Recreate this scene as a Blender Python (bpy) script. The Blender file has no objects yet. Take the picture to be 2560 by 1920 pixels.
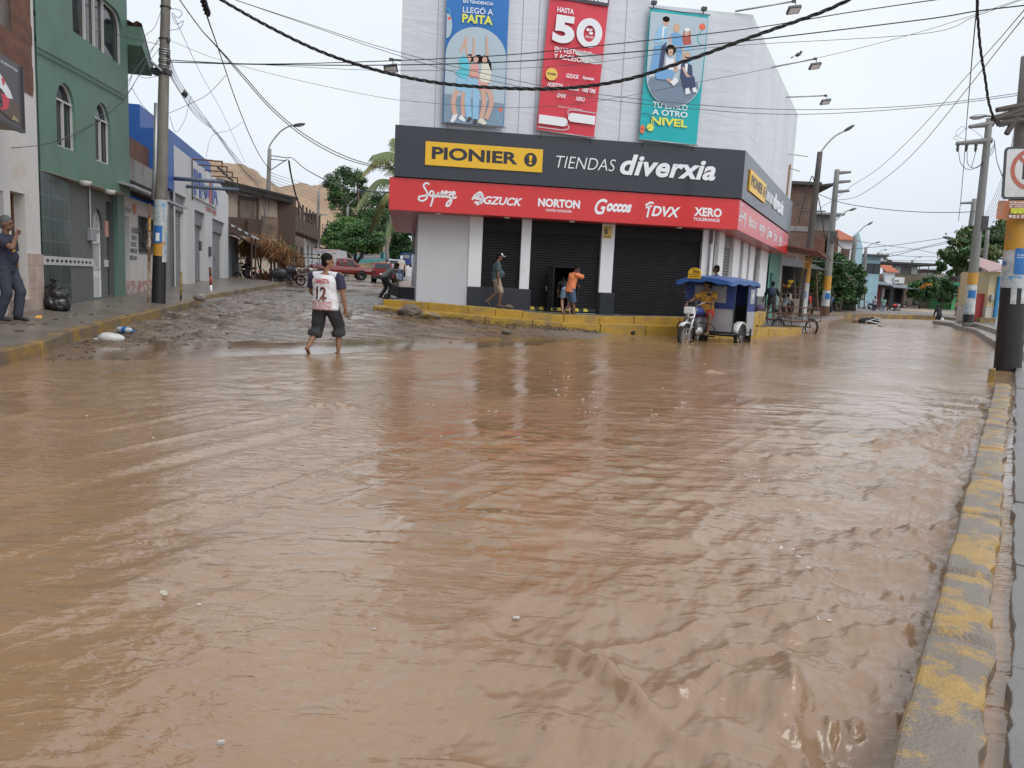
import bpy,bmesh,math,random
import numpy as np
from mathutils import Vector as V,Matrix,geometry
from mathutils.bvhtree import BVHTree
R=math.radians
random.seed(7);RNG=np.random.default_rng(7)
SC=bpy.context.scene;COL=SC.collection
# ---------------------------------------------------------------- camera
FPX,CX,CY,CH=1923.0,1280.0,960.0,1.40
ROLL=R(2.65);PITCH=math.atan((CY-709)*math.cos(ROLL)/FPX)
_f=V((0,math.cos(PITCH),-math.sin(PITCH)));_u=V((0,math.sin(PITCH),math.cos(PITCH)))
_r=V((1,0,0))*math.cos(ROLL)+_u*math.sin(ROLL)
_c=V((-1,0,0))*math.sin(ROLL)+_u*math.cos(ROLL)
cam=bpy.data.cameras.new('camera');camo=bpy.data.objects.new('camera',cam);COL.objects.link(camo)
cam.sensor_width=36;cam.lens=36*FPX/2560;cam.clip_end=3000;cam.clip_start=.05
camo.matrix_world=Matrix(((_r.x,_c.x,-_f.x,0),(_r.y,_c.y,-_f.y,0),(_r.z,_c.z,-_f.z,CH),(0,0,0,1)))
SC.camera=camo
def ray(px,py):return _r*((px-CX)/FPX)-_c*((py-CY)/FPX)+_f
def at(px,py,Y):
 d=ray(px,py);return V((0,0,CH))+d*(Y/d.y)
def atz(px,py,z):
 d=ray(px,py);return V((0,0,CH))+d*((z-CH)/d.z)
# ---------------------------------------------------------------- sky, sun, exposure
SUN_EL,SUN_AZ=R(52),R(140)
w=bpy.data.worlds.new('World');SC.world=w;w.use_nodes=True
nt=w.node_tree;nt.nodes.clear()
def N(nt,t,**k):
 n=nt.nodes.new(t)
 for a,b in k.items():
  if a.startswith('i_'):n.inputs[int(a[2:])if a[2:].isdigit()else a[2:].replace('_',' ')].default_value=b
  else:setattr(n,a,b)
 return n
sky=N(nt,'ShaderNodeTexSky',sky_type='NISHITA',sun_disc=False,sun_elevation=SUN_EL,sun_rotation=SUN_AZ,dust_density=6,air_density=1.2,ozone_density=1)
hs=N(nt,'ShaderNodeHueSaturation',i_Saturation=.35)
b1=N(nt,'ShaderNodeBackground',i_Strength=.05);b2=N(nt,'ShaderNodeBackground',i_Strength=.88)
tc=N(nt,'ShaderNodeTexCoord');nz=N(nt,'ShaderNodeTexNoise',i_Scale=1.6,i_Detail=4,i_Roughness=.45)
rp=N(nt,'ShaderNodeValToRGB');rp.color_ramp.elements[0].color=(.70,.78,.92,1);rp.color_ramp.elements[1].color=(.90,.95,1.0,1)
rp.color_ramp.elements[0].position=.35;rp.color_ramp.elements[1].position=.65
ad=N(nt,'ShaderNodeAddShader');out=N(nt,'ShaderNodeOutputWorld')
L=nt.links.new
L(sky.outputs[0],hs.inputs['Color']);L(hs.outputs[0],b1.inputs[0])
L(tc.outputs['Generated'],nz.inputs[0]);L(nz.outputs[0],rp.inputs[0]);L(rp.outputs[0],b2.inputs[0])
L(b1.outputs[0],ad.inputs[0]);L(b2.outputs[0],ad.inputs[1]);L(ad.outputs[0],out.inputs[0])
sl=bpy.data.lights.new('sun','SUN');sl.energy=.9;sl.angle=R(35);sl.color=(1,.97,.93)
so=bpy.data.objects.new('sun',sl);COL.objects.link(so)
so.rotation_euler=(math.pi/2-SUN_EL,0,math.pi-SUN_AZ)
vs=SC.view_settings;vs.view_transform='Standard';vs.look='None';vs.exposure=0;vs.gamma=1
# ---------------------------------------------------------------- helpers
WM={}
def setp(o,label=None,cat=None,group=None,kind=None):
 for k,v in(('label',label),('category',cat),('group',group),('kind',kind)):
  if v:o[k]=v
 return o
def thing(name,label,cat,loc=(0,0,0),rz=0,group=None):
 o=bpy.data.objects.new(name,None);COL.objects.link(o);o.empty_display_size=.2
 o.location=loc;o.rotation_euler=(0,0,rz)
 WM[o.name]=Matrix.Translation(V(loc))@Matrix.Rotation(rz,4,'Z')
 return setp(o,label,cat,group)
class MB:
 def __init__(s,T=None):s.v=[];s.f=[];s.m=[];s.mi=0;s.T=T;s.uv=None
 def add(s,vs,fs):
  o=len(s.v);T=s.T
  s.v+=[tuple(T@V(v))for v in vs]if T else[tuple(v)for v in vs]
  s.f+=[tuple(i+o for i in f)for f in fs];s.m+=[s.mi]*len(fs);return s
 def bx(s,x0,x1,y0,y1,z0,z1):
  return s.add([(x0,y0,z0),(x1,y0,z0),(x1,y1,z0),(x0,y1,z0),(x0,y0,z1),(x1,y0,z1),(x1,y1,z1),(x0,y1,z1)],
  [(0,3,2,1),(4,5,6,7),(0,1,5,4),(1,2,6,5),(2,3,7,6),(3,0,4,7)])
 def box(s,c,d,rot=None):
  M=(rot or Matrix.Identity(3)).to_3x3();c=V(c)
  P=[c+M@V((sx*d[0]/2,sy*d[1]/2,sz*d[2]/2))for sz in(-1,1)for sx,sy in((-1,-1),(1,-1),(1,1),(-1,1))]
  return s.add(P,[(0,3,2,1),(4,5,6,7),(0,1,5,4),(1,2,6,5),(2,3,7,6),(3,0,4,7)])
 def tube(s,pts,r,n=8,caps=True,flat=1.0):
  pts=[V(p)for p in pts];m=len(pts);rr=r if isinstance(r,(list,tuple))else[r]*m
  vs=[];up=None
  for i,p in enumerate(pts):
   t=(pts[min(i+1,m-1)]-pts[max(i-1,0)])
   t=t.normalized()if t.length>1e-9 else V((0,0,1))
   if up is None:up=V((0,0,1))if abs(t.z)<.9 else V((0,1,0))
   a=t.cross(up);a=a.normalized()if a.length>1e-6 else t.orthogonal().normalized();b=t.cross(a);up=-b
   for k in range(n):
    an=2*math.pi*k/n;vs.append(p+a*(rr[i]*math.cos(an))+b*(rr[i]*flat*math.sin(an)))
  fs=[(i*n+k,i*n+(k+1)%n,(i+1)*n+(k+1)%n,(i+1)*n+k)for i in range(m-1)for k in range(n)]
  if caps:fs+=[tuple(range(n-1,-1,-1)),tuple(range((m-1)*n,m*n))]
  return s.add(vs,fs)
 def cyl(s,p0,p1,r0,r1=None,n=12):return s.tube([p0,p1],[r0,r0 if r1 is None else r1],n)
 def ell(s,c,r,n=8,m=12,rot=None):
  M=rot.to_3x3()if rot else Matrix.Identity(3);c=V(c);r=(r,r,r)if not hasattr(r,'__len__')else r
  vs=[c+M@V((0,0,r[2]))]
  for i in range(1,n):
   th=math.pi*i/n
   for k in range(m):
    ph=2*math.pi*k/m;vs.append(c+M@V((r[0]*math.sin(th)*math.cos(ph),r[1]*math.sin(th)*math.sin(ph),r[2]*math.cos(th))))
  vs.append(c+M@V((0,0,-r[2])));e=len(vs)-1
  fs=[(0,1+k,1+(k+1)%m)for k in range(m)]+[(e,e-m+(k+1)%m,e-m+k)for k in range(m)]
  fs+=[(1+i*m+k,1+(i+1)*m+k,1+(i+1)*m+(k+1)%m,1+i*m+(k+1)%m)for i in range(n-2)for k in range(m)]
  return s.add(vs,fs)
 def prism(s,loop,vec):
  n=len(loop);a=[V(p)for p in loop];vec=V(vec)
  return s.add(a+[p+vec for p in a],[tuple(range(n-1,-1,-1)),tuple(range(n,2*n))]+[(i,(i+1)%n,n+(i+1)%n,n+i)for i in range(n)])
 def face(s,loop):return s.add(loop,[tuple(range(len(loop)))])
 def lathe(s,prof,c=(0,0,0),n=14,M=None):
  c=V(c);M=M.to_3x3()if M else Matrix.Identity(3);m=len(prof)
  vs=[c+M@V((r*math.cos(2*math.pi*k/n),r*math.sin(2*math.pi*k/n),z))for r,z in prof for k in range(n)]
  return s.add(vs,[(i*n+k,i*n+(k+1)%n,(i+1)*n+(k+1)%n,(i+1)*n+k)for i in range(m-1)for k in range(n)])
 def holed(s,outer,holes,y=0.,depth=.15):
  loops=[[V((a,y,z))for a,z in lp]for lp in[outer]+list(holes)]
  tris=geometry.tessellate_polygon(loops);flat=[p for lp in loops for p in lp]
  s.add(flat,[tuple(t)for t in tris])
  for lp in loops[1:]:
   n=len(lp);s.add(lp+[p+V((0,depth,0))for p in lp],[(i,(i+1)%n,n+(i+1)%n,n+i)for i in range(n)])
  return s
 def build(s,name,mat,parent=None,smooth=False,bev=0,w=False,kind=None,label=None,cat=None,group=None,norm=True):
  me=bpy.data.meshes.new(name);vs=s.v
  if parent is not None and w:
   Mi=WM[parent.name].inverted();vs=[tuple(Mi@V(v))for v in vs]
  me.from_pydata(vs,[],s.f)
  for x in(mat if isinstance(mat,(list,tuple))else[mat]):me.materials.append(x)
  if any(s.m):me.polygons.foreach_set('material_index',s.m)
  if norm or bev:
   bm=bmesh.new();bm.from_mesh(me)
   if norm:bmesh.ops.recalc_face_normals(bm,faces=bm.faces)
   if bev:
    es=[e for e in bm.edges if len(e.link_faces)==2 and e.calc_face_angle(0)>.6]
    bmesh.ops.bevel(bm,geom=es,offset=bev,segments=2,affect='EDGES',profile=.6,clamp_overlap=True)
   bm.to_mesh(me);bm.free()
  if smooth:me.polygons.foreach_set('use_smooth',[True]*len(me.polygons))
  me.update();o=bpy.data.objects.new(name,me);COL.objects.link(o)
  if parent is not None:
   o.parent=parent;WM[o.name]=WM[parent.name]
  else:WM[o.name]=Matrix.Identity(4)
  return setp(o,label,cat,group,kind)
def children(o):return[c for c in bpy.data.objects if c.parent==o]
def copy_tree(o,loc=None,rz=None,label=None,scale=None):
 def rec(a,par):
  c=a.copy();COL.objects.link(c);WM[c.name]=WM[a.name]
  if par:c.parent=par
  for ch in kids.get(a.name,[]):rec(ch,c)
  return c
 kids={}
 for x in bpy.data.objects:
  if x.parent:kids.setdefault(x.parent.name,[]).append(x)
 r=rec(o,None)
 if loc is not None:r.location=loc
 if rz is not None:r.rotation_euler=(0,0,rz)
 if scale:r.scale=(scale,)*3
 if label:r['label']=label
 return r
# ---------------------------------------------------------------- materials
def c4(c):return(c[0],c[1],c[2],1)
def srgb(r,g,b):return tuple(((x/255)/12.92 if x<=10 else((x/255+.055)/1.055)**2.4)for x in(r,g,b))
def mat(name,col,rough=.6,var=.12,sc=2.5,bump=.12,bsc=35,metal=0,dirt=None,dsc=1.2,damt=.45,drips=0,coat=0,spec=.5,stretch=None,trans=0):
 m=bpy.data.materials.new(name);m.use_nodes=True;nt=m.node_tree;L=nt.links.new
 p=nt.nodes['Principled BSDF'];p.inputs['Roughness'].default_value=rough;p.inputs['Metallic'].default_value=metal
 p.inputs['Specular IOR Level'].default_value=spec;p.inputs['Coat Weight'].default_value=coat;p.inputs['Coat Roughness'].default_value=.08
 if trans:p.inputs['Transmission Weight'].default_value=trans
 t=N(nt,'ShaderNodeTexCoord');mp=N(nt,'ShaderNodeMapping');L(t.outputs['Object'],mp.inputs[0])
 if stretch:mp.inputs['Scale'].default_value=stretch
 n1=N(nt,'ShaderNodeTexNoise',i_Scale=sc,i_Detail=7,i_Roughness=.62);L(mp.outputs[0],n1.inputs[0])
 mx=N(nt,'ShaderNodeMix',data_type='RGBA');L(n1.outputs[0],mx.inputs[0])
 k0,k1=1-1.6*var,1+1.6*var
 mx.inputs[6].default_value=c4([min(1,x*k0)for x in col]);mx.inputs[7].default_value=c4([min(1,x*k1)for x in col]);c=mx.outputs[2]
 if dirt:
  n2=N(nt,'ShaderNodeTexNoise',i_Scale=dsc,i_Detail=9,i_Roughness=.68);mp2=N(nt,'ShaderNodeMapping');L(t.outputs['Object'],mp2.inputs[0])
  if drips:mp2.inputs['Scale'].default_value=(1,1,1-drips)
  L(mp2.outputs[0],n2.inputs[0])
  r=N(nt,'ShaderNodeValToRGB');r.color_ramp.elements[0].position=1-damt-.12;r.color_ramp.elements[1].position=1-damt+.14;L(n2.outputs[0],r.inputs[0])
  m2=N(nt,'ShaderNodeMix',data_type='RGBA');L(r.outputs[0],m2.inputs[0]);L(c,m2.inputs[6]);m2.inputs[7].default_value=c4(dirt);c=m2.outputs[2]
 L(c,p.inputs['Base Color'])
 if bump:
  n3=N(nt,'ShaderNodeTexNoise',i_Scale=bsc,i_Detail=5);L(mp.outputs[0],n3.inputs[0])
  b=N(nt,'ShaderNodeBump',i_Strength=bump,i_Distance=.02);L(n3.outputs[0],b.inputs['Height']);L(b.outputs[0],p.inputs['Normal'])
 return m
def bricks(name,c1,c2,mortar,bw=.25,bh=.09,ms=.012,off=.5,rough=.8,bump=.5,dirt=None,damt=.3):
 m=mat(name,c1,rough,bump=0,dirt=None);nt=m.node_tree;L=nt.links.new;p=nt.nodes['Principled BSDF']
 t=N(nt,'ShaderNodeTexCoord');sp=N(nt,'ShaderNodeSeparateXYZ');L(t.outputs['Object'],sp.inputs[0])
 a=N(nt,'ShaderNodeMath',operation='ADD');L(sp.outputs[0],a.inputs[0]);L(sp.outputs[1],a.inputs[1])
 cb=N(nt,'ShaderNodeCombineXYZ');L(a.outputs[0],cb.inputs[0]);L(sp.outputs[2],cb.inputs[1])
 b=N(nt,'ShaderNodeTexBrick',i_Scale=1,i_Mortar_Size=ms,i_Brick_Width=bw,i_Row_Height=bh,i_Bias=0.1,i_Mortar_Smooth=.2);b.offset=off
 b.inputs['Color1'].default_value=c4(c1);b.inputs['Color2'].default_value=c4(c2);b.inputs['Mortar'].default_value=c4(mortar);L(cb.outputs[0],b.inputs[0])
 n=N(nt,'ShaderNodeTexNoise',i_Scale=2.2,i_Detail=8,i_Roughness=.7);L(t.outputs['Object'],n.inputs[0])
 r=N(nt,'ShaderNodeValToRGB');r.color_ramp.elements[0].color=(.55,.55,.55,1);r.color_ramp.elements[1].color=(1.25,1.25,1.25,1);r.color_ramp.elements[0].position=.3;r.color_ramp.elements[1].position=.7
 L(n.outputs[0],r.inputs[0]);mx=N(nt,'ShaderNodeMix',data_type='RGBA',blend_type='MULTIPLY');mx.inputs[0].default_value=.8
 L(b.outputs[0],mx.inputs[6]);L(r.outputs[0],mx.inputs[7]);c=mx.outputs[2]
 if dirt:
  r2=N(nt,'ShaderNodeValToRGB');r2.color_ramp.elements[0].position=1-damt-.1;r2.color_ramp.elements[1].position=1-damt+.1
  n2=N(nt,'ShaderNodeTexNoise',i_Scale=1.1,i_Detail=9);L(t.outputs['Object'],n2.inputs[0]);L(n2.outputs[0],r2.inputs[0])
  m2=N(nt,'ShaderNodeMix',data_type='RGBA');L(r2.outputs[0],m2.inputs[0]);L(c,m2.inputs[6]);m2.inputs[7].default_value=c4(dirt);c=m2.outputs[2]
 L(c,p.inputs['Base Color']);iv=N(nt,'ShaderNodeMath',operation='SUBTRACT');iv.inputs[0].default_value=1;L(b.outputs[1],iv.inputs[1])
 bu=N(nt,'ShaderNodeBump',i_Strength=bump,i_Distance=.015);L(iv.outputs[0],bu.inputs['Height']);L(bu.outputs[0],p.inputs['Normal'])
 return m
def worn(name,base,paint,sc=2.2,amt=.5,soft=.05,rough=.55,bump=.25,bsc=45,puddle=0):
 m=mat(name,base,rough,bump=bump,bsc=bsc);nt=m.node_tree;L=nt.links.new;p=nt.nodes['Principled BSDF']
 t=N(nt,'ShaderNodeTexCoord');n=N(nt,'ShaderNodeTexNoise',i_Scale=sc,i_Detail=12,i_Roughness=.72);L(t.outputs['Object'],n.inputs[0])
 r=N(nt,'ShaderNodeValToRGB');r.color_ramp.elements[0].position=.5+(.5-amt)*.5-soft;r.color_ramp.elements[1].position=.5+(.5-amt)*.5+soft;L(n.outputs[0],r.inputs[0])
 old=p.inputs['Base Color'].links[0].from_socket;mx=N(nt,'ShaderNodeMix',data_type='RGBA');L(r.outputs[0],mx.inputs[0]);L(old,mx.inputs[6])
 n2=N(nt,'ShaderNodeTexNoise',i_Scale=sc*3,i_Detail=6);L(t.outputs['Object'],n2.inputs[0]);m3=N(nt,'ShaderNodeMix',data_type='RGBA');L(n2.outputs[0],m3.inputs[0])
 m3.inputs[6].default_value=c4([x*.72 for x in paint]);m3.inputs[7].default_value=c4([x*1.2 for x in paint]);L(m3.outputs[2],mx.inputs[7]);L(mx.outputs[2],p.inputs['Base Color'])
 if puddle:
  n4=N(nt,'ShaderNodeTexNoise',i_Scale=1.3,i_Detail=6);L(t.outputs['Object'],n4.inputs[0])
  r4=N(nt,'ShaderNodeMapRange');r4.inputs[1].default_value=.4;r4.inputs[2].default_value=.62;r4.inputs[3].default_value=rough;r4.inputs[4].default_value=puddle
  L(n4.outputs[0],r4.inputs[0]);L(r4.outputs[0],p.inputs['Roughness'])
 return m
# value noise for sculpting surfaces
_tab=RNG.random((256,256)).astype(np.float64)
def vnoise(x,y,o=0):
 x=np.asarray(x)+o*17.3;y=np.asarray(y)+o*5.7;xi=np.floor(x).astype(int);yi=np.floor(y).astype(int)
 fx=x-xi;fy=y-yi;fx=fx*fx*fx*(fx*(fx*6-15)+10);fy=fy*fy*fy*(fy*(fy*6-15)+10);g=lambda a,b:_tab[a&255,b&255]
 return(g(xi,yi)*(1-fx)+g(xi+1,yi)*fx)*(1-fy)+(g(xi,yi+1)*(1-fx)+g(xi+1,yi+1)*fx)*fy-.5
def fbm(x,y,oc=4,o=0,g=.5):
 a=1.;t=0.
 for k in range(oc):t=t+a*vnoise(x*2**k,y*2**k,o+k);a*=g
 return t
def sstep(x,a,b):t=np.clip((np.asarray(x,float)-a)/(b-a),0,1);return t*t*(3-2*t)
def grid_mesh(name,X,Y,Z,m,smooth=True,kind='structure',mask=None):
 r,c=X.shape;me=bpy.data.meshes.new(name);vs=np.stack([X,Y,Z],-1).reshape(-1,3)
 i=np.arange(r*c).reshape(r,c);q=np.stack([i[:-1,:-1],i[:-1,1:],i[1:,1:],i[1:,:-1]],-1).reshape(-1,4)
 if mask is not None:q=q[(mask[:-1,:-1]&mask[1:,1:]&mask[1:,:-1]&mask[:-1,1:]).reshape(-1)]
 me.vertices.add(len(vs));me.vertices.foreach_set('co',vs.ravel());n=len(q)
 me.loops.add(4*n);me.loops.foreach_set('vertex_index',q.ravel().astype(np.int32));me.polygons.add(n)
 me.polygons.foreach_set('loop_start',np.arange(0,4*n,4,dtype=np.int32));me.polygons.foreach_set('loop_total',np.full(n,4,np.int32))
 me.polygons.foreach_set('use_smooth',[smooth]*n);me.update(calc_edges=True);me.validate();me.materials.append(m)
 o=bpy.data.objects.new(name,me);COL.objects.link(o);o['kind']=kind;WM[o.name]=Matrix.Identity(4);return o
# ---------------------------------------------------------------- lettering
_DG=None
def text_geo(body,offset=0.,shear=0.,space=1.,align='LEFT'):
 cu=bpy.data.curves.new('t','FONT');cu.body=body;cu.size=1;cu.offset=offset;cu.shear=shear;cu.space_character=space;cu.align_x=align;cu.resolution_u=4
 o=bpy.data.objects.new('t',cu);COL.objects.link(o);dg=bpy.context.evaluated_depsgraph_get();dg.update()
 me=bpy.data.meshes.new_from_object(o.evaluated_get(dg));vs=[v.co.copy()for v in me.vertices];fs=[tuple(p.vertices)for p in me.polygons]
 bpy.data.objects.remove(o);bpy.data.curves.remove(cu);bpy.data.meshes.remove(me);return vs,fs
def text(mb,body,x0,x1,z0,z1,y=0.,offset=0.,shear=0.,space=1.,thick=0.):
 vs,fs=text_geo(body,offset,shear,space)
 xs=[v.x for v in vs];ys=[v.y for v in vs];ax,bx_=min(xs),max(xs);ay,by=min(ys),max(ys)
 P=[V((x0+(v.x-ax)/(bx_-ax)*(x1-x0),y,z0+(v.y-ay)/(by-ay)*(z1-z0)))for v in vs]
 mb.add(P,fs)
 if thick:
  ec={}
  for f in fs:
   for i in range(len(f)):
    e=(f[i],f[(i+1)%len(f)]);k=tuple(sorted(e));ec[k]=ec.get(k,0)+1
  b=[k for k,n in ec.items()if n==1];n=len(P)
  mb.add(P+[p+V((0,thick,0))for p in P],[(a,c,c+n,a+n)for a,c in b])
 return mb
def stroke(mb,pts,wd,y=0.,n=6):
 P=[]
 for i in range(len(pts)-1):
  p0=pts[max(i-1,0)];p1=pts[i];p2=pts[i+1];p3=pts[min(i+2,len(pts)-1)]
  for k in range(n):
   t=k/n;P.append(tuple(.5*((2*p1[j])+(-p0[j]+p2[j])*t+(2*p0[j]-5*p1[j]+4*p2[j]-p3[j])*t*t+(-p0[j]+3*p1[j]-3*p2[j]+p3[j])*t**3)for j in(0,1)))
 P.append(pts[-1]);A=[];B=[]
 for i,p in enumerate(P):
  a=P[max(i-1,0)];b=P[min(i+1,len(P)-1)];d=math.hypot(b[0]-a[0],b[1]-a[1])or 1;nx,nz=-(b[1]-a[1])/d*wd/2,(b[0]-a[0])/d*wd/2
  A.append((p[0]+nx,y,p[1]+nz));B.append((p[0]-nx,y,p[1]-nz))
 m=len(P);return mb.add(A+B,[(i,i+1,m+i+1,m+i)for i in range(m-1)])
class Fr:
 def __init__(s,o,ang):s.o=V((o[0],o[1],0));s.a=ang;s.d=V((math.cos(ang),math.sin(ang),0));s.i=V((-math.sin(ang),math.cos(ang),0))
 def hit(s,px,py,out=0.):
  d=ray(px,py);P0=s.o-s.i*out;C=V((0,0,CH));t=(P0-C).dot(s.i)/d.dot(s.i);p=C+d*t;return((p-s.o).dot(s.d),p.z)
 def pt(s,a,z=0.,out=0.):return s.o+s.d*a-s.i*out+V((0,0,z))
# ---------------------------------------------------------------- ground, mud, water, kerbs
_S=[-300,-14,0,15,30,45,60,80,120,200,500];_Z=[-.32,-.32,0,.42,.8,1.05,1.8,3.2,5,8,20]
def zg(x,y):
 x=np.asarray(x,float);y=np.asarray(y,float)
 s=-.71*(x+6.7)+.70*(y-12.0);z=np.interp(s,_S,_Z)
 z=z+.16*np.exp(-((x+4.2)/3.0)**2-((y-24.5)/2.2)**2);r=sstep(x-(1.5+.22*(y-24)),0,4);return z*(1-r)+np.minimum(z,-.2)*r
def atg(px,py,dz=0):
 z=0.
 for _ in range(40):
  p=atz(px,py,min(z+dz,CH-.05));z=.5*z+.5*float(zg(p.x,p.y))
 return p
# base terrain, one sheet to the horizon
th=np.radians(np.linspace(-75,75,260));yy=np.concatenate([[-6,-2],np.geomspace(.6,1500,300)])
TT,YY=np.meshgrid(th,yy);XX=np.where(YY>0,YY*np.tan(TT)*.9,TT*12);ZZ=zg(XX,YY)
ZZ=np.where(YY>170,np.minimum(ZZ,zg(XX,170.)),ZZ)-.09
m_ground=mat('sandy ground',(.30,.24,.18),.85,var=.25,sc=.4,bump=.4,bsc=6,dirt=(.22,.18,.14),dsc=.15)
grid_mesh('ground',XX,YY,ZZ,m_ground)
# wet mud churned by tyres on the rising street
m_mud=bpy.data.materials.new('wet mud');m_mud.use_nodes=True
def _mud(m):
 nt=m.node_tree;L=nt.links.new;p=nt.nodes['Principled BSDF'];t=N(nt,'ShaderNodeTexCoord');at_=lambda n:N(nt,'ShaderNodeAttribute',attribute_name=n).outputs['Fac']
 cb=N(nt,'ShaderNodeCombineXYZ');L(at_('tu'),cb.inputs[0]);L(at_('tv'),cb.inputs[1])
 n=N(nt,'ShaderNodeTexNoise',i_Scale=5.5,i_Detail=8,i_Roughness=.68,i_Distortion=.8);L(cb.outputs[0],n.inputs[0]);n0=N(nt,'ShaderNodeTexNoise',i_Scale=1.3,i_Detail=6,i_Roughness=.6);L(t.outputs['Object'],n0.inputs[0])
 av=N(nt,'ShaderNodeMath',operation='ADD');L(n.outputs[0],av.inputs[0]);L(n0.outputs[0],av.inputs[1])
 r=N(nt,'ShaderNodeValToRGB');e=r.color_ramp.elements;e[0].position=.38;e[0].color=(.055,.036,.021,1);e[1].position=.62;e[1].color=(.22,.155,.10,1)
 hf=N(nt,'ShaderNodeMath',operation='MULTIPLY');hf.inputs[1].default_value=.5;L(av.outputs[0],hf.inputs[0]);L(hf.outputs[0],r.inputs[0])
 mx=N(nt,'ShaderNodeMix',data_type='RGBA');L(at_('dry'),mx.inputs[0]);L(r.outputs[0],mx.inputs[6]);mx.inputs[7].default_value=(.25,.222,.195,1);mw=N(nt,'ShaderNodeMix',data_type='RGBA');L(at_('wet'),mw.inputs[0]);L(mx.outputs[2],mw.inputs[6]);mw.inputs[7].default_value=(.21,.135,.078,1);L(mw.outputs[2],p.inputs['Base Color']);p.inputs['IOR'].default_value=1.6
 w_=at_('wet');mr=N(nt,'ShaderNodeMapRange');L(w_,mr.inputs[0]);mr.inputs[4].default_value=.07;rn=N(nt,'ShaderNodeMapRange');L(n.outputs[0],rn.inputs[0]);[setattr(rn.inputs[k+1],'default_value',v)for k,v in enumerate((.38,.6,.10,.45))];L(rn.outputs[0],mr.inputs[3]);L(mr.outputs[0],p.inputs['Roughness'])
 ms=N(nt,'ShaderNodeMapRange');L(w_,ms.inputs[0]);ms.inputs[3].default_value=.95;ms.inputs[4].default_value=.06
 b=N(nt,'ShaderNodeBump',i_Distance=.07);L(ms.outputs[0],b.inputs['Strength']);L(n.outputs[0],b.inputs['Height']);L(b.outputs[0],p.inputs['Normal'])
_mud(m_mud)
xs=np.arange(-19,6,.07);ys=np.concatenate([np.arange(9,26,.06),np.arange(26,60,.16),np.arange(60,135,.6)])
X,Y=np.meshgrid(xs,ys);X=X-np.clip(Y-26,0,200)*.09
Z=zg(X,Y);rr=np.hypot(X-5,Y-37);ta=np.arctan2(Y-37,X-5)*17
tr=vnoise(rr*3.1,ta*.10,3)*.9+vnoise(rr*6,ta*.14,5)*.9+vnoise(rr*1.1,ta*.12,9)*.8
lump=fbm(X*2.2,Y*2.0,5,11,.6);near=1-sstep(Y,22,40);left=1-sstep(X,-6.5,-2.5)
s_=-.71*(X+6.7)+.70*(Y-12.0);amp=np.clip(.35+s_*.12,.15,1)*near+(1-near)*.10
hgt=(tr*.080*(1-.35*left)+lump*(.03+.07*left)+(np.abs(vnoise(rr*5+lump,ta*.7,13))-.12)*.07)*amp
chunks=np.maximum(0,vnoise(X*1.7+lump*.6,Y*1.5,21)-.12)*left*near*np.clip(s_*.4,0,1)*.22
dryg=sstep(X-Y*.0,-1.0,2.4)*sstep(s_,-1.2,.6)*near
Z2=Z+hgt*(1-.75*dryg)+chunks+.012+dryg*.04*np.clip(s_+1,0,1)
fl=Z+.004+.020*fbm(X*.35,Y*.35,2,30)+.035*np.exp(-((s_+.2)/1.1)**2)
wet=sstep(fl-Z2,-.012,.004)
Z3=np.maximum(Z2,fl)
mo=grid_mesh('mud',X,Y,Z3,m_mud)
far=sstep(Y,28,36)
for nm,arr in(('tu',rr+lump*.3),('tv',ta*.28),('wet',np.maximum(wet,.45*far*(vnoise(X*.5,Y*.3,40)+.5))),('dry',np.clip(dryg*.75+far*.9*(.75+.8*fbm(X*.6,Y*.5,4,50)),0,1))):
 a=mo.data.attributes.new(nm,'FLOAT','POINT');a.data.foreach_set('value',np.ascontiguousarray(arr,np.float32).ravel())
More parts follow.
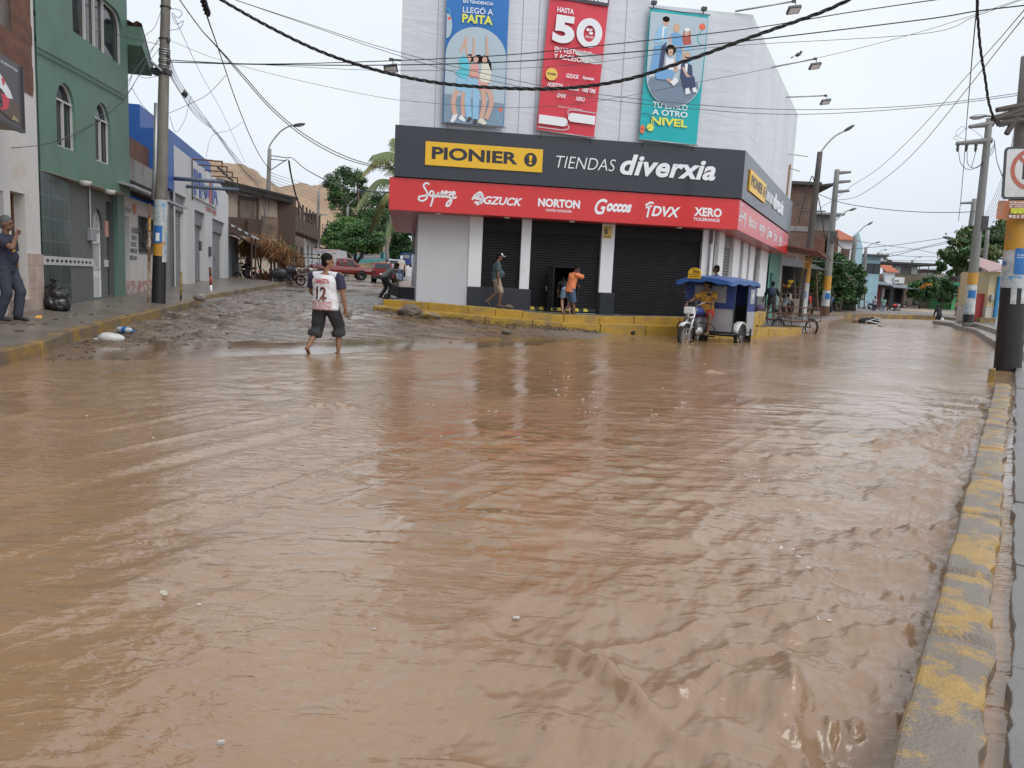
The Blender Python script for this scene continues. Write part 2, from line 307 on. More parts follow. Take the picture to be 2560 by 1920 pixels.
# muddy flood water
m_water=bpy.data.materials.new('muddy water');m_water.use_nodes=True
def _water(m):
 nt=m.node_tree;L=nt.links.new;p=nt.nodes['Principled BSDF'];t=N(nt,'ShaderNodeTexCoord')
 def noise(sc,det,st=(1,1,1),rz=0,dist=0.,ro=.5):
  mp=N(nt,'ShaderNodeMapping');mp.inputs['Rotation'].default_value=(0,0,R(rz));mp.inputs['Scale'].default_value=st;L(t.outputs['Object'],mp.inputs[0])
  n=N(nt,'ShaderNodeTexNoise',i_Scale=sc,i_Detail=det,i_Roughness=ro,i_Distortion=dist);L(mp.outputs[0],n.inputs[0]);return n.outputs[0]
 def rng(x,a,b,c,d):
  r=N(nt,'ShaderNodeMapRange',interpolation_type='SMOOTHSTEP');L(x,r.inputs[0])
  for k,v in enumerate((a,b,c,d)):r.inputs[k+1].default_value=v
  return r.outputs[0]
 def mul(a,b):m_=N(nt,'ShaderNodeMath',operation='MULTIPLY');L(a,m_.inputs[0]);L(b,m_.inputs[1]);return m_.outputs[0]
 r=N(nt,'ShaderNodeValToRGB');e=r.color_ramp.elements;e[0].position=.32;e[0].color=(.255,.150,.072,1);e[1].position=.7;e[1].color=(.325,.207,.115,1)
 L(noise(.45,7,dist=1.4,ro=.6),r.inputs[0]);f=N(nt,'ShaderNodeAttribute',attribute_name='froth');mx=N(nt,'ShaderNodeMix',data_type='RGBA');L(f.outputs['Fac'],mx.inputs[0])
 L(r.outputs[0],mx.inputs[6]);mx.inputs[7].default_value=(.275,.178,.105,1);L(mx.outputs[2],p.inputs['Base Color'])
 rp_=N(nt,'ShaderNodeAttribute',attribute_name='rip').outputs['Fac'];rg=N(nt,'ShaderNodeMath',operation='MAXIMUM');L(rng(rp_,0,1,.045,.20),rg.inputs[0]);L(rng(f.outputs['Fac'],0,1,.05,.25),rg.inputs[1]);L(rg.outputs[0],p.inputs['Roughness']);p.inputs['IOR'].default_value=1.68
 cl_=rng(rp_,0,1,1,.8);calm=mul(cl_,rng(noise(.32,3,(1,.5,1),30,.8),.42,.60,.12,1.0))
 prev=None
 for h,st,ds in((mul(rng(noise(7,3,(.45,1.25,1),12,.9),.54,.72,0,1),rng(noise(1.1,2),.35,.6,.25,1)),.32,.018),(mul(noise(13,4,(.5,1.2,1),20,.7),calm),.42,.030),(mul(noise(34,3,(.6,1.2,1),5,.5),calm),.22,.008)):
  b=N(nt,'ShaderNodeBump',i_Strength=st,i_Distance=ds);L(h,b.inputs['Height'])
  if prev:L(prev,b.inputs['Normal'])
  prev=b.outputs[0]
 L(prev,p.inputs['Normal'])
_water(m_water)
th=np.radians(np.linspace(-46,46,680));yy=np.geomspace(.9,84,760)
TT,YY=np.meshgrid(th,yy);XX=YY*np.tan(TT)
fd=R(33);U=XX*math.cos(fd)-YY*math.sin(fd);W_=XX*math.sin(fd)+YY*math.cos(fd)
dk=(XX-1.25)*.84-(YY-2.3)*.543
turb=np.clip(np.exp(-np.maximum(-dk-.1,0)/.9)*np.exp(-np.maximum(YY-6,0)/7),0,1)*(YY<17)
turb2=np.exp(-((XX-.55)**2/.55+(YY-2.7)**2/.5))
bend=fbm(U*.25,W_*.15,3,60)*1.2
cross=vnoise(XX*1.9+bend,YY*7.5,4)*.0075+vnoise(XX*4+bend*2,YY*15,5)*.0042*(1-sstep(YY,9,16))+vnoise(XX*.8,YY*3.0+bend,3)*.010
q_=(XX+2.9)*.92-(YY-4.6)*.386+bend*.10;al=(XX+2.9)*.386+(YY-4.6)*.92;fan=np.exp(-((XX+2.2)/1.5)**2-((YY-6)/2.6)**2)*(1-2.6*np.abs(vnoise(q_*5.5,al*.30,55)))*.016
lanes=.35+1.3*sstep(vnoise(U*.55+bend*.6,W_*.16,44),-.18,.22)
wv=vnoise(U*1.6+bend,W_*.55+bend,1)*.014+(vnoise(U*4.2+bend,W_*1.0,2)*.009+(1-np.abs(vnoise(U*5+bend,W_*1.2,9))*3)*.0035)*lanes+cross*lanes+fan+vnoise(U*9,W_*3,6)*.0025+(vnoise(XX*8+bend*3,YY*21,15)*.0024+vnoise(U*21,W_*8,16)*.0012)*(1-sstep(YY,5,9))*lanes
calm=sstep(YY-XX*.1,10,14)*(1-sstep(XX,-4.5,-2.5));wv=wv*(1-.75*calm)
rid=1-np.abs(vnoise(U*1.3,W_*1.1,8)*2+vnoise(U*4,W_*3,12)*.8);cho=fbm(U*3.2,W_*2.2,4,70,.55)
wv=wv+turb*(.05*rid**3*.8+cho*.055+fbm(U*13,W_*9,3,72,.6)*.016-.03)+turb2*(np.maximum(0,vnoise(U*2.2,W_*1.5,14))*.12+fbm(U*7,W_*4.5,4,77)*.035)
def seg_d(x0,y0,x1,y1):
 a,b=atz(x0,y0,0),atz(x1,y1,0);dx,dy=b.x-a.x,b.y-a.y;t_=np.clip(((XX-a.x)*dx+(YY-a.y)*dy)/(dx*dx+dy*dy),0,1);return np.hypot(XX-a.x-t_*dx,YY-a.y-t_*dy)
hf=fbm(XX*13,YY*10,4,101,.5);froth2=0*XX
for x0,y0,x1,y1,wd,am in((1700,1750,1800,1685,.035,.05),(1960,1660,1990,1780,.03,.05),(1975,1810,2030,1890,.06,.07),(2060,1800,2200,1790,.05,.06),(2110,1850,2190,1900,.07,.06),(2010,1445,2090,1420,.05,.05),(2170,1345,2400,1310,.14,.07),(2190,1112,2290,1104,.10,.07),(2270,1090,2440,1060,.25,.07),(1770,1638,1930,1615,.04,.045),(1540,1700,1700,1660,.03,.02),(2230,1240,2330,1255,.12,.05),(1880,1560,2060,1600,.05,.03),(1500,1640,1760,1560,.03,.02)):
 e=np.exp(-(seg_d(x0,y0,x1,y1)/wd)**2);wv=wv+am*e*(.45+.55*np.abs(hf)+.6*hf);froth2=np.maximum(froth2,e)
hole=np.exp(-((XX-1.12)**2+((YY-2.28)*.9)**2)/.02);wv=wv-.09*hole+.05*np.exp(-((XX-1.0)**2+(YY-2.5)**2)/.012)
ridge=np.exp(-((XX-.42-(YY-2.5)*-.9+.05*np.sin(YY*9))/.05)**2)*np.exp(-((YY-2.55)/.28)**2);wv=wv+.06*ridge
for cx,cy,k in((-1.95,8.1,.05),(3.5,13.6,.05),(2.3,6.6,.07),(2.9,7.8,.07),(5.7,20.3,.05),(4.55,19.6,.06)):
 d2=((XX-cx)**2+((YY-cy)*1.3)**2);wv=wv+k*np.exp(-d2/.06)*(.6+1.5*fbm(XX*6,YY*6,3,80))
rip=sstep(YY,4.5,13)*(.75+.4*vnoise(XX*.4,YY*.25,61));wv=wv*(1-.45*sstep(YY,9,30));wv=np.where(zg(XX,YY)>-.02,wv*.4,wv)
wat=grid_mesh('water',XX,YY,wv,m_water,mask=(zg(XX,YY)<.10))
a=wat.data.attributes.new('froth','FLOAT','POINT')
a.data.foreach_set('value',np.ascontiguousarray(np.clip(turb*.8+turb2*.8+froth2+.35*(fbm(U*.8+bend,W_*.25,3,90)>.28),0,1),np.float32).ravel())
a=wat.data.attributes.new('rip','FLOAT','POINT');a.data.foreach_set('value',np.ascontiguousarray(rip,np.float32).ravel())
# foam blobs drifting along the current
m_foam=mat('foam',(.56,.47,.39),.5,bump=0);fb=MB()
for i in range(150):
 k=random.random()
 if k<.6:y=random.uniform(2.3,7);x=random.uniform(-.6,.45)*y
 else:y=random.uniform(8,19);x=random.uniform(-.12,.3)*y
 if vnoise(x*.9,y*.5,95)<.05:continue
 if(x-1.0)*.84-(y-2.3)*.543>-.1:continue
 for j in range(random.choice((1,1,2,4))):
  r=random.uniform(.005,.012)*(1 if y<6 else 1.2);fb.ell((x+random.gauss(0,.035),y+random.gauss(0,.03),.012),(r*random.uniform(.8,1.8),r*random.uniform(.7,1.2),r*.5),4,7)
fb.build('foam',m_foam,smooth=True,kind='stuff')
# ---- kerbs, platform, pavements
m_kerbY=worn('kerb paint yellow',(.15,.115,.08),(.34,.205,.035),1.6,.46,.09,rough=.5,puddle=.3)
m_kerbG=worn('kerb concrete',(.26,.235,.21),(.33,.20,.05),2.6,.33,.04,rough=.5)
m_top=mat('wet pavement',(.19,.165,.14),.35,var=.22,sc=1.1,bump=.2,bsc=25,dirt=(.12,.095,.07),dsc=.9)
m_top2=mat('wet grey pavement',(.20,.195,.19),.28,var=.2,sc=1.3,bump=.18,bsc=30,dirt=(.10,.09,.08),dsc=1.0)
def strip(mb,A,B,za,zb):
 n=len(A);mb.add([(p[0],p[1],z)for p,z in zip(A,za)]+[(p[0],p[1],z)for p,z in zip(B,zb)],[(i,i+1,n+i+1,n+i)for i in range(n-1)])
def kerb(name,pts,zlo,zhi,wd,m,left=True,bev=.02,jit=.012):
 mb=MB();n=len(pts);P=[V((p[0],p[1],0))for p in pts];Q=[]
 for i in range(n):
  d=(P[min(i+1,n-1)]-P[max(i-1,0)]).normalized();k=V((-d.y,d.x,0))*(1 if left else-1);Q.append(P[i]+k*wd)
 for i in range(n-1):
  seg=(P[i+1]-P[i]).length;c=max(1,round(seg/1.1))
  for j in range(c):
   e=.008/seg*c if c else 0;t0,t1=(j+.006)/c,(j+.994)/c;o=random.uniform(-jit,jit);oz=random.uniform(-jit,jit)
   a0,a1=P[i].lerp(P[i+1],t0),P[i].lerp(P[i+1],t1);b0,b1=Q[i].lerp(Q[i+1],t0),Q[i].lerp(Q[i+1],t1)
   z0=zhi[i]+(zhi[i+1]-zhi[i])*t0+oz;z1=zhi[i]+(zhi[i+1]-zhi[i])*t1+oz;l0=zlo[i];l1=zlo[i+1]
   k=(b0-a0).normalized()*o;a0=a0+k;a1=a1+k
   mb.add([(a0.x,a0.y,l0),(a1.x,a1.y,l1),(b1.x,b1.y,l1),(b0.x,b0.y,l0),(a0.x,a0.y,z0),(a1.x,a1.y,z1),(b1.x,b1.y,z1),(b0.x,b0.y,z0)],
   [(0,3,2,1),(4,5,6,7),(0,1,5,4),(1,2,6,5),(2,3,7,6),(3,0,4,7)])
 o=mb.build(name,m,bev=bev);o['kind']='structure';return o,P,Q
LK=[(-6.0,7.5)]+[tuple(atg(*p)[:2])for p in((0,923),(105,893),(193,853),(256,836),(386,799),(470,776),(514,755),(577,741),(650,727),(716,715))]
LKz=[float(zg(*p))for p in LK];LKz=[max(z,-.05)for z in LKz];LKh=[z+.22 for z in LKz]
_,_P,LKQ=kerb('kerb',LK,[z-.4 for z in LKz],LKh,.2,m_kerbY,True)
LF=Fr((-6.17,0),math.atan2(1,-.22))
mb=MB();n=len(LKQ)
B=[LF.pt((p-LF.o).dot(LF.d)).to_2d()-V((.6,.1))for p in LKQ]
for rows in((0,1),):
 for k in range(6):
  f0,f1=k/6,(k+1)/6
  A_=[V(q[:2]).lerp(b,f0)for q,b in zip(LKQ,B)];B_=[V(q[:2]).lerp(b,f1)for q,b in zip(LKQ,B)]
  zf=lambda f:[h-.012+f*.20+.012*float(vnoise(i*1.7,f*6,33))for i,h in enumerate(LKh)]
  strip(mb,A_,B_,zf(f0),zf(f1))
o=mb.build('left_pavement',m_top,smooth=True);o['kind']='structure'
def zpave(x,y):
 i=min(range(len(LKQ)),key=lambda j:abs(LKQ[j].y-y));return LKh[i]+.10
# ---------------------------------------------------------------- corner platform
_lo=((931,778,24.3,763),(1090,793,23.9,780),(1212,808,23.7,791),(1330,822,23.6,801),(1402,829,23.6,807),(1500,833,23.7,810),(1613,837,23.9,813),(1700,840,24.2,815),(1800,841,24.6,817),(1889,842,25.4,818),(1950,838,27.4,822),(2003,832,30.0,818))
LOW=[tuple(at(x,y,Y)[:2])for x,y,Y,t in _lo];LOWz=[at(x,y,Y).z for x,y,Y,t in _lo];LOWh=[at(x,t,Y).z for x,y,Y,t in _lo]
_up=((957,748,24.9),(1070,756,24.65),(1171,765,24.4),(1307,778,24.25),(1410,787,24.25),(1500,790,24.35),(1586,791,24.5),(1700,793,24.75),(1790,793,25.15),(1850,791,25.7),(1884,788,26.6),(1915,779,28.8))
UP=[tuple(at(*p)[:2])for p in _up];UPz=[at(*p).z for p in _up]
m_step=worn('step paint yellow',(.20,.15,.09),(.45,.275,.035),1.3,.66,.10,rough=.5);kerb('lower_step',LOW,[z-.5 for z in LOWz],LOWh,.75,m_step,True)
_,UPP,UPQ=kerb('upper_step',UP,[z-.45 for z in UPz],UPz,.3,m_step,True)
FM=Fr(at(998,313,25.0).to_2d(),0);_b=at(1856,375,26.6);FM=Fr(FM.o.to_2d(),math.atan2(_b.y-FM.o.y,_b.x-FM.o.x))
LM=(V((_b.x,_b.y,0))-FM.o).length
_d=ray(2203,756);FS=Fr((_b.x,_b.y),math.atan2(_d.y,_d.x));LS=FS.hit(1975,514)[0]
mb=MB();A_=[(p.x,p.y,z-.012)for p,z in zip(UPQ,UPz)];B_=[tuple(FM.pt(FM.hit(x,760,-.75)[0],z,-2.2))for x,z in((1010,.70),(1090,.64),(1171,.58),(1302,.53),(1400,.50),(1490,.48),(1580,.48),(1680,.49),(1765,.51))]+[tuple(FS.pt(0.6,.5,-2.2)),tuple(FS.pt(3,.48,-2.2)),tuple(FS.pt(9,.42,-2.2))]
mb.add([p for p in A_]+B_,[(i,i+1,13+i,12+i)for i in range(11)]);mb.build('platform',m_top2)['kind']='structure'
# pavement of the right street's left side, plaza behind, and its long kerbs
SW=[LOW[9],LOW[10],LOW[11]]+[tuple(atz(*p,0)[:2])for p in((2030,818),(2070,803),(2110,795),(2180,793))]
kerb('kerb',SW[2:],[-.4]*5,[.25,.25,.24,.22,.20],.25,m_kerbG,True)
mb=MB();mb.face([(x,y,.235)for x,y in SW[1:]]+[(34,75,.22),(30,80,.22),tuple(FS.pt(60,.235,-1)),tuple(FS.pt(2,.235,-1))]);mb.build('street_pavement',m_top2)['kind']='structure'
PK=[tuple(atz(*p,.0)[:2])for p in((2040,791),(2110,792.5),(2200,795),(2285,795))]
kerb('kerb',PK,[-.4]*4,[.17]*4,.5,m_kerbY,True)
PK2=[tuple(atz(*p,.2)[:2])for p in((2005,788),(2100,788.5),(2200,790),(2290,792),(2360,795))]
kerb('kerb',PK2,[-.4]*5,[.36]*5,.4,m_kerbY,True)
m_plaza=mat('plaza earth',(.20,.17,.145),.6,var=.2,sc=.35,bump=.2,bsc=8,dirt=(.17,.14,.115),dsc=.25)
m_sand=mat('heaped sand',(.33,.26,.18),.8,var=.12,sc=1.5,bump=.3,bsc=12)
mb=MB();mb.face([(PK2[0][0]-6,PK2[0][1]+.2,.33)]+[(x,y+.25,.33)for x,y in PK2]+[(60,66,.33),(120,90,.4),(150,230,1.0),(40,230,1.0),(24,110,.5)]);mb.build('plaza',m_plaza)['kind']='structure'
P0,P1=at(2275,757,96),at(2345,779,80)
bm_=MB();gx,gy=np.meshgrid(np.linspace(-1,1,24),np.linspace(-1,1,24));gz=np.maximum(0,1-np.hypot(gx,gy))*(1+.3*fbm(gx*3,gy*3,3,5))
grid_mesh('sand_heap',45.5+gx*4.5,88+gy*8,.33+gz*.35,m_sand)
# stepped kerbs on the far right, and the near kerb with its broken slabs
RB=[tuple(atz(*p,0)[:2])for p in((2380,818),(2392,823),(2437,834),(2466,856),(2489,871),(2512,895))]
kerb('kerb',RB[::-1],[-.4]*6,[.22]*6,1.3,m_kerbG,False)
RU=[tuple(atz(*p,.22)[:2])for p in((2394,808),(2443,819),(2496,838),(2530,858))]
kerb('kerb',RU[::-1],[-.1]*4,[.42]*4,.3,m_kerbG,False)
mb=MB();mb.face([(x+.02,y,.405)for x,y in RU]+[(22,20,.405),(60,40,.405),(66,66,.405),(34,58,.405)]);mb.build('right_pavement',m_top2)['kind']='structure'
for q,nm in((((2331,809),(2393,818),(2400,812),(2340,803)),'stone_block'),(((2356,801),(2443,809),(2450,803),(2362,796)),'stone_block')):
 P=[atz(*p,.0 if nm else 0)for p in q];mb=MB();mb.prism([(p.x,p.y,-.3)for p in P],(0,0,.3+(.22 if q[0][0]==2331 else.34)))
 o=mb.build(nm,m_kerbG,bev=.03);setp(o,'grey concrete block at the water edge where the wader in black stands' if q[0][0]==2331 else 'grey concrete slab behind the wader in black, next to the round pole','block')
KI=[atz(*p,.10)for p in((2195,2050),(2225,1920),(2283,1711),(2361,1428),(2411,1263),(2444,1133),(2470,1030),(2490,945))]
kd=(KI[6]-KI[1]).normalized();kn=V((kd.y,-kd.x,0));L0=KI[1]
def kp(t,o,z=0.):p=L0+kd*t+kn*o;return V((p.x,p.y,z))
m_kerbR=worn('worn yellow kerb',(.205,.168,.13),(.41,.25,.065),3.2,.47,.035,rough=.45,bump=.5,bsc=70,puddle=.25)
T=np.arange(-.8,13.4,.05);rows=[]
cr={1.15:1,2.0:1,3.3:1,4.6:1,6.0:1,7.6:1,9.4:1,11:1}
for t in T:
 jag=.05*float(vnoise(t*2.3,.3,2))+.03*float(vnoise(t*9,1.3,3));ji=.018*float(vnoise(t*3,4.3,4));gap=min(abs(t-c-.04*math.sin(c*9))for c in cr)
 dz=-.05 if gap<.03 else 0;h=.115-.0025*t+.010*float(vnoise(t*1.1,7,5))+dz
 prof=[(ji-.02,-.35),(ji-.004,h-.04),(ji-.002,h-.018),(ji+.008,h-.004),(ji+.02,h),(.08,h+.004),(.13,h+.004+.012*float(vnoise(t*6,2,6))),(.18+jag*.5,h),(.208+jag,h-.004+.02*float(vnoise(t*11,2,8))),(.216+jag,h-.012),(.222+jag,h-.10)]
 rows.append([kp(t,o,z)for o,z in prof])
mb=MB();m_=len(rows[0]);mb.add([p for r in rows for p in r],[(i*m_+j,i*m_+j+1,(i+1)*m_+j+1,(i+1)*m_+j)for i in range(len(rows)-1)for j in range(m_-1)])
mb.build('near_kerb',m_kerbR)['kind']='structure'
mb=MB();mb.face([kp(-1,.15,.055),kp(14,.15,.055),kp(14,1.2,.055),kp(-1,1.2,.055)]);mb.build('gutter_water',m_water)['kind']='structure'
m_slab=mat('wet slab',(.175,.163,.15),.38,var=.25,sc=2.0,bump=.35,bsc=60,dirt=(.25,.21,.17),dsc=1.6,damt=.3)
mb=MB();t=-1.5
for L_ in(1.5,.95,1.35,1.5,1.9,2.0,2.4,2.5,3,4):
 for c in(0,1):
  o0,o1=(.285,1.5)if c==0 else(1.515,3.4);e=[]
  for k in range(13):f=k/12;e.append((t+.012+f*(L_-.024),o0+(.035*float(vnoise((t+f*L_)*4,c,12))+.02*float(vnoise((t+f*L_)*13,c,13))if c==0 else 0)))
  tilt=random.uniform(-.012,.012);lp=[kp(a,o,.098+tilt)for a,o in e]
  k0=random.uniform(-.05,.05)if c==0 else 0
  lp+=[kp(t+L_-.012,o1,.1+tilt),kp(t+.012,o1,.1-tilt)]
  mb.prism(lp,(0,0,-.12))
 t+=L_
mb.build('right_slabs',m_slab,bev=.006)['kind']='structure'
mb=MB();p=KI[7];mb.box((p.x+.10,p.y+.3,.0),(.11,.3,.5),Matrix.Rotation(-.55,3,'Z'));o=mb.build('kerb_stub',m_kerbY,bev=.02);setp(o,'short yellow painted kerb end standing in the water beside the black pole base','kerb stone')
# ---------------------------------------------------------------- corner shop
m_wall=mat('grey render',(.52,.52,.54),.6,var=.05,sc=1.2,bump=.1,bsc=30,dirt=(.30,.29,.27),dsc=.8,damt=.34,drips=.6)
m_white=mat('white paint',(.74,.75,.77),.5,var=.04,bump=.05,dirt=(.5,.49,.47),dsc=1.5,damt=.3,drips=.7)
m_tarp=mat('pale tarpaulin',(.62,.64,.685),.5,var=.03,sc=.8,bump=0,dirt=(.55,.565,.60),dsc=.6,damt=.45,drips=.8)
def _tarp(m):
 nt=m.node_tree;L=nt.links.new;p=nt.nodes['Principled BSDF'];t=N(nt,'ShaderNodeTexCoord');mp=N(nt,'ShaderNodeMapping');mp.inputs['Scale'].default_value=(.5,.5,2.2);mp.inputs['Rotation'].default_value=(0,.15,0);L(t.outputs['Object'],mp.inputs[0])
 n=N(nt,'ShaderNodeTexNoise',i_Scale=.9,i_Detail=5,i_Roughness=.55,i_Distortion=1.5);L(mp.outputs[0],n.inputs[0]);b=N(nt,'ShaderNodeBump',i_Strength=.22,i_Distance=.14);L(n.outputs[0],b.inputs['Height']);L(b.outputs[0],p.inputs['Normal'])
_tarp(m_tarp)
m_black=mat('black sign sheet',srgb(34,38,48),.36,var=.05,bump=.02,coat=.35);m_red=mat('red sign sheet',(.62,.022,.022),.27,var=.06,sc=1.5,bump=.02,dirt=(.42,.015,.018),dsc=.9,damt=.3,drips=.75,coat=.22)
m_yel=mat('yellow sign',(.80,.47,.02),.35,var=.02,bump=0);m_letw=mat('white letters',(.80,.82,.85),.4,var=.02,bump=0);m_letb=mat('black letters',(.022,.024,.03),.4,var=.02,bump=0)
m_shut=mat('black shutter',(.010,.0105,.012),.6,spec=.25,var=.35,sc=1.2,bump=.1,dirt=(.035,.033,.032),dsc=2.0,damt=.34);m_shutg=mat('grey shutter',(.17,.165,.16),.45,var=.15,sc=1.5,bump=.05,dirt=(.10,.095,.09),dsc=1.2)
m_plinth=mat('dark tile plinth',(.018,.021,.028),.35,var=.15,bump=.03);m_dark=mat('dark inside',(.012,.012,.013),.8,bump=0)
m_redu=mat('red canopy soffit',(.50,.06,.06),.35,var=.06,bump=.02);m_lamp=mat('lamp glass',(.8,.8,.78),.2,var=0,bump=0);m_metal=mat('dark metal',(.05,.052,.055),.45,var=.2,bump=.05);m_galv=mat('galvanised',(.36,.37,.38),.4,var=.15,metal=.6,bump=.03)
SHOP=thing('corner_shop','two storey clothing shop with black and red fascia on the street corner, three banners above','building',tuple(FM.o),FM.a)
Tm=Matrix.Rotation(0,4,'Z')
TS=Matrix.Translation(V((LM,0,0)))@Matrix.Rotation(FS.a-FM.a,4,'Z')
sdir=V((math.cos(FS.a-FM.a),math.sin(FS.a-FM.a)))
def foot(o,l0=0.,lext=0.):
 nf=V((0,-1));ns=V((math.sin(FS.a-FM.a),-math.cos(FS.a-FM.a)));B_=V((LM,0))
 k=(1-nf.dot(ns));
 det=nf.x*ns.y-nf.y*ns.x;c1=nf.dot(B_)+o;c2=ns.dot(B_)+o
 Bo=V(((c1*ns.y-c2*nf.y)/det,(nf.x*c2-ns.x*c1)/det))
 C=B_+sdir*(LS+lext)+ns*o;Cb=B_+sdir*(LS+lext)-ns*4
 return[V((0-o+l0,-o)),Bo,C,Cb,V((2.5,12)),V((0-o+l0,12))]
def ring(mb,o,z0,z1):mb.prism([(p.x,p.y,z0)for p in foot(o)],(0,0,z1-z0))
zk0=FM.hit(1420,470,.12)[1];zk1=FM.hit(1420,343,.12)[1];zr0=0;zr1=zk0-.02
zr0=FM.hit(1000,525.5,.06)[1]*.5+FM.hit(1800,571,.06)[1]*.5;zk1=FM.hit(1100,320,.12)[1]*.5+FM.hit(1800,371,.12)[1]*.5;zk0=FM.hit(1100,448,.12)[1]*.5+FM.hit(1800,492,.12)[1]*.5
zt=FM.hit(1800,28)[1];aL=FM.hit(1632,5)[0]
mb=MB();ring(mb,-.02,zk1-.3,zt);mb.build('upper_wall',m_tarp,SHOP)
mb=MB();mb.prism([(0,-.06,zk1-.25),(aL,-.06,zk1-.25),(aL,6,zk1-.25),(0,11,zk1-.25)],(0,0,zt+2.6-zk1));mb.build('tall_wall',m_tarp,SHOP)
mb=MB()
for px in(1090,1300,1340,1555):a_=FM.hit(px,200)[0];mb.bx(a_-.008,a_+.008,-.072 if a_<aL else-.03,-.0,zk1,zt+1)
for q in(1869,1905,1945):a_,z_=FS.hit(q,420)
mb.build('tarp_seam',mat('seam',(.33,.33,.35),.7,bump=0),SHOP)
mb=MB();ring(mb,.12,zk0,zk1);mb.build('black_fascia',m_black,SHOP)
mb=MB();mb.prism([(p.x,p.y,zr0)for p in foot(.06,-.20)],(0,0,zk0-.03-zr0))
for a in np.arange(1.4,LM,2.2):mb.bx(a-.004,a+.004,-.064,-.05,zr0,zk0-.03)
o=mb.build('red_canopy',m_red,SHOP)
mb=MB();F_=foot(.04,-.2);mb.prism([(p.x,p.y,zr0-.012)for p in F_],(0,0,.01));mb.build('soffit',m_redu,SHOP)
zf=.3;zfl=.50
OW=-.75
mb=MB();fw=foot(OW)
def seg(px0,px1,py):return FM.hit(px0,py,OW)[0],FM.hit(px1,py,OW)[0]
# ground floor pieces along the front
a0,a1=seg(1043,1171,640);mb.bx(a0,a1,-OW-.02,-OW+.3,zf,zr0);mb.bx(a0,a0+.25,-OW+.3,10,zf,zr0);mb.build('side_panel',m_wall,SHOP)
pil=[(1171,1204),(1301,1325),(1501,1533),(1753,1781)];zpl=FM.hit(1185,717,OW)[1]
for p0,p1 in pil:
 a0,a1=seg(p0,p1,640);mb=MB();mb.bx(a0,a1,-OW-.06,-OW+.4,zpl,zr0);mb.build('pillar',m_white,SHOP,bev=.012)
for p0,p1 in((1168,1326),)+tuple((a-2,b+2)for a,b in pil[2:]):a0,a1=seg(p0,p1,738);mb=MB();mb.bx(a0,a1,-OW-.09,-OW+.4,zf,zpl-.002);mb.build('plinth',m_plinth,SHOP,bev=.01)
def shutter(mb,a0,a1,z0,z1,y,pitch=.085,dep=.022):
 n=max(4,int((z1-z0)/pitch));P=[]
 for i in range(n):
  za=z0+(z1-z0)*i/n;zb=z0+(z1-z0)*(i+1)/n;P+=[(za,y),(za+(zb-za)*.12,y-dep),(za+(zb-za)*.75,y-dep*.8),(za+(zb-za)*.9,y)]
 P.append((z1,y));m=len(P);mb.add([(a0,yy,z)for z,yy in P]+[(a1,yy,z)for z,yy in P],[(i,i+1,m+i+1,m+i)for i in range(m-1)])
gaps=[(1204,1301,zpl),(1325,1501,zfl),(1533,1753,zfl)]
for gi,(p0,p1,zb)in enumerate(gaps):
 a0,a1=seg(p0,p1,640);mb=MB()
 if gi==1:
  h0,zt0=FM.hit(1391,668,OW+.1);h1=FM.hit(1447,668,OW+.1)[0];h0-=.02
  shutter(mb,a0,h0,zb,zr0-.4,-OW+.12);shutter(mb,h1,a1,zb,zr0-.4,-OW+.12);shutter(mb,h0,h1,zt0,zr0-.4,-OW+.12)
 else:shutter(mb,a0,a1,zb,zr0-.4,-OW+.12)
 s=mb.build('shutter',m_shut,SHOP);mb=MB();mb.bx(a0,a1,-OW+.04,-OW+.14,zr0-.42,zr0);mb.build('shutter_box',m_shut,s)
 if gi==1:
  mb=MB();mb.bx(h0-.3,h1+.4,-OW+1.6,-OW+1.62,zf,zr0);mb.bx(h0-.06,h0-.01,-OW+.02,-OW+.14,zb,zt0+.05);mb.bx(h1+.01,h1+.05,-OW+.04,-OW+.14,zb,zt0+.05);mb.bx(h0-.04,h1+.04,-OW+.04,-OW+.14,zt0,zt0+.06);mb.build('hatch_frame',m_dark,s)
  mb=MB();T=Matrix.Translation(V((h0,-OW+.1,0)))@Matrix.Rotation(R(62),4,'Z');mb.T=T@Matrix.Rotation(math.pi,4,'Z');shutter(mb,0,.62,zb+.03,zt0,0,.085,.02);mb.T=T;mb.bx(-.02,.0,-.02,.02,zb,zt0);d=mb.build('hatch_door',m_shut,s)
  mb=MB();mb.box((h0-.26,-OW+.05,zfl+.75),(.05,.05,.09));mb.ell((h0-.26,-OW+.05,zfl+.84),(.03,.02,.04));mb.build('padlock',m_galv,s)
  hz=MB();hy=MB();b0,b1=a0+.1,a1-.05;hz.bx(b0,b1,-OW+.02,-OW+.05,zfl+.05,zfl+.16);k=b0
  while k<b1-.2:hy.prism([(k,-OW+.017,zfl+.054),(k+.16,-OW+.017,zfl+.054),(k+.12,-OW+.017,zfl+.156),(k-.0,-OW+.017,zfl+.156)],(0,.004,0));k+=.31
  st=hz.build('hazard_strip',m_letb,SHOP);hy.build('hazard_mark',mat('hazard yellow',(.62,.52,.06),.5,bump=0),st)
mb=MB();T0=seg(1171,1780,640);mb.bx(T0[0],T0[1],-OW+.16,-OW+.2,zpl,zr0-.3);mb.build('back_wall',m_dark,SHOP)if False else None
# recessed lamps and drips under the canopy
for px in(1095,1268,1430,1700):
 a_,z_=FM.hit(px,545,-.25);mb=MB();mb.lathe([(0,0),(.09,.0),(.10,.02),(.10,.05)],(a_,.25,zr0-.045),14);mb.build('downlight',m_lamp,SHOP,smooth=True)
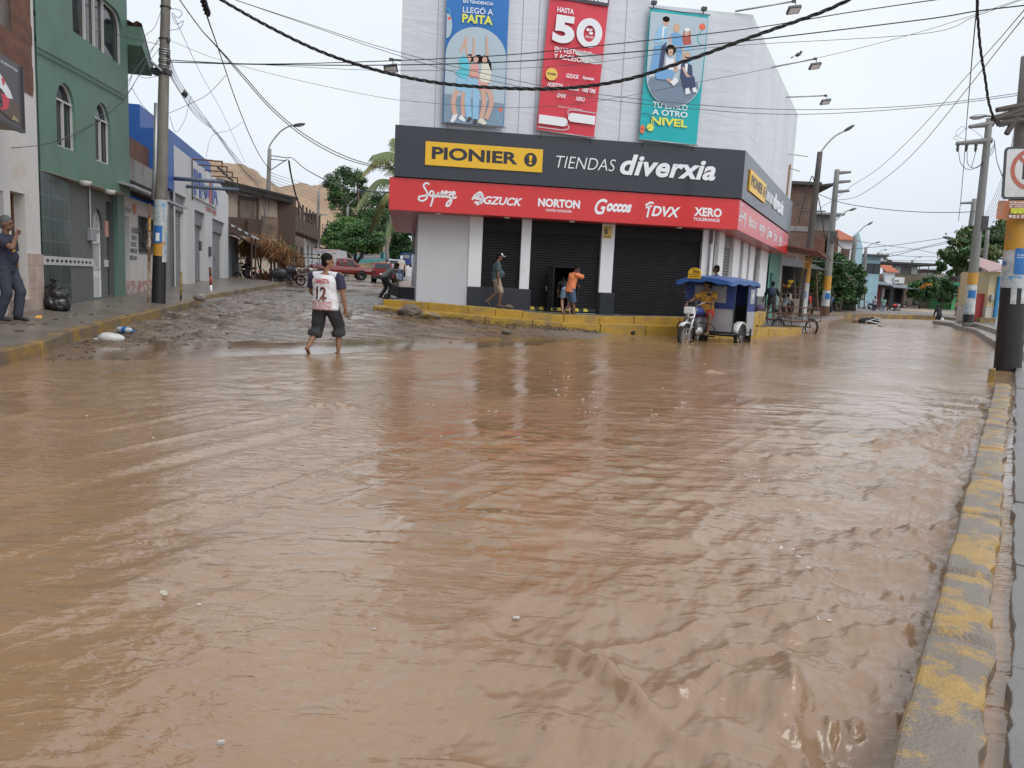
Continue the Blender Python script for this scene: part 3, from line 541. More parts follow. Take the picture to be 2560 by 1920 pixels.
# side street facade
zs=FS.hit(1860,600,OW)[1];mbw=[]
spil=[(1792,1805),(1830,1846),(1855,1866),(1872,1884),(1899,1918)];sh=[(1781,1792),(1805,1830),(1846,1855),(1866,1872),(1884,1899)]
for p0,p1 in spil:
 a0,a1=FS.hit(p0,640,OW)[0],FS.hit(p1,640,OW)[0];mb=MB(TS);mb.bx(a0,a1,-OW-.06,-OW+.4,zpl+.1,zr0);mb.build('pillar',m_white,SHOP,bev=.012)
 mb=MB(TS);mb.bx(a0-.02,a1+.02,-OW-.08,-OW+.4,zf-.3,zpl+.098);mb.build('plinth',mat('grey plinth',(.12,.12,.125),.5)if p0==1792 else bpy.data.materials['grey plinth'],SHOP,bev=.01)
for p0,p1 in sh:
 a0,a1=FS.hit(p0,640,OW)[0],FS.hit(p1,640,OW)[0];mb=MB(TS);shutter(mb,a0-.02,a1+.02,zf-.2,zr0-.3,-OW+.12,.11,.035);mb.bx(a0,a1,-OW+.04,-OW+.14,zr0-.45,zr0);mb.build('shutter',m_shutg,SHOP)
mb=MB(TS);a_=FS.hit(1918,640,OW)[0];mb.bx(a_-.3,a_,-OW+.0,6,zf-.3,zr0);mb.build('end_wall',m_wall,SHOP)
# ---- lettering on the fascias
def sign_set(T,o1,o2,hitf,name):
 pass
YF=-.12-.006
y0a,y0z=FM.hit(1064,351,.12);y1a,y1z=FM.hit(1357,377,.12);yb=FM.hit(1355,433,.12)[1];yt=(y0z+y1z)/2
yb=(FM.hit(1064,412,.12)[1]+yb)/2
def fascia(T,sc,x_off,y,par):
 f=lambda a:x_off+(a-y0a)*sc
 mb=MB(T);mb.bx(f(y0a),f(y1a),y-.05,y,yb,yt);pn=mb.build('name_panel',m_yel,par,bev=.006)
 H=yt-yb;mb=MB(T);z0,z1=yb+.27*H,yb+.80*H;f0=y0a+.0
 Wd=y1a-y0a;yy=y-.056
 def g(u0,u1,s,off=.045):text(mb,s,f(y0a+u0*Wd),f(y0a+u1*Wd),z0,z1,yy,off)
 g(.055,.785,'PIONIER',.035)
 c=(f(y0a+.895*Wd),yb+.52*H);rx=.056*Wd*sc;rz=.30*H;n=28
 mb.face([(c[0]+rx*math.cos(2*math.pi*k/n),yy,c[1]+rz*math.sin(2*math.pi*k/n))for k in range(n)]);mb.build('lettering',m_letb,pn)
 mb=MB(T);w_=.012*Wd*sc;mb.face([(c[0]-w_*1.3,yy-.004,c[1]+rz*.62),(c[0]+w_*1.3,yy-.004,c[1]+rz*.62),(c[0]+w_*.8,yy-.004,c[1]-rz*.2),(c[0]-w_*.8,yy-.004,c[1]-rz*.2)])
 mb.face([(c[0]+w_*1.3*math.cos(2*math.pi*k/12),yy-.004,c[1]-rz*.5+rz*.17*math.sin(2*math.pi*k/12))for k in range(12)]);mb.build('exclamation_mark',m_yel,pn)
 mb=MB(T);t0=FM.hit(1389,420,.12);t1=FM.hit(1537,430,.12);zb=FM.hit(1460,424,.12)[1];zt_=FM.hit(1460,394,.12)[1]
 text(mb,'TIENDAS',f(t0[0]),f(t1[0]),zb,zt_,y-.03,-.012,.2,thick=.03)
 t0=FM.hit(1548,440,.12);t1=FM.hit(1787,450,.12);zb=FM.hit(1700,447,.12)[1];zt_=FM.hit(1600,388,.12)[1]
 text(mb,'diverxia',f(t0[0]),f(t1[0]),zb,zt_,y-.04,.03,.25,1.04,thick=.04);mb.build('lettering',m_letw,par)
fas=[o for o in bpy.data.objects if o.name=='black_fascia'][0];can=[o for o in bpy.data.objects if o.name=='red_canopy'][0]
fascia(None,1,y0a,YF,fas)
SQ=[[(.28,.95),(.2,1.0),(.13,.9),(.17,.78),(.23,.62),(.22,.42),(.12,.3),(.02,.34),(.03,.45),(.15,.5),(.27,.55)],[(.40,.66),(.33,.70),(.29,.58),(.34,.5),(.41,.64),(.38,.4),(.33,.1)],[(.41,.64),(.44,.5),(.48,.52),(.52,.66),(.52,.52),(.57,.52),(.60,.64)],[(.58,.56),(.65,.66),(.62,.72),(.59,.6),(.63,.5),(.69,.56)],[(.68,.56),(.75,.68),(.72,.73),(.69,.62),(.73,.5),(.78,.55)],[(.78,.68),(.86,.7),(.79,.52),(.87,.45),(.82,.2),(.74,.16),(.77,.3),(.9,.5)],[(.88,.55),(.95,.66),(.92,.73),(.88,.6),(.93,.48),(1.0,.55)]]
def canopy_marks(T,f,y,par,sc):
 h=zk0-zr0;Z=lambda v:zr0+h*v
 mb=MB(T)
 def X(px):return f(FM.hit(px,510,.06)[0])
 x0,x1=X(1045),X(1141)
 for st in SQ:stroke(mb,[(x0+(x1-x0)*u,Z(.08)+h*.78*v)for u,v in st],.055 if sc==1 else.05,y)
 x0,x1=X(1180),X(1207)
 for a in([(.3,.75),(.75,.95),(1,.6),(.9,.2),(.4,.0)],[(0,.35),(.3,.75),(.7,.7),(.1,.45)],[(.2,.15),(.7,.2),(.75,.45),(.35,.4)],[(.5,.75),(.9,.7),(.85,.3),(.6,.1)]):stroke(mb,[(x0+(x1-x0)*u,Z(.30)+h*.40*v)for u,v in a],.06,y)
 text(mb,'GZUCK',X(1209),X(1306),Z(.33),Z(.58),y,.03,.3)
 text(mb,'NORTON',X(1345),X(1450),Z(.36),Z(.62),y,.045);text(mb,'UNITED KINGDOM',X(1365),X(1429),Z(.22),Z(.30),y,.01)
 text(mb,'G',X(1487),X(1518),Z(.22),Z(.72),y,.02,.35);text(mb,'occos',X(1517),X(1580),Z(.33),Z(.60),y,.05,.35)
 text(mb,'DVX',X(1630),X(1702),Z(.27),Z(.60),y,.03,.25)
 for a in([(0,.75),(.6,.95),(1,.9)],[(.05,.6),(.8,.75)],[(.5,.7),(.3,0)]):stroke(mb,[(X(1614)+(X(1634)-X(1614))*u,Z(.22)+h*.5*v)for u,v in a],.06,y)
 text(mb,'XERO',X(1737),X(1806),Z(.36),Z(.64),y,.035);text(mb,'TOLERANCE',X(1736),X(1802),Z(.21),Z(.31),y,.02)
 mb.build('lettering',m_letw,par)
canopy_marks(None,lambda a:a,-.06-.006,can,1)
# the same signs again on the side street
s0,s1=FS.hit(1873,436,.12)[0],FS.hit(1911,480,.12)[0]
fascia(TS,(s1-s0)/(y1a-y0a),s0,YF,fas)
q0,q1=FS.hit(1846,560,.06)[0],FS.hit(1953,620,.06)[0];b0,b1=FM.hit(1045,510,.06)[0],FM.hit(1806,510,.06)[0]
canopy_marks(TS,lambda a:q0+(a-b0)/(b1-b0)*(q1-q0),-.06-.006,can,.5)
# notice on the third pillar
a_,z_=FM.hit(1519,580,OW+.06);mb=MB();mb.bx(a_-.15,a_+.15,-OW-.07,-OW-.062,z_-.22,z_+.2);s=mb.build('notice',mat('notice',(.72,.5,.12),.5),SHOP)
mb=MB();text(mb,'SK',a_-.11,a_+.02,z_-.08,z_+.1,-OW-.075,.05);text(mb,'ATENCION',a_-.12,a_+.12,z_+.11,z_+.16,-OW-.075,.02);text(mb,'ZONA SEGURA',a_-.12,a_+.12,z_-.18,z_-.13,-OW-.075,.02);mb.build('lettering',m_letb,s)
# ---------------------------------------------------------------- banners and floodlights of the shop
m_skin=mat('skin brown',(.30,.155,.09),.5,var=.05,bump=.02);m_pskin=mat('printed skin',(.62,.38,.29),.4,var=.08,bump=0);m_hair=mat('black hair',(.010,.008,.007),.75,var=.2,bump=.25,bsc=90,spec=.15)
def pm(name,c,**k):return mat(name,c,.38,var=.03,bump=.02,**k)
m_pb=pm('print blue',(.015,.16,.47));m_pg=pm('print pale grey',(.42,.52,.58));m_pg2=pm('print slate',(.20,.29,.38));m_pt=pm('print teal',(.0,.40,.43));m_pr=pm('print red',(.62,.035,.06));m_pw=pm('print white',(.78,.80,.82))
m_py=pm('print lime',(.74,.74,.10));m_po=pm('print orange',(.75,.14,.06));m_pd=pm('print charcoal',(.05,.045,.055));m_cy=pm('print cyan cloth',(.10,.55,.66));m_dn=pm('print denim',(.16,.36,.62));m_ld=pm('print light denim',(.28,.52,.72));m_cr=pm('print cream',(.72,.70,.58));m_pk=pm('print pink',(.72,.34,.32));m_sl=pm('print silver',(.5,.52,.55));m_ye=pm('print amber',(.80,.55,.10));m_nv=pm('print navy',(.03,.05,.13));m_rh=pm('print red hair',(.45,.08,.06));m_bl=pm('print blond',(.55,.38,.20))
def banner(name,label,corners,out):
 (ax,ay),(bx_,by),(cx,cy),(dx,dy)=corners
 P=[FM.hit(x,y,out)for x,y in corners];a0=(P[0][0]+P[3][0])/2;a1=(P[1][0]+P[2][0])/2;z1=(P[0][1]+P[1][1])/2;z0=(P[2][1]+P[3][1])/2
 t=thing(name,label,'banner',tuple(FM.pt(a0,z0,out)),FM.a,'banners on the shop front');return t,a1-a0,z1-z0
def sheet(t,W,H,m,name='sheet',amp=.012,sag=0,seed=0,z0=0):
 xs=np.linspace(0,W,17);zs=np.linspace(z0,H,40);X,Z=np.meshgrid(xs,zs);Yd=amp*np.sin(X/W*9+Z*1.1+seed)+amp*1.5*vnoise(X*1.2,Z*.9,seed)+sag*np.exp(-((X-W*.85)/.35)**2-((Z-H*.55)/.9)**2)
 mb=MB();c=X.shape[1];mb.add([(x,y,z)for x,y,z in zip(X.ravel(),Yd.ravel(),Z.ravel())],[(i*c+j,i*c+j+1,(i+1)*c+j+1,(i+1)*c+j)for i in range(X.shape[0]-1)for j in range(c-1)])
 return mb.build(name,m,t,smooth=True)
def rods(t,W,H):
 for z in(0,H):mb=MB();mb.cyl((-.05,.0,z),(W+.05,.0,z),.022,n=8);mb.build('rod',m_galv,t,smooth=True)
 for x in(.15,W-.1):mb=MB();mb.tube([(x,.02,0),(x+.04,.1,-.16),(x,.16,-.3)],.008,5);mb.build('tie_cord',m_metal,t)
def disc(mb,cx,cz,rx,rz,y,a0=0,a1=2*math.pi,n=30):mb.face([(cx+rx*math.cos(a0+(a1-a0)*k/n),y,cz+rz*math.sin(a0+(a1-a0)*k/n))for k in range(n+(0 if a1-a0>6.2 else 1))])
def blob(mb,pts,y,S,O):mb.face([(O[0]+S[0]*u,y,O[1]+S[1]*v)for u,v in pts])
def model(t,y,S,O,parts,name='printed_figure'):
 mats=[];mb=MB();k=0
 for m,shp in parts:
  if m not in mats:mats.append(m)
  mb.mi=mats.index(m);k+=1
  if len(shp)==5 and not hasattr(shp[0],'__len__'):disc(mb,O[0]+S[0]*shp[0],O[1]+S[1]*shp[1],S[0]*shp[2],S[1]*shp[3],y-.0008*k,n=14)
  elif shp[0]=='l':stroke(mb,[(O[0]+S[0]*u,O[1]+S[1]*v)for u,v in shp[2]],shp[1]*S[0],y-.0008*k,4)
  else:blob(mb,shp,y-.0008*k,S,O)
 return mb.build(name,mats,t)
# banner with three dancing models
t,W,H=banner('banner','blue banner with three dancing models and the word PAITA, on the shop',((1114,-60),(1270,-60),(1265,316),(1111,311)),.25)
sh_=sheet(t,W,H,m_pb,amp=.006);rods(t,W,H);YB=-.045
mb=MB();zc=H*.46;mb.face([(W*.5+W*.488*math.cos(a),YB,zc+W*.46*math.sin(a))for a in np.linspace(0,math.pi,40)]+[(W*.012,YB,0.02),(W*.988,YB,.02)]);mb.build('picture',m_pg,t)
mb=MB();mb.face([(W*.012,YB-.002,.02),(W*.988,YB-.002,.02),(W*.988,YB-.002,H*.16),(W*.012,YB-.002,H*.2)]);mb.build('picture_floor',m_pg2,t)
mb=MB();u=H/376*1.0;zz=lambda py:FM.hit(1190,py,.25)[1]-FM.hit(1190,313.5,.25)[1];xx=lambda px:FM.hit(px,100,.25)[0]-FM.hit(1113,100,.25)[0]
text(mb,'EN TENDENCIA',xx(1154),xx(1229),zz(11),zz(3),YB,.02);text(mb,'LLEGÓ A',xx(1154),xx(1229),zz(35),zz(17),YB,.01);mb.build('lettering',m_pw,t)
mb=MB();text(mb,'PAITA',xx(1153),xx(1229),zz(60),zz(38),YB,.035);mb.build('lettering',m_py,t)
mb=MB();mb.face([(.02+W*.09*max(0,math.cos(a)),YB,zz(72)+W*.19*math.sin(a))for a in np.linspace(-1.57,1.57,20)]);mb.build('circle',m_pg,t)
mb=MB();disc(mb,xx(1121),zz(53),.05,.05,YB-.002,n=20);disc(mb,W*.93,zz(270),.06,.06,YB-.004,n=20);mb.build('dot',m_po,t)
mb=MB();stroke(mb,[(.02,zz(28)),(.1,zz(32)),(.12,zz(45))],.02,YB-.002);stroke(mb,[(W*.9,zz(275)),(W*.88,zz(290)),(W*.98,zz(306))],.02,YB-.004);mb.build('ring',m_cy,t)
S,O=(W,zz(90)-zz(312)),(0,zz(312))
leg=lambda m,pts,w=.07:(m,('l',w,pts))
model(t,YB-.006,S,O,[(m_pskin,('l',.035,[(.24,.80),(.30,.90),(.34,.98)])),(m_pskin,('l',.035,[(.36,.78),(.33,.88),(.34,.97)])),(m_hair,(.41,.745,.065,.045,0)),(m_pskin,(.385,.735,.04,.036,0)),leg(m_pskin,[(.24,.40),(.16,.25),(.20,.08)],.075),leg(m_pskin,[(.33,.40),(.31,.25),(.33,.08)],.06),(m_pw,[(.12,.01),(.16,.09),(.24,.10),(.20,.03),(.15,0)]),(m_pw,[(.25,.06),(.30,.10),(.36,.05),(.36,.02),(.28,.04)]),(m_ld,[(.20,.52),(.36,.50),(.36,.36),(.20,.37)]),(m_cy,[(.22,.71),(.30,.77),(.38,.72),(.40,.60),(.35,.49),(.17,.56),(.26,.62)])])
model(t,YB-.012,S,O,[(m_pskin,('l',.035,[(.44,.75),(.46,.86),(.45,.98)])),(m_hair,(.54,.74,.075,.05,0)),(m_pskin,(.50,.735,.04,.036,0)),leg(m_ld,[(.43,.52),(.39,.3),(.42,.08)],.10),leg(m_ld,[(.52,.52),(.52,.3),(.53,.06)],.10),(m_pd,[(.38,.03),(.42,.08),(.48,.06),(.42,.02)]),(m_pd,[(.48,.02),(.52,.07),(.57,.03),(.53,0)]),(m_pk,[(.43,.68),(.54,.68),(.56,.52),(.41,.53)]),(m_pskin,('l',.03,[(.44,.66),(.41,.56),(.50,.60)]))])
model(t,YB-.018,S,O,[(m_pskin,('l',.035,[(.69,.77),(.67,.88),(.66,1.0)])),(m_hair,[(.58,.74),(.62,.79),(.68,.78),(.75,.70),(.76,.62),(.70,.62),(.64,.68)]),(m_pskin,(.64,.735,.042,.038,0)),leg(m_pskin,[(.62,.42),(.66,.25),(.62,.08)],.075),leg(m_pskin,[(.70,.42),(.78,.27),(.70,.07)],.075),(m_pk,[(.55,.52),(.71,.50),(.70,.38),(.56,.40)]),(m_cr,[(.60,.69),(.70,.70),(.76,.60),(.74,.48),(.55,.49),(.58,.60)]),(m_pskin,('l',.03,[(.56,.52),(.62,.45),(.70,.42)])),(m_cr,[(.56,.02),(.60,.08),(.66,.07),(.72,.02),(.66,0),(.60,.02)])])
# red sale banner
t,W,H=banner('banner','red sale banner saying HASTA 50% with a torn fold, middle of the three',((1370,-40),(1519,-36),(1488,342),(1341,325)),.25)
t.rotation_euler=(0,R(3.2),FM.a);WM[t.name]=WM[t.name]@Matrix.Rotation(R(3.2),4,'Y');t.location=tuple(FM.pt(FM.hit(1341,325,.25)[0],FM.hit(1341,325,.25)[1],.25));W*=.985
sheet(t,W,H,m_pr,amp=.012,sag=-.09,seed=3);rods(t,W,H);q=lambda px,py:((px-1341-(325-py)*.085)/148*W,(325-py+(px-1341)*.115-(0))/340*H*.93)
mb=MB();mb.bx(0,W,YB-.005,YB,H*.89,H);mb.build('header',m_pd,t)
mb=MB();text(mb,'TIENDAS',W*.06,W*.36,H*.915,H*.95,YB-.011,0,.15);text(mb,'diverxia',W*.40,W*.98,H*.91,H*.975,YB-.012,.04,.2)
YR=YB-.03
text(mb,'HASTA',W*.14,W*.42,H*.80,H*.835,YR,.03);text(mb,'5',W*.10,W*.47,H*.60,H*.785,YR,.055);mb.build('lettering',m_pw,t)
mb=MB();n=36;ring_=[(W*.72+W*.22*s*math.cos(2*math.pi*k/n),YR,H*.695+H*.098*s*math.sin(2*math.pi*k/n))for s in(1,)for k in range(n)];inn=[(W*.72+W*.10*math.cos(2*math.pi*k/n),YR,H*.69+H*.055*math.sin(2*math.pi*k/n))for k in range(n)]
mb.add(ring_+inn,[(k,(k+1)%n,n+(k+1)%n,n+k)for k in range(n)]);text(mb,'%',W*.66,W*.78,H*.685,H*.725,YR,.05);text(mb,'DSCTO',W*.66,W*.79,H*.66,H*.675,YR,.02)
text(mb,'EN VESTUARIO',W*.16,W*.80,H*.535,H*.57,YR-.03,.02);text(mb,'Y ACCESORIOS',W*.16,W*.84,H*.49,H*.525,YR-.03,.02);mb.build('lettering',m_pw,t)
mb=MB();T=[(W*.46,-.12,H*.565),(W*.96,-.20,H*.55),(W*1.0,-.10,H*.50),(W*.75,-.05,H*.485)];mb.face(T);mb.build('torn_flap',m_pw,t)
mb=MB();disc(mb,W*.155,H*.385,W*.10,W*.10,YR);c=mb.build('logo_disc',m_ye,t);mb=MB();text(mb,'PIONIER',W*.08,W*.23,H*.378,H*.394,YR-.003,.03);mb.build('lettering',m_pd,c)
mb=MB()
for s,x0,x1,z in(('GZUCK',.40,.62,.375),('Squeeze',.68,.88,.375),('NORTON',.1,.36,.30),('Goccos',.43,.64,.295),('FREE TIME',.70,.93,.295),('DVX',.28,.44,.235),('XERO',.60,.76,.23)):text(mb,s,W*x0,W*x1,H*z,H*(z+.028),YR-.04,.03,.2)
text(mb,'PRENDAS SELECCIONADAS',W*.32,W*.74,H*.172,H*.18,YR);mb.build('lettering',m_pw,t)
def pill(mb,x0,x1,z,h,y,l=True,r=True):
 a=[(x0-.0,y,z),(x1,y,z)];pts=[]
 pts+=[(x1+h/2*math.cos(t_),y,z+h/2+h/2*math.sin(t_))for t_ in np.linspace(-1.57,1.57,8)]if r else[(x1,y,z),(x1,y,z+h)]
 pts+=[(x0-h/2*math.cos(t_),y,z+h/2-h/2*math.sin(t_))for t_ in np.linspace(-1.57,1.57,8)]if l else[(x0,y,z+h),(x0,y,z)]
 mb.face(pts)
mb=MB();pill(mb,.03,W*.44,H*.045,H*.06,YR,l=False);pill(mb,W*.58,W*.98,H*.085,H*.06,YR,r=False);mb.build('white_bar',m_pw,t)
mb=MB();stroke(mb,[(.03,H*.02),(W*.4,H*.02),(W*.52,H*.03),(W*.54,H*.05),(W*.48,H*.07)],.03,YR);stroke(mb,[(W*.98,H*.165),(W*.56,H*.165),(W*.50,H*.145),(W*.53,H*.12)],.03,YR);mb.build('grey_line',m_sl,t)
# teal banner
t,W,H=banner('banner','teal banner with five young models in denim and the word NIVEL, rightmost of the three',((1614,20),(1763,32),(1740,361),(1597,349)),.25)
a_,z_=FM.hit(1597,349,.25);t.location=tuple(FM.pt(a_,z_,.25));t.rotation_euler=(0,R(1.2),FM.a);WM[t.name]=Matrix.Translation(t.location)@Matrix.Rotation(FM.a,4,'Z')@Matrix.Rotation(R(1.2),4,'Y')
sheet(t,W,H,m_pt,amp=.008,seed=5);rods(t,W,H)
for x in(.1,W*.9):mb=MB();mb.box((x,-.06,H+.14),(.16,.14,.1));mb.box((x,-.02,H+.06),(.03,.03,.1));mb.build('lamp',m_metal,t)
mb=MB();zc=H*.5;mb.face([(W*.5+W*.47*math.cos(a),YB,zc+W*.47*math.sin(a))for a in np.linspace(math.pi,2*math.pi,40)]+[(W*.985,YB,H*.97),(.02,YB,H*.97)]);mb.build('picture',m_pg,t)
mb=MB();mb.face([(W*.5+W*.45*math.cos(a),YB-.002,zc-.02+W*.45*math.sin(a))for a in np.linspace(math.pi+.25,2*math.pi-.25,30)]+[(W*.9,YB-.002,H*.48),(W*.1,YB-.002,H*.48)]);mb.build('picture_floor',pm('print grey floor',(.17,.23,.31)),t)
mb=MB();text(mb,'TU ESTILO',W*.18,W*.78,H*.255,H*.30,YB,.01);text(mb,'A OTRO',W*.18,W*.79,H*.20,H*.245,YB,.02);mb.build('lettering',m_pw,t);mb=MB();text(mb,'NIVEL',W*.18,W*.80,H*.125,H*.185,YB,.035);mb.build('lettering',m_py,t)
mb=MB();disc(mb,W*.17,H*.10,W*.06,W*.06,YB-.003);mb.build('dot',m_py,t);mb=MB();disc(mb,W*.90,H*.90,W*.055,W*.055,YB-.003);disc(mb,W*.04,H*.08,W*.04,W*.07,YB-.003);mb.build('dot',m_po,t)
mb=MB();stroke(mb,[(W*.92,H*.88),(W*.84,H*.83),(W*.86,H*.78),(W*.95,H*.76)],.03,YB-.003);mb.build('ring',m_pt,t);mb=MB();stroke(mb,[(.02,H*.20),(W*.12,H*.20),(W*.2,H*.16),(W*.19,H*.12)],.02,YB-.003);stroke(mb,[(.04,H*.085),(W*.1,H*.08),(W*.17,H*.1)],.02,YB-.003);mb.build('ring',m_nv,t)
S,O=(W,H),(0,0);yy=YB-.006
model(t,yy,S,O,[(m_dn,[(.12,.72),(.30,.74),(.29,.55),(.22,.52),(.08,.53)]),(m_pskin,(.28,.905,.05,.03,0)),(m_hair,(.28,.925,.06,.022,0)),(m_pw,[(.22,.87),(.30,.87),(.31,.76),(.22,.76)]),(m_ld,[(.16,.86),(.23,.88),(.24,.74),(.10,.74)]),(m_ld,[(.27,.87),(.32,.84),(.30,.72),(.25,.72)]),(m_nv,[(.24,.72),(.32,.76),(.30,.56),(.22,.54)]),(m_pw,[(.06,.50),(.14,.53),(.18,.50),(.08,.48)])])
model(t,yy,S,O,[(m_bl,(.47,.87,.055,.035,0)),(m_pskin,(.47,.868,.036,.026,0)),(m_dn,[(.38,.82),(.46,.84),(.56,.82),(.60,.74),(.56,.62),(.50,.62),(.50,.72),(.40,.74)]),(m_pskin,('l',.03,[(.38,.80),(.40,.74),(.52,.72)])),(m_pw,[(.52,.60),(.60,.60),(.60,.56),(.53,.57)])])
model(t,yy-.008,S,O,[(m_rh,[(.58,.80),(.60,.86),(.70,.86),(.74,.76),(.70,.72),(.62,.74)]),(m_pskin,(.645,.84,.04,.028,0)),(m_pw,(.645,.865,.05,.014,0)),(m_ld,[(.58,.74),(.74,.76),(.78,.66),(.74,.58),(.60,.62)]),(m_pskin,('l',.03,[(.60,.74),(.64,.64),(.70,.62)]))])
model(t,yy-.016,S,O,[(m_hair,(.40,.70,.09,.04,0)),(m_pskin,(.40,.685,.045,.03,0)),(m_pskin,('l',.04,[(.48,.62),(.53,.56),(.44,.53)])),(m_pw,[(.33,.64),(.40,.63),(.47,.64),(.47,.55),(.33,.55)]),(m_dn,[(.16,.51),(.34,.56),(.50,.54),(.46,.48),(.30,.47),(.20,.47)]),(m_pskin,('l',.05,[(.38,.48),(.46,.46),(.50,.46)])),(m_pw,[(.44,.46),(.52,.50),(.58,.47),(.50,.43)])])
model(t,yy-.02,S,O,[(m_bl,(.69,.665,.06,.04,0)),(m_pskin,(.69,.655,.042,.03,0)),(m_pd,[(.65,.662),(.73,.662),(.73,.650),(.65,.650)]),(m_nv,[(.60,.60),(.68,.62),(.78,.60),(.82,.50),(.60,.49)]),(m_pw,[(.66,.61),(.71,.61),(.71,.54),(.67,.54)]),(m_pskin,('l',.04,[(.63,.58),(.72,.52),(.84,.50)])),(m_nv,[(.62,.50),(.84,.52),(.88,.44),(.80,.42),(.78,.46),(.74,.40),(.68,.42)]),(m_pw,[(.70,.42),(.76,.43),(.80,.39),(.72,.375)]),(m_pw,[(.82,.43),(.88,.44),(.92,.40),(.84,.40)])])
# floodlights on long arms
def flood(p0,p1,lab):
 t=thing('floodlight',lab,'floodlight',tuple(p0),0,'floodlights on the shop');mb=MB();mb.cyl(p0,p1,.03,n=8);mb.build('arm',m_metal if abs(p1.x-p0.x)<1.2 else m_galv,t,w=True,smooth=True)
 q=p1+V((.0,-.05,-.28));mb=MB();mb.tube([p1,p1+V((.06,0,-.05)),q+V((.05,0,.08)),q],.014,6);mb.box(p1,(.12,.08,.08));mb.build('bracket',m_metal,t,w=True)
 mb=MB();rot=Matrix.Rotation(R(-28),3,'X')@Matrix.Rotation(R(-12),3,'Y');mb.box(q,(.42,.30,.09),rot);h=mb.build('lamp_head',m_metal,t,w=True,bev=.015);mb=MB();mb.box(q+rot@V((0,0,-.048)),(.34,.22,.006),rot);mb.build('glass',m_lamp,h,w=True)
def on_s(px,py,o=0.):a_,z_=FS.hit(px,py,o);return FS.pt(a_,z_,o)
def arm(p,px,py):
 d=ray(px,py);n_=-FS.i;C=V((0,0,CH));e=C+d*(p.y+.6)/d.y;return e
p=FM.pt(*FM.hit(1838,30));flood(p+V((0,0,.02)),at(1985,3,p.y-.2),'floodlight on a long arm off the top front corner of the shop')
p=on_s(1930,168);flood(p,at(2038,147,p.y),'floodlight arm with a small bird, on the shop roof edge to the right')
p=on_s(1966,243);flood(p,at(2064,239,p.y),'lowest floodlight arm on the rear right edge of the shop wall')
p=FM.pt(*FM.hit(1004,151));flood(p,at(978,149,p.y-.3),'short floodlight on the left edge of the pale shop wall')
p=at(1995,143,on_s(1930,168).y);mb=MB();mb.ell(p+V((0,0,.10)),(.13,.06,.07),rot=Matrix.Rotation(-.5,3,'Y'));mb.ell(p+V((.1,0,.2)),.045);mb.prism([p+V((.13,0,.2)),p+V((.19,0,.19)),p+V((.13,0,.18))],(0,.015,0));mb.prism([p+V((-.08,-.02,.08)),p+V((-.28,-.02,-.02)),p+V((-.25,-.02,-.06))],(0,.04,0));mb.tube([p+V((0,0,.05)),p+V((0,0,0))],.01,5)
mb.build('bird',m_metal,smooth=True,label='small dark bird perched on the floodlight arm',cat='bird')
for(x0,y0),(x1,y1)in(((1973,384),(2020,391)),((1975,418),(1999,428))):
 p=on_s(x0,y0);mb=MB();mb.cyl(p-V((.1,0,0)),at(x1,y1,p.y),.03,n=8);mb.build('bracket_rod',m_galv,SHOP,w=True)
mb=MB();a_,z_=FS.hit(1976,372);mb.cyl(FS.pt(a_+.1,zk1-1.2),FS.pt(a_+.1,zk1+1.6,.05),.05,n=8);mb.build('drain_pipe',mat('rusty pipe',(.33,.22,.13),.7),SHOP,w=True)
# ---------------------------------------------------------------- houses of the left street
def rect(fr,x0,y0,x1,y1,out=0.):
 xm,ym=(x0+x1)/2,(y0+y1)/2;a0=fr.hit(x0,ym,out)[0];a1=fr.hit(x1,ym,out)[0];z1=fr.hit(xm,y0,out)[1];z0=fr.hit(xm,y1,out)[1];return a0,a1,z0,z1
def rl(a0,a1,z0,z1):return[(a0,z0),(a1,z0),(a1,z1),(a0,z1)]
def archl(a0,a1,z0,z1,n=9):r=(a1-a0)/2;zs=z1-r*1.15;return[(a0,z0),(a1,z0)]+[((a0+a1)/2+r*math.cos(t),zs+r*1.15*math.sin(t))for t in np.linspace(0,math.pi,n)]
m_glass=mat('dark window glass',(.02,.022,.026),.08,var=.1,bump=0,spec=.6);m_frame=mat('white window frame',(.5,.5,.49),.5,var=.05,bump=0)
m_wood=mat('old brown wood',(.075,.045,.03),.7,var=.35,sc=3,bump=.3,stretch=(1,1,8));m_woodl=mat('weathered planks',(.20,.135,.095),.75,var=.3,sc=3,bump=.3,stretch=(.6,.6,7),dirt=(.09,.06,.045),dsc=2)
m_lime=mat('flaking whitewash',(.60,.585,.56),.7,var=.06,sc=1.5,bump=.15,dirt=(.46,.33,.16),dsc=.55,damt=.30);m_cream=mat('cream plaster',(.52,.45,.36),.7,var=.08,bump=.15,dirt=(.40,.35,.30),dsc=.9,damt=.4)
m_brick=bricks('red brick',(.20,.085,.05),(.145,.062,.04),(.12,.09,.075),.34,.14,.012);m_brick2=bricks('brown brick',(.165,.088,.062),(.125,.068,.05),(.15,.125,.105),.26,.11,.012,dirt=(.2,.17,.14))
m_green=mat('green paint',(.115,.205,.160),.55,var=.05,sc=.9,bump=.12,bsc=18,dirt=(.09,.165,.13),dsc=1.3,damt=.42,drips=.5)
m_gtile=bricks('green marbled tile',(.028,.06,.05),(.018,.042,.036),(.11,.13,.12),.30,.46,.012,off=0,rough=.28,bump=.15,dirt=(.06,.085,.08),damt=.36)
m_ptile=mat('grey tile bed',(.115,.125,.12),.6,var=.12,sc=2.5,bump=.15,dirt=(.06,.066,.064),dsc=2.6,damt=.33,drips=.5);m_pink=bricks('pink tile',(.52,.40,.34),(.47,.36,.31),(.36,.29,.25),.42,.44,.01,off=0,rough=.4,bump=.08)
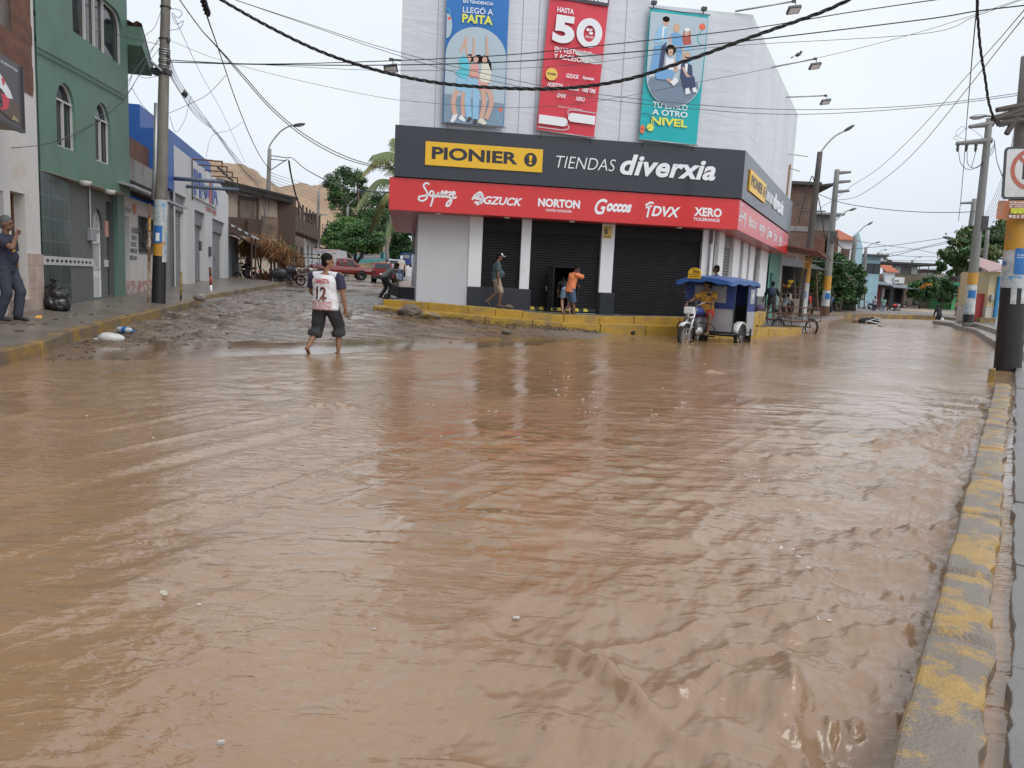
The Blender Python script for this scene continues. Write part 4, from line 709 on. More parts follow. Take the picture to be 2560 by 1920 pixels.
m_conc=mat('concrete',(.27,.26,.245),.75,var=.12,sc=2,bump=.25,dirt=(.14,.13,.12),dsc=1.5,drips=.6);m_tileroof=mat('old roof tile',(.16,.10,.075),.8,var=.3,sc=4,bump=.3,dirt=(.09,.10,.085),dsc=2)
m_bluew=mat('blue paint',(.03,.125,.42),.5,var=.05,sc=.8,bump=.05,dirt=(.025,.10,.34),dsc=.6);m_wp=mat('white facade',(.66,.665,.66),.55,var=.05,sc=1.2,bump=.08,dirt=(.47,.46,.43),dsc=1.0,damt=.33,drips=.75);m_shl=mat('light grey shutter',(.26,.27,.285),.45,var=.1,bump=.04,dirt=(.19,.19,.19),dsc=1.6)
m_rust=mat('rusty steel',(.12,.055,.03),.7,var=.35,sc=8,bump=.2)
# whitewashed brick house with a billboard
a1=LF.hit(103,640)[0];a0=a1-11;zb=.15
WH=thing('whitewashed_house','flaking whitewashed house with bare brick upper storey, at the left edge of the street','building',tuple(LF.o),LF.a)
d1=rect(LF,30,482,67,748);d0=rect(LF,-60,470,13,752);br=rect(LF,10,-150,79,236);w1=rect(LF,-45,-60,24,84);w1=(w1[0],w1[1],LF.hit(20,75)[1],9.6)
mb=MB();mb.holed(rl(a0,a1,zb,11),[rl(*d1),rl(*d0),rl(*w1)],0,.35);mb.bx(a0,a1,.4,6,zb,10.9);mb.build('wall',m_lime,WH)
zbr=LF.hit(79,240)[1];ab=LF.hit(78,150)[0];mb=MB();mb.holed(rl(a0,ab,zbr,11),[rl(*w1)],-.015,.3);pts=[(ab,zbr),(ab,11)]
for k in range(9):z0=zbr+.1+k*.85;mb.bx(ab,ab+random.uniform(.02,.08),-.015,-.002,z0,z0+random.uniform(.2,.5))
mb.build('brick_patch',m_brick,WH)
mb=MB();mb.bx(w1[0],w1[1],.25,.27,w1[2],w1[3]);g=mb.build('window',m_glass,WH);mb=MB()
for f in(.0,.5,.95):mb.bx(w1[0]+(w1[1]-w1[0])*f,w1[0]+(w1[1]-w1[0])*f+.06,.19,.25,w1[2],w1[3])
mb.bx(w1[0],w1[1],.19,.25,w1[2],w1[2]+.07);mb.build('frame',m_metal,g)
zt_=LF.hit(96,635)[1];mb=MB()
mb.bx(d1[1]+.02,a1+.01,-.035,.0,zb,zt_);mb.bx(d0[1]+.02,d1[0]-.02,-.035,0,zb,zt_-.25);mb.bx(d0[1],d1[1]+.02,-.035,.0,zb,d1[2]-.01);mb.build('tiled_base',m_pink,WH)
mb=MB();mb.bx(d1[0],d1[1],.30,.34,d1[2],d1[3]);dd=mb.build('door',m_wood,WH);mb=MB();wdt=d1[1]-d1[0];hh=d1[3]-d1[2]
for k in range(6):mb.bx(d1[0]+.06,d1[0]+wdt*.52,.27,.30,d1[2]+.06+hh*k/6,d1[2]+hh*(k+1)/6-.02)
mb.build('pane',mat('frosted pane',(.16,.19,.23),.25,bump=.05),dd);mb=MB();mb.bx(d1[0]+wdt*.56,d1[0]+wdt*.66,.24,.3,d1[2],d1[3]);mb.bx(d1[0]+wdt*.9,d1[1],.2,.3,d1[2],d1[3]);mb.build('door_frame',m_rust,dd)
mb=MB();mb.bx(d0[0],d0[1],.28,.32,d0[2],d0[3]);mb.build('door',mat('dark grey door',(.06,.065,.075),.4,bump=.05),WH)
bb=[LF.hit(50,165,.55),LF.hit(59,326,.55)];A1=(bb[0][0]+bb[1][0])/2
BB=thing('billboard','dark billboard with a red and white jockey riding, on the whitewashed house','billboard',tuple(LF.pt(A1-3.6,bb[1][1],.55)),LF.a);h=bb[0][1]-bb[1][1]
mb=MB();mb.bx(0,3.6,.0,.05,0,h);mb.build('panel',mat('billboard grey',(.085,.08,.088),.45,var=.1,sc=1,bump=.03),BB);mb=MB();mb.bx(-.02,3.62,.05,.55,-.02,.04);mb.bx(3.56,3.62,.05,.55,.04,h*.3);mb.build('soffit',mat('tan board',(.27,.21,.16),.7),BB);mb=MB();mb.bx(-.03,3.63,-.03,.05,-.05,0);mb.bx(3.6,3.63,-.03,.05,0,h);mb.build('frame',m_metal,BB)
mb=MB();text(mb,'CORREDORES CLUB DE MEJORES CLIENTES',.1,3.45,h*.86,h*.91,-.006,.015);mb.build('lettering',m_pw,BB)
S,O=(1.5,h*.72),(2.0,h*.08)
model(BB,-.008,S,O,[(pm('print brown',(.10,.06,.04)),[(.0,.35),(.3,.5),(.7,.45),(.95,.35),(1.0,.05),(.7,.0),(.4,.1),(.1,.05)]),(m_po,(.18,.96,.14,.07,0)),(m_pskin,(.12,.90,.08,.05,0)),(m_pw,[(.1,.82),(.3,.92),(.5,.84),(.72,.62),(.80,.46),(.66,.42),(.5,.55),(.4,.50),(.3,.62),(.1,.62)]),(m_pr,('l',.06,[(.36,.86),(.4,.74)])),(m_pr,('l',.06,[(.54,.78),(.58,.66)])),(m_pr,[(.28,.44),(.60,.46),(.70,.40),(.66,.2),(.5,.1),(.36,.16)]),(m_pd,('l',.08,[(.42,.48),(.48,.34),(.46,.24),(.52,.22)])),(pm('print straw',(.42,.32,.16)),[(.0,.0),(.2,.14),(.34,.02)]),(pm('print straw2',(.34,.27,.15)),[(.72,.0),(.8,.13),(.95,.02)])])
# green three storey house: the upper floors swing out over the pavement towards the right
g0=a1+.03;_q=LF.hit(322,300,.45);UF=Fr(LF.pt(g0,0,.03).to_2d(),0);_q=LF.pt(_q[0],0,.45);UF=Fr(UF.o.to_2d(),math.atan2(_q.y-UF.o.y,_q.x-UF.o.x));UL=(_q-UF.o).length
g1=(_q-LF.o).dot(LF.d);zj0=(UF.hit(110,428)[1]+UF.hit(318,487)[1])/2;ztop=10.4
GH=thing('green_house','green rendered house with arched windows over a tiled ground floor','building',tuple(LF.o),LF.a)
TU=Matrix.Translation(V((g0,-.03,0)))@Matrix.Rotation(UF.a-LF.a,4,'Z')
A=rect(UF,141,209,188,371);B=rect(UF,238,258,276,407);TW=rect(UF,181,-60,305,125);TW=(TW[0],TW[1],(UF.hit(184,86)[1]+UF.hit(300,156)[1])/2,UF.hit(296,40)[1]+.1)
rr_=.45;twl=[(TW[0],TW[2]),(TW[1],TW[2])]+[(TW[1]-rr_+rr_*math.cos(t),TW[3]-rr_+rr_*math.sin(t))for t in np.linspace(0,math.pi/2,8)]+[(TW[0],TW[3])]
mb=MB(TU);mb.holed(rl(0,UL,zj0,ztop),[archl(*A),archl(*B),twl],0,.14);mb.prism([(UL,0,zj0),(UL,0,ztop),(UL,7,ztop),(UL,7,zj0)],(.001,0,0));mb.build('upper_wall',m_green,GH)
mb=MB(TU);mb.prism([(0,0,zj0-.005),(UL,0,zj0-.005),(UL,1.2,zj0-.005),(0,.5,zj0-.005)],(0,0,.006));mb.build('soffit',m_cream,GH)
def window(par,l,y,m=m_frame,bars=(.5,),tr=None,fw=.038,T=None):
 a=[p[0]for p in l];z=[p[1]for p in l];x0,x1,z0,z1=min(a),max(a),min(z),max(z);mb=MB(T);mb.face([(p[0],y,p[1])for p in l]);g=mb.build('window',m_glass,par);mb=MB(T)
 n=len(l);c=((x0+x1)/2,(z0+z1)/2);inn=[(c[0]+(p[0]-c[0])*(1-2*fw/(x1-x0)),c[1]+(p[1]-c[1])*(1-2*fw/(z1-z0)))for p in l]
 mb.add([(p[0],y-.05,p[1])for p in l]+[(p[0],y-.05,p[1])for p in inn]+[(p[0],y-.01,p[1])for p in inn],[(i,(i+1)%n,n+(i+1)%n,n+i)for i in range(n)]+[(n+i,n+(i+1)%n,2*n+(i+1)%n,2*n+i)for i in range(n)])
 for b in bars:xx_=x0+(x1-x0)*b;mb.bx(xx_-fw/2,xx_+fw/2,y-.055,y-.005,z0+.01,(z0+(z1-z0)*tr if tr else z1-.01))
 if tr:zz_=z0+(z1-z0)*tr;mb.bx(x0+.01,x1-.01,y-.06,y-.005,zz_-fw/2,zz_+fw/2)
 mb.build('frame',m,g);return g
window(GH,archl(*A),.11,tr=.72,T=TU);window(GH,archl(*B),.11,tr=.72,T=TU);window(GH,twl,.12,bars=(.28,.46,.64),fw=.045,T=TU)
tz=[rect(LF,100,600,174,640),rect(LF,175,600,300,640)];band=LF.hit(180,654)[1]
dg=rect(LF,232,522,259,744);dk_=rect(LF,268,506,283,738)
dg=dg[:3]+(min(dg[3],zj0-.12),);dk_=dk_[:2]+(max(dk_[2],zb+.1),min(dk_[3],zj0-.06));mb=MB();ge=LF.hit(301,640)[0];mb.holed(rl(tz[0][1],ge,zb,zj0),[archl(*dg),rl(*dk_)],0,.18);mb.bx(tz[0][1],ge,.5,6,zb,zj0);mb.build('ground_wall',m_ptile,GH)
mb=MB();mb.bx(g0,tz[0][1],-.02,5,zb,zj0);mb.build('tiled_wall',m_gtile,GH)
mb=MB();mb.bx(g0,dg[0]-.02,-.03,-.0,band-.09,band+.09);mb.bx(dg[1]+.02,dk_[0]-.02,-.03,0,band-.09,band+.09);bd=mb.build('tile_band',mat('white tile band',(.5,.5,.47),.35),GH);mb=MB()
k=g0+.12
while k<dg[0]-.2:mb.face([(k,-.034,band),(k+.1,-.034,band+.04),(k+.2,-.034,band),(k+.1,-.034,band-.04)]);k+=.27
mb.build('tile_motif',m_letb,bd)
mb=MB();x0,x1,z0,z1=dg
mb.bx(x0,x1,.1,.12,z0,z0+.72);mb.bx(x0,x1,.10,.12,z0+1.35,z0+1.65)
for zc in(z0+.72,z0+1.35,z0+1.65,z1-.55):mb.bx(x0,x1,.08,.13,zc-.03,zc+.03)
for k in range(9):xx_=x0+(x1-x0)*(k+.5)/9;e=z1-.02-(abs(k-4)/4)**2*.42;mb.cyl((xx_,.1,z0+.5),(xx_,.1,e),.013,n=5)
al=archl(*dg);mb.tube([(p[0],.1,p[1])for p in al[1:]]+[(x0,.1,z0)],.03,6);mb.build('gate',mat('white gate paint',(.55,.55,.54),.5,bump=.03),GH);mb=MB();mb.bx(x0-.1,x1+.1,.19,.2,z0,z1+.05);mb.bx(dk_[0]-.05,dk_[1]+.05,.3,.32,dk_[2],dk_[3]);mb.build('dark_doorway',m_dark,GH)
x0,x1,z0,z1=dk_;mb=MB()
for k in range(5):xx_=x0+(x1-x0)*k/4;mb.cyl((xx_,.12,z0),(xx_,.12,z1),.015,n=5)
for f in(.02,.3,.62,.8):mb.bx(x0,x1,.11,.13,z0+(z1-z0)*f,z0+(z1-z0)*f+.04)
mb.build('iron_gate',m_metal,GH)
jb=rect(LF,284,520,301,738);mb=MB();mb.bx(jb[0],jb[1],-.12,.0,zb,zj0+.3);mb.build('pilaster',m_green,GH,bev=.01)
mt_=rect(LF,217,570,229,602);mb=MB();mb.bx(mt_[0],mt_[1],-.12,.0,mt_[2],mt_[3]);e=mb.build('electric_meter',m_galv,GH,bev=.02);mb=MB();mb.cyl(((mt_[0]+mt_[1])/2,-.03,mt_[3]),((mt_[0]+mt_[1])/2,-.03,zj0),.022,n=6);mb.build('conduit',m_galv,e)
pp=rect(LF,262,552,270,592);mb=MB();mb.bx(pp[0],pp[1],-.012,0,pp[2],pp[3]);mb.build('poster',mat('faded red poster',(.5,.25,.2),.5),GH)
for q in((213,463),(275,492)):a_=LF.hit(*q,.35)[0];mb=MB();mb.lathe([(0,-.1),(.09,-.09),(.13,-.04),(.14,0)],(a_,-.35,zj0-.008),14);mb.build('ceiling_lamp',m_lamp,GH,smooth=True)
def tiles(mb,x0,x1,y0,y1,z0,z1,p=.22):
 n=max(2,int((x1-x0)/p))
 for i in range(n):
  a=x0+(x1-x0)*i/n;b=x0+(x1-x0)*(i+1)/n;c=(a+b)/2;h=.06;j=random.uniform(-.03,.03)
  mb.add([(a,y0+j,z0),(c,y0+j,z0+h),(b,y0+j,z0),(a,y1,z1),(c,y1,z1+h),(b,y1,z1),(a,y0+j,z0-.06),(b,y0+j,z0-.06),(a,y1,z1-.06),(b,y1,z1-.06)],[(0,1,4,3),(1,2,5,4),(0,2,1),(6,7,2,0),(6,8,9,7)])
T=Matrix.Translation(V((g1,-.5,LF.hit(322,150,.45)[1]+.15)))@Matrix.Rotation(math.pi/2,4,'Z')
mb=MB(T);tiles(mb,-.3,3.0,-1.15,0,0,.75);mb.build('tile_eave',m_tileroof,GH);mb=MB(T);mb.prism([(-.3,-1.1,-.08),(-.3,0,.66),(-.3,0,.2),(-.3,-1.0,-.3)],(3.2,0,0));mb.build('eave_board',m_green,GH)
mb=MB(TU);tiles(mb,-.2,UL+1.1,-1.0,2,ztop-.45,ztop+.9);mb.build('roof',m_tileroof,GH)
# small white salon
s0=LF.hit(303,640)[0]+.05;s1=LF.hit(392,640)[0];zsw=LF.hit(345,500)[1]
SH=thing('white_salon','small white hair salon with painted service list, between green house and blue store','building',tuple(LF.o),LF.a)
sd=rect(LF,309,540,327,722);sw=rect(LF,349,545,382,632)
mb=MB();mb.holed(rl(s0,s1,zb,zsw),[rl(*sd),rl(*sw)],.03,.25);mb.bx(s0,s1,.5,6,zb,zsw);mb.build('wall',m_lime,SH)
mb=MB();mb.bx(sd[0],sd[1],.26,.28,sd[2],sd[3]);mb.build('door',m_wp,SH);mb=MB();mb.bx(sw[0],sw[1],.2,.22,sw[2],sw[3]);g=mb.build('window',m_glass,SH);mb=MB();mb.tube([(sw[0]-.02,0,sw[2]),(sw[0]-.02,0,sw[3]),(sw[1],0,sw[3]),(sw[1],0,sw[2]),(sw[0]-.02,0,sw[2])],.02,5)
for k in range(5):
 f=(k+.5)/5;X0=sw[0]+(sw[1]-sw[0])*f;mb.tube([(X0+.1*math.sin(t*2+k),0,sw[2]+(sw[3]-sw[2])*t/6)for t in range(7)],.022,5);mb.tube([(sw[0],.0,sw[2]+(sw[3]-sw[2])*f),(sw[1],0,sw[2]+(sw[3]-sw[2])*f)],.012,4)
mb.build('grille',m_metal,g)
mb=MB()
for s,b in(('LACIADOS',(331,569,348,584)),('TINTES',(331,589,344,601)),('BOTOX',(330,605,343,617)),('MANICURE',(329,621,345,633)),('MECHAS',(328,639,344,650))):q=rect(LF,*b);text(mb,s,q[0],q[1],q[2],q[3],.022,.02)
q=rect(LF,304,518,330,535);text(mb,'mayson',q[0],q[1],q[2],q[3],.022,.0,.2);mb.build('lettering',m_letb,SH)
q=rect(LF,332,508,345,538);mb=MB();c=((q[0]+q[1])/2,(q[2]+q[3])/2);mb_=[(c[0]+(q[1]-q[0])/2*(1+.25*math.cos(9*t))*.8*math.cos(t),.02,c[1]+(q[3]-q[2])/2*(1+.25*math.cos(9*t))*.8*math.sin(t))for t in np.linspace(0,2*math.pi,60)[:-1]];mb.face(mb_);mb.build('flower_emblem',mat('orange paint',(.55,.15,.03),.5,bump=0),SH)
mb=MB();mb.bx(s0,s1,.015,.03,zb,sd[2]+.22);mb.build('worn_base',worn('pink worn base',(.5,.48,.46),(.42,.19,.15),2.2,.5,.03),SH)
ub=rect(LF,322,340,390,415);mb=MB();mb.bx(g1+.02,s1,.2,.5,LF.hit(350,418)[1],LF.hit(350,348)[1]);mb.build('brick_parapet',m_brick,SH);mb=MB();mb.bx(g1+.02,s1,-.25,.6,LF.hit(350,468)[1],LF.hit(350,418)[1]);mb.build('concrete_beam',m_conc,SH)
mb=MB();z_=LF.hit(350,497)[1];mb.prism([(g1-.8,-.75,z_-.02),(g1-.8,.3,z_+.22),(g1-.8,.3,z_+.28),(g1-.8,-.75,z_+.05)],(s1-g1+1.9,0,0));mb.build('awning',m_galv,SH);mb=MB();mb.bx(g1-.5,s1,.1,.3,z_+.1,LF.hit(350,468)[1]);mb.build('dark_gap',m_wood,SH)
for k in range(5):x=g1+.2+k*.35;mb=MB();mb.cyl((x,.1,LF.hit(350,418)[1]),(x+.03,.1,LF.hit(350,385)[1]),.012,n=5);mb.build('rebar',m_rust,SH)
# blue and white store
b0=s1+.02;b1=LF.hit(571,640)[0];zs_=.45
BS=thing('blue_white_store','white store front with blue painted wall behind and grey roller shutters','building',tuple(LF.o),LF.a)
zbt=(LF.hit(420,284)[1]+LF.hit(524,393)[1])/2;zwt=LF.hit(436,363)[1];zw2=LF.hit(565,478)[1];wl=LF.hit(433,420)[0]
mb=MB();mb.bx(b0,LF.hit(527,420,-.45)[0],.45,8,zs_,zbt);mb.bx(b0,wl-.02,-.03,.45,LF.hit(415,468)[1],zbt-.7);mb.bx(b0,LF.hit(407,600)[0],-.03,.45,zs_-.3,LF.hit(415,468)[1]);mb.build('blue_wall',m_bluew,BS)
shs=[rect(LF,439,514,467,700),rect(LF,487,536,513,702),rect(LF,531,558,561,702)];shs=[(s[0],s[1],.62,max(LF.hit(x,y)[1]for x,y in(p,)))for s,p in zip(shs,((440,482),(488,524),(531,545)))]
mb=MB();top=[(wl,.3),(b1,.3),(b1,zw2-.15),(b1-2.0,zw2+.1),(b1-4,zwt-.05),(wl,zwt)];mb.holed(top,[rl(s[0],s[1],.32,s[3])for s in shs],0,.3);mb.bx(wl,b1,.44,.5,.3,zw2-.3);mb.build('front_wall',m_wp,BS)
mb=MB();mb.bx(LF.hit(407,600)[0],wl,.1,.4,.2,LF.hit(415,468)[1]-.02);mb.build('side_door',m_shl,BS)
for s in shs:
 mb=MB();shutter(mb,s[0],s[1],.3,s[3]-.55,.25,.1,.02);e=mb.build('shutter',m_shl,BS);mb=MB();mb.bx(s[0],s[1],.12,.28,s[3]-.56,s[3]);mb.build('shutter_box',mat('shutter box',(.20,.20,.21),.5),e)
zst=zs_+.16
mb=MB();mb.bx(LF.hit(407,640)[0],b1,-1.2,.02,.15,.56);mb.bx(b0,b1,-1.9,-1.2,.1,.42);mb.build('front_step',m_conc,BS,bev=.02)
sg=[LF.hit(484,412,.06),LF.hit(484,487,.06),LF.hit(541,470,.06),LF.hit(541,516,.06)];z1=(sg[0][1]+sg[2][1])/2;z0=(sg[1][1]+sg[3][1])/2;x0,x1=LF.hit(483,450,.06)[0],LF.hit(543,490,.06)[0]
mb=MB();n_=7
lets='Plasita';wds=[1.1,.5,.9,.85,.45,.65,.95];tot=sum(wds);acc=0;MBb=MB();MBr=MB();MBw=MB()
for ch,wd in zip(lets,wds):
 xa=x0+(x1-x0)*acc/tot;xb=x0+(x1-x0)*(acc+wd*.9)/tot;acc+=wd;tall=ch in 'Plit';zz1=z1 if tall else z0+(z1-z0)*.68
 MBw.bx(xa-.06,xb+.08,-.07,-.0,z0-.08,zz1+.1);text(MBr if ch=='i' else MBb,ch,xa,xb,z0,zz1,-.10,.06,thick=.03)
o=MBw.build('sign_backing',m_wp,BS);MBb.build('lettering',mat('blue letters',(.045,.10,.36),.4,bump=0),BS);MBr.build('lettering',mat('red letters',(.5,.07,.05),.45,bump=0),BS)
q=rect(LF,514,522,541,540);mb=MB();text(mb,'todo hogar',q[0],q[1],LF.hit(528,537)[1],LF.hit(528,518)[1],-.02,.02);mb.build('lettering',bpy.data.materials['red letters'],BS)
for q,ln in(((433,446),1.7),((466,466),1.9)):a_,z_=LF.hit(*q);mb=MB();mb.cyl((a_,.02,z_),(a_,-ln,z_-.0),.07,n=10);mb.build('pipe_beam',mat('blue grey pipe',(.10,.13,.18),.45),BS,smooth=True)
for q in((480,398),(495,412),(512,426),(528,440)):
 a_,z_=LF.hit(*q);mb=MB();mb.bx(a_-.025,a_+.025,-1.15,1.2,z_-.025,z_+.025);mb.bx(a_-.02,a_+.02,-1.15,-1.1,z_-.25,z_);e=mb.build('lamp_bracket',m_rust,BS);mb=MB();mb.box((a_,-1.05,z_-.3),(.3,.22,.08),Matrix.Rotation(.5,3,'X'));mb.build('lamp_head',m_metal,e)
a_=LF.hit(478,440)[0];mb=MB();mb.cyl((a_,-.04,LF.hit(478,500)[1]),(a_,-.04,LF.hit(478,398)[1]),.025,n=6);mb.build('steel_post',m_metal,BS)
for q in((497,603,501,627),(521,617,526,640)):r_=rect(LF,*q);mb=MB();mb.bx(r_[0],r_[1],-.06,.0,r_[2],r_[3]);mb.build('meter_box',m_metal,BS)
# tin awning shed
SD0=b1+.02;SHD=thing('tin_awning_shed','low shed with a striped tin awning beside the white store','building',tuple(LF.o),LF.a);e1=SD0+5.5
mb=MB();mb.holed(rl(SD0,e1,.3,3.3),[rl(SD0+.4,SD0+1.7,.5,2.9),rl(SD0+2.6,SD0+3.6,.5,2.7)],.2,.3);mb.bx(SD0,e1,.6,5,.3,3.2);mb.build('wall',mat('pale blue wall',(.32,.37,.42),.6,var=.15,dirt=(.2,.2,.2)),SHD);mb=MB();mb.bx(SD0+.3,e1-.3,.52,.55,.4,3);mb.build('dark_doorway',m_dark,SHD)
mb=MB();mb.prism([(SD0,.2,3.95),(SD0,-1.2,3.25),(SD0,-1.2,3.18),(SD0,.2,3.88)],(3.2,0,0));aw=mb.build('awning',mat('white tin',(.55,.56,.57),.4),SHD);mb=MB()
for k in range(4):f=.12+.24*k;y0,z0=.2-1.4*f,3.95-.7*f;mb.prism([(SD0-.01,y0,z0+.004),(SD0-.01,y0-.17,z0-.081),(SD0-.01,y0-.17,z0-.07),(SD0-.01,y0,z0+.015)],(3.22,0,0));mb.face([(SD0-.012,y0,z0),(SD0-.012,y0-.17,z0-.085),(SD0-.012,y0-.17,z0-.17),(SD0-.012,y0,z0-.085)])
mb.build('awning_stripe',m_metal,aw);mb=MB();mb.prism([(SD0+2.2,.2,3.5),(SD0+2.2,-1.1,2.8),(SD0+2.2,-1.1,2.74),(SD0+2.2,.2,3.44)],(3.2,0,0));mb.build('lean_roof',mat('dark thatch roof',(.05,.04,.033),.9,bump=.4),SHD)
for x in(SD0+.5,SD0+2.2):mb=MB();mb.cyl((x,-1.1,.4),(x,-1.1,3.2),.05,n=7);mb.build('post',m_wood,SHD)
# old two storey adobe house
O1=at(568,600,49.5);O2=at(703,600,52.0);HA=Fr(O1.to_2d(),math.atan2(O2.y-O1.y,O2.x-O1.x));LA=(O2-O1).to_2d().length;HB=Fr(O2.to_2d(),math.atan2(1,-.13))
m_adobe=mat('adobe render',(.36,.285,.225),.8,var=.08,sc=1.2,bump=.2,dirt=(.25,.20,.155),dsc=.7,damt=.4)
OH=thing('old_adobe_house','old two storey beige house with dark wooden balcony and sagging black roof','building',tuple(HA.o),HA.a);TB=Matrix.Translation(V((LA,0,0)))@Matrix.Rotation(HB.a-HA.a,4,'Z')
wn=rect(HA,600,500,641,554);zt=HA.hit(640,470)[1];zlow=HA.hit(650,590)[1]
mb=MB();mb.holed(rl(0,LA,zlow+1.0,zt-.25),[rl(*wn)],0,.3);mb.bx(0,LA,.5,9,.5,zt-.5);mb.build('upper_wall',m_adobe,OH);mb=MB();mb.bx(0,LA,-.0,.4,.6,zlow);mb.build('lower_wall',m_cream,OH);q=rect(HA,652,552,697,594);mb=MB();mb.bx(q[0],LA,-.06,.3,zlow-.05,zlow+1.3);mb.build('plank_panel',m_woodl,OH);mb=MB();mb.bx(0,q[0]-.02,-.05,.3,zlow-.05,zlow+1.05);mb.build('plank_panel',m_wood,OH)
mb=MB();mb.bx(wn[0],wn[1],.25,.28,wn[2],wn[3]);g=mb.build('window',m_glass,OH);mb=MB();mb.bx(wn[0]-.15,wn[0],-.06,.2,wn[2],wn[3]);mb.bx(wn[1],wn[1]+.15,-.06,.2,wn[2],wn[3]);mb.bx(wn[0]-.15,wn[1]+.15,-.06,.2,wn[3],wn[3]+.22);mb.bx((wn[0]+wn[1])/2-.05,(wn[0]+wn[1])/2+.05,.1,.24,wn[2],wn[3])
for f in(.25,.75):mb.bx(wn[0]+(wn[1]-wn[0])*f-.02,wn[0]+(wn[1]-wn[0])*f+.02,.15,.24,wn[2],wn[3])
mb.build('frame',m_wood,g);q=rect(HA,613,553,646,587);mb=MB();mb.bx(q[0],q[1],-.35,.0,q[2],q[3]);mb.build('wood_balcony',m_wood,OH)
mb=MB();(xl,zl),(xr,zr)=HA.hit(538,444,.6),HA.hit(746,494,.6);mb.prism([(xl,-.6,zl),(xr,-.6,zr),(xr,9,zr),(xl,9,zl)],(0,0,-.18));mb.prism([(xl,-.62,zl-.2),(xr-.3,-.62,zr-.2),(xr-.3,-.3,zr-.2),(xl,-.3,zl-.2)],(0,0,-.25));mb.build('roof',mat('black old roof',(.03,.027,.025),.9,bump=.4),OH)
mb=MB(TB);LBl=13;mb.bx(.02,LBl,.3,1,.6,zt-.55);mb.build('street_wall',m_adobe,OH);mb=MB(TB);mb.bx(0,LBl,-.9,.0,zlow+.5,zlow+.7);mb.bx(0,LBl,-.9,-.84,zlow+.7,zlow+1.5)
for k in range(8):x=LBl*k/7;mb.bx(x-.07,x+.07,-.92,-.8,zlow+.5,zt-.5)
mb.build('balcony',m_wood,OH);mb=MB(TB)
for k in range(4):x=1.2+k*3.2;mb.bx(x,x+1.2,.24,.3,zlow+.7,zt-.3);mb.bx(x,x+1.3,.24,.3,.8,zlow-.2)
mb.build('shutter_door',m_wood,OH);mb=MB(TB);mb.bx(-.2,.1,-.9,.2,.5,zt-.45);mb.build('corner_post',m_wood,OH)
# further houses up the street
def house(px0,px1,Y0,Y1,ztop,m,lab,roof=None,name='row_house',dep=6,wins=2,wm=None,zb=.6):
 p,q=at(px0,650,Y0),at(px1,650,Y1);f=Fr(p.to_2d(),math.atan2(q.y-p.y,q.x-p.x));Ln=(q-p).to_2d().length;t=thing(name,lab,'building',tuple(f.o),f.a)
 ws=[rl(Ln*(k+.28)/wins,Ln*(k+.72)/wins,ztop-2.0,ztop-.7)for k in range(wins)]if ztop>4.2 else[];drs=[rl(Ln*(k+.3)/wins,Ln*(k+.65)/wins,zb+.1,zb+2.3)for k in range(wins)]
 mb=MB();mb.holed(rl(0,Ln,zb,ztop),ws+drs,0,.25);mb.bx(0,Ln,.5,dep,zb,ztop-.02);mb.prism([(0,.0,zb),(0,.5,zb),(0,.5,ztop),(0,0,ztop)],(.002,0,0));mb.prism([(Ln,.0,zb),(Ln,.5,zb),(Ln,.5,ztop),(Ln,0,ztop)],(-.002,0,0));mb.build('wall',m,t)
 for l in ws:window(t,l,.2,m_wood if wm is None else wm,fw=.08)
 for l in drs:mb=MB();mb.bx(l[0][0],l[1][0],.2,.25,l[0][1],l[2][1]);mb.build('door',m_wood if wm is None else m_shl,t)
 if roof:mb=MB();mb.prism([(-.4,-1.0,ztop-.25),(-.4,dep,ztop+.5),(-.4,dep,ztop+.62),(-.4,-1.0,ztop-.13)],(Ln+.8,0,0));mb.build('roof',roof,t)
 return t,f,Ln
m_dkroof=mat('dark sheet roof',(.055,.05,.048),.7,var=.25,bump=.1);m_grroof=mat('grey sheet roof',(.20,.22,.25),.5,var=.1,bump=.05)
house(744,763,66,78,6.2,m_cream,'narrow cream house with dark eave, past the old balcony house',m_dkroof,wins=1)
house(764,784,79,92,5.2,m_wp,'white house under a dark lean roof, half hidden behind the pole',m_dkroof,wins=2)
house(748,800,96,98,9.0,m_brick2,'brown brick house under a flat grey roof behind the street houses',m_grroof,wins=3,dep=14)
house(785,830,99,110,5.0,m_cream,'far beige house at the foot of the trees',m_dkroof,wins=2,zb=1.2)
# bare hills
def hill(sil,Y,depth,m,name,seed,foot=0):
 xs_=[p[0]for p in sil];px=np.linspace(xs_[0],xs_[-1],160);py=np.interp(px,xs_,[p[1]for p in sil]);v=np.linspace(0,1,40);X=[];Yg=[];Z=[]
 for j,f in enumerate(v):
  for a,b in zip(px,py):
   p=at(a,b,Y);h=p.z;zf=h*math.sin(min(f/.62,1)*math.pi/2)**.9 if f<=.62 else h*math.cos((f-.62)/.38*math.pi/2);y=Y-depth*(.62-f)
   X.append(p.x*(1+(y-Y)/Y*.4));Yg.append(y);Z.append(max(zf,-1))
 X=np.array(X).reshape(40,160);Yg=np.array(Yg).reshape(40,160);Z=np.array(Z).reshape(40,160);e=sstep(v,0,.25)[:,None];k=depth/60
 Z=Z+e*(fbm(X/(9*k),Yg/(7*k),5,seed)*2.8*k*(1-sstep(v,.5,.62)[:,None]*.75)-.4*k+.8*k*np.abs(vnoise(X/(4*k),Yg/(25*k),seed+3)))
 grid_mesh(name,X,Yg,Z,m)
m_hill=mat('dry rock hill',(.33,.235,.15),.9,var=.2,sc=.15,bump=.5,bsc=1.2,dirt=(.20,.145,.10),dsc=.2);m_hill2=mat('dry sand hill',(.34,.235,.15),.9,var=.15,sc=.05,bump=.3,bsc=.6,dirt=(.27,.19,.13),dsc=.06)
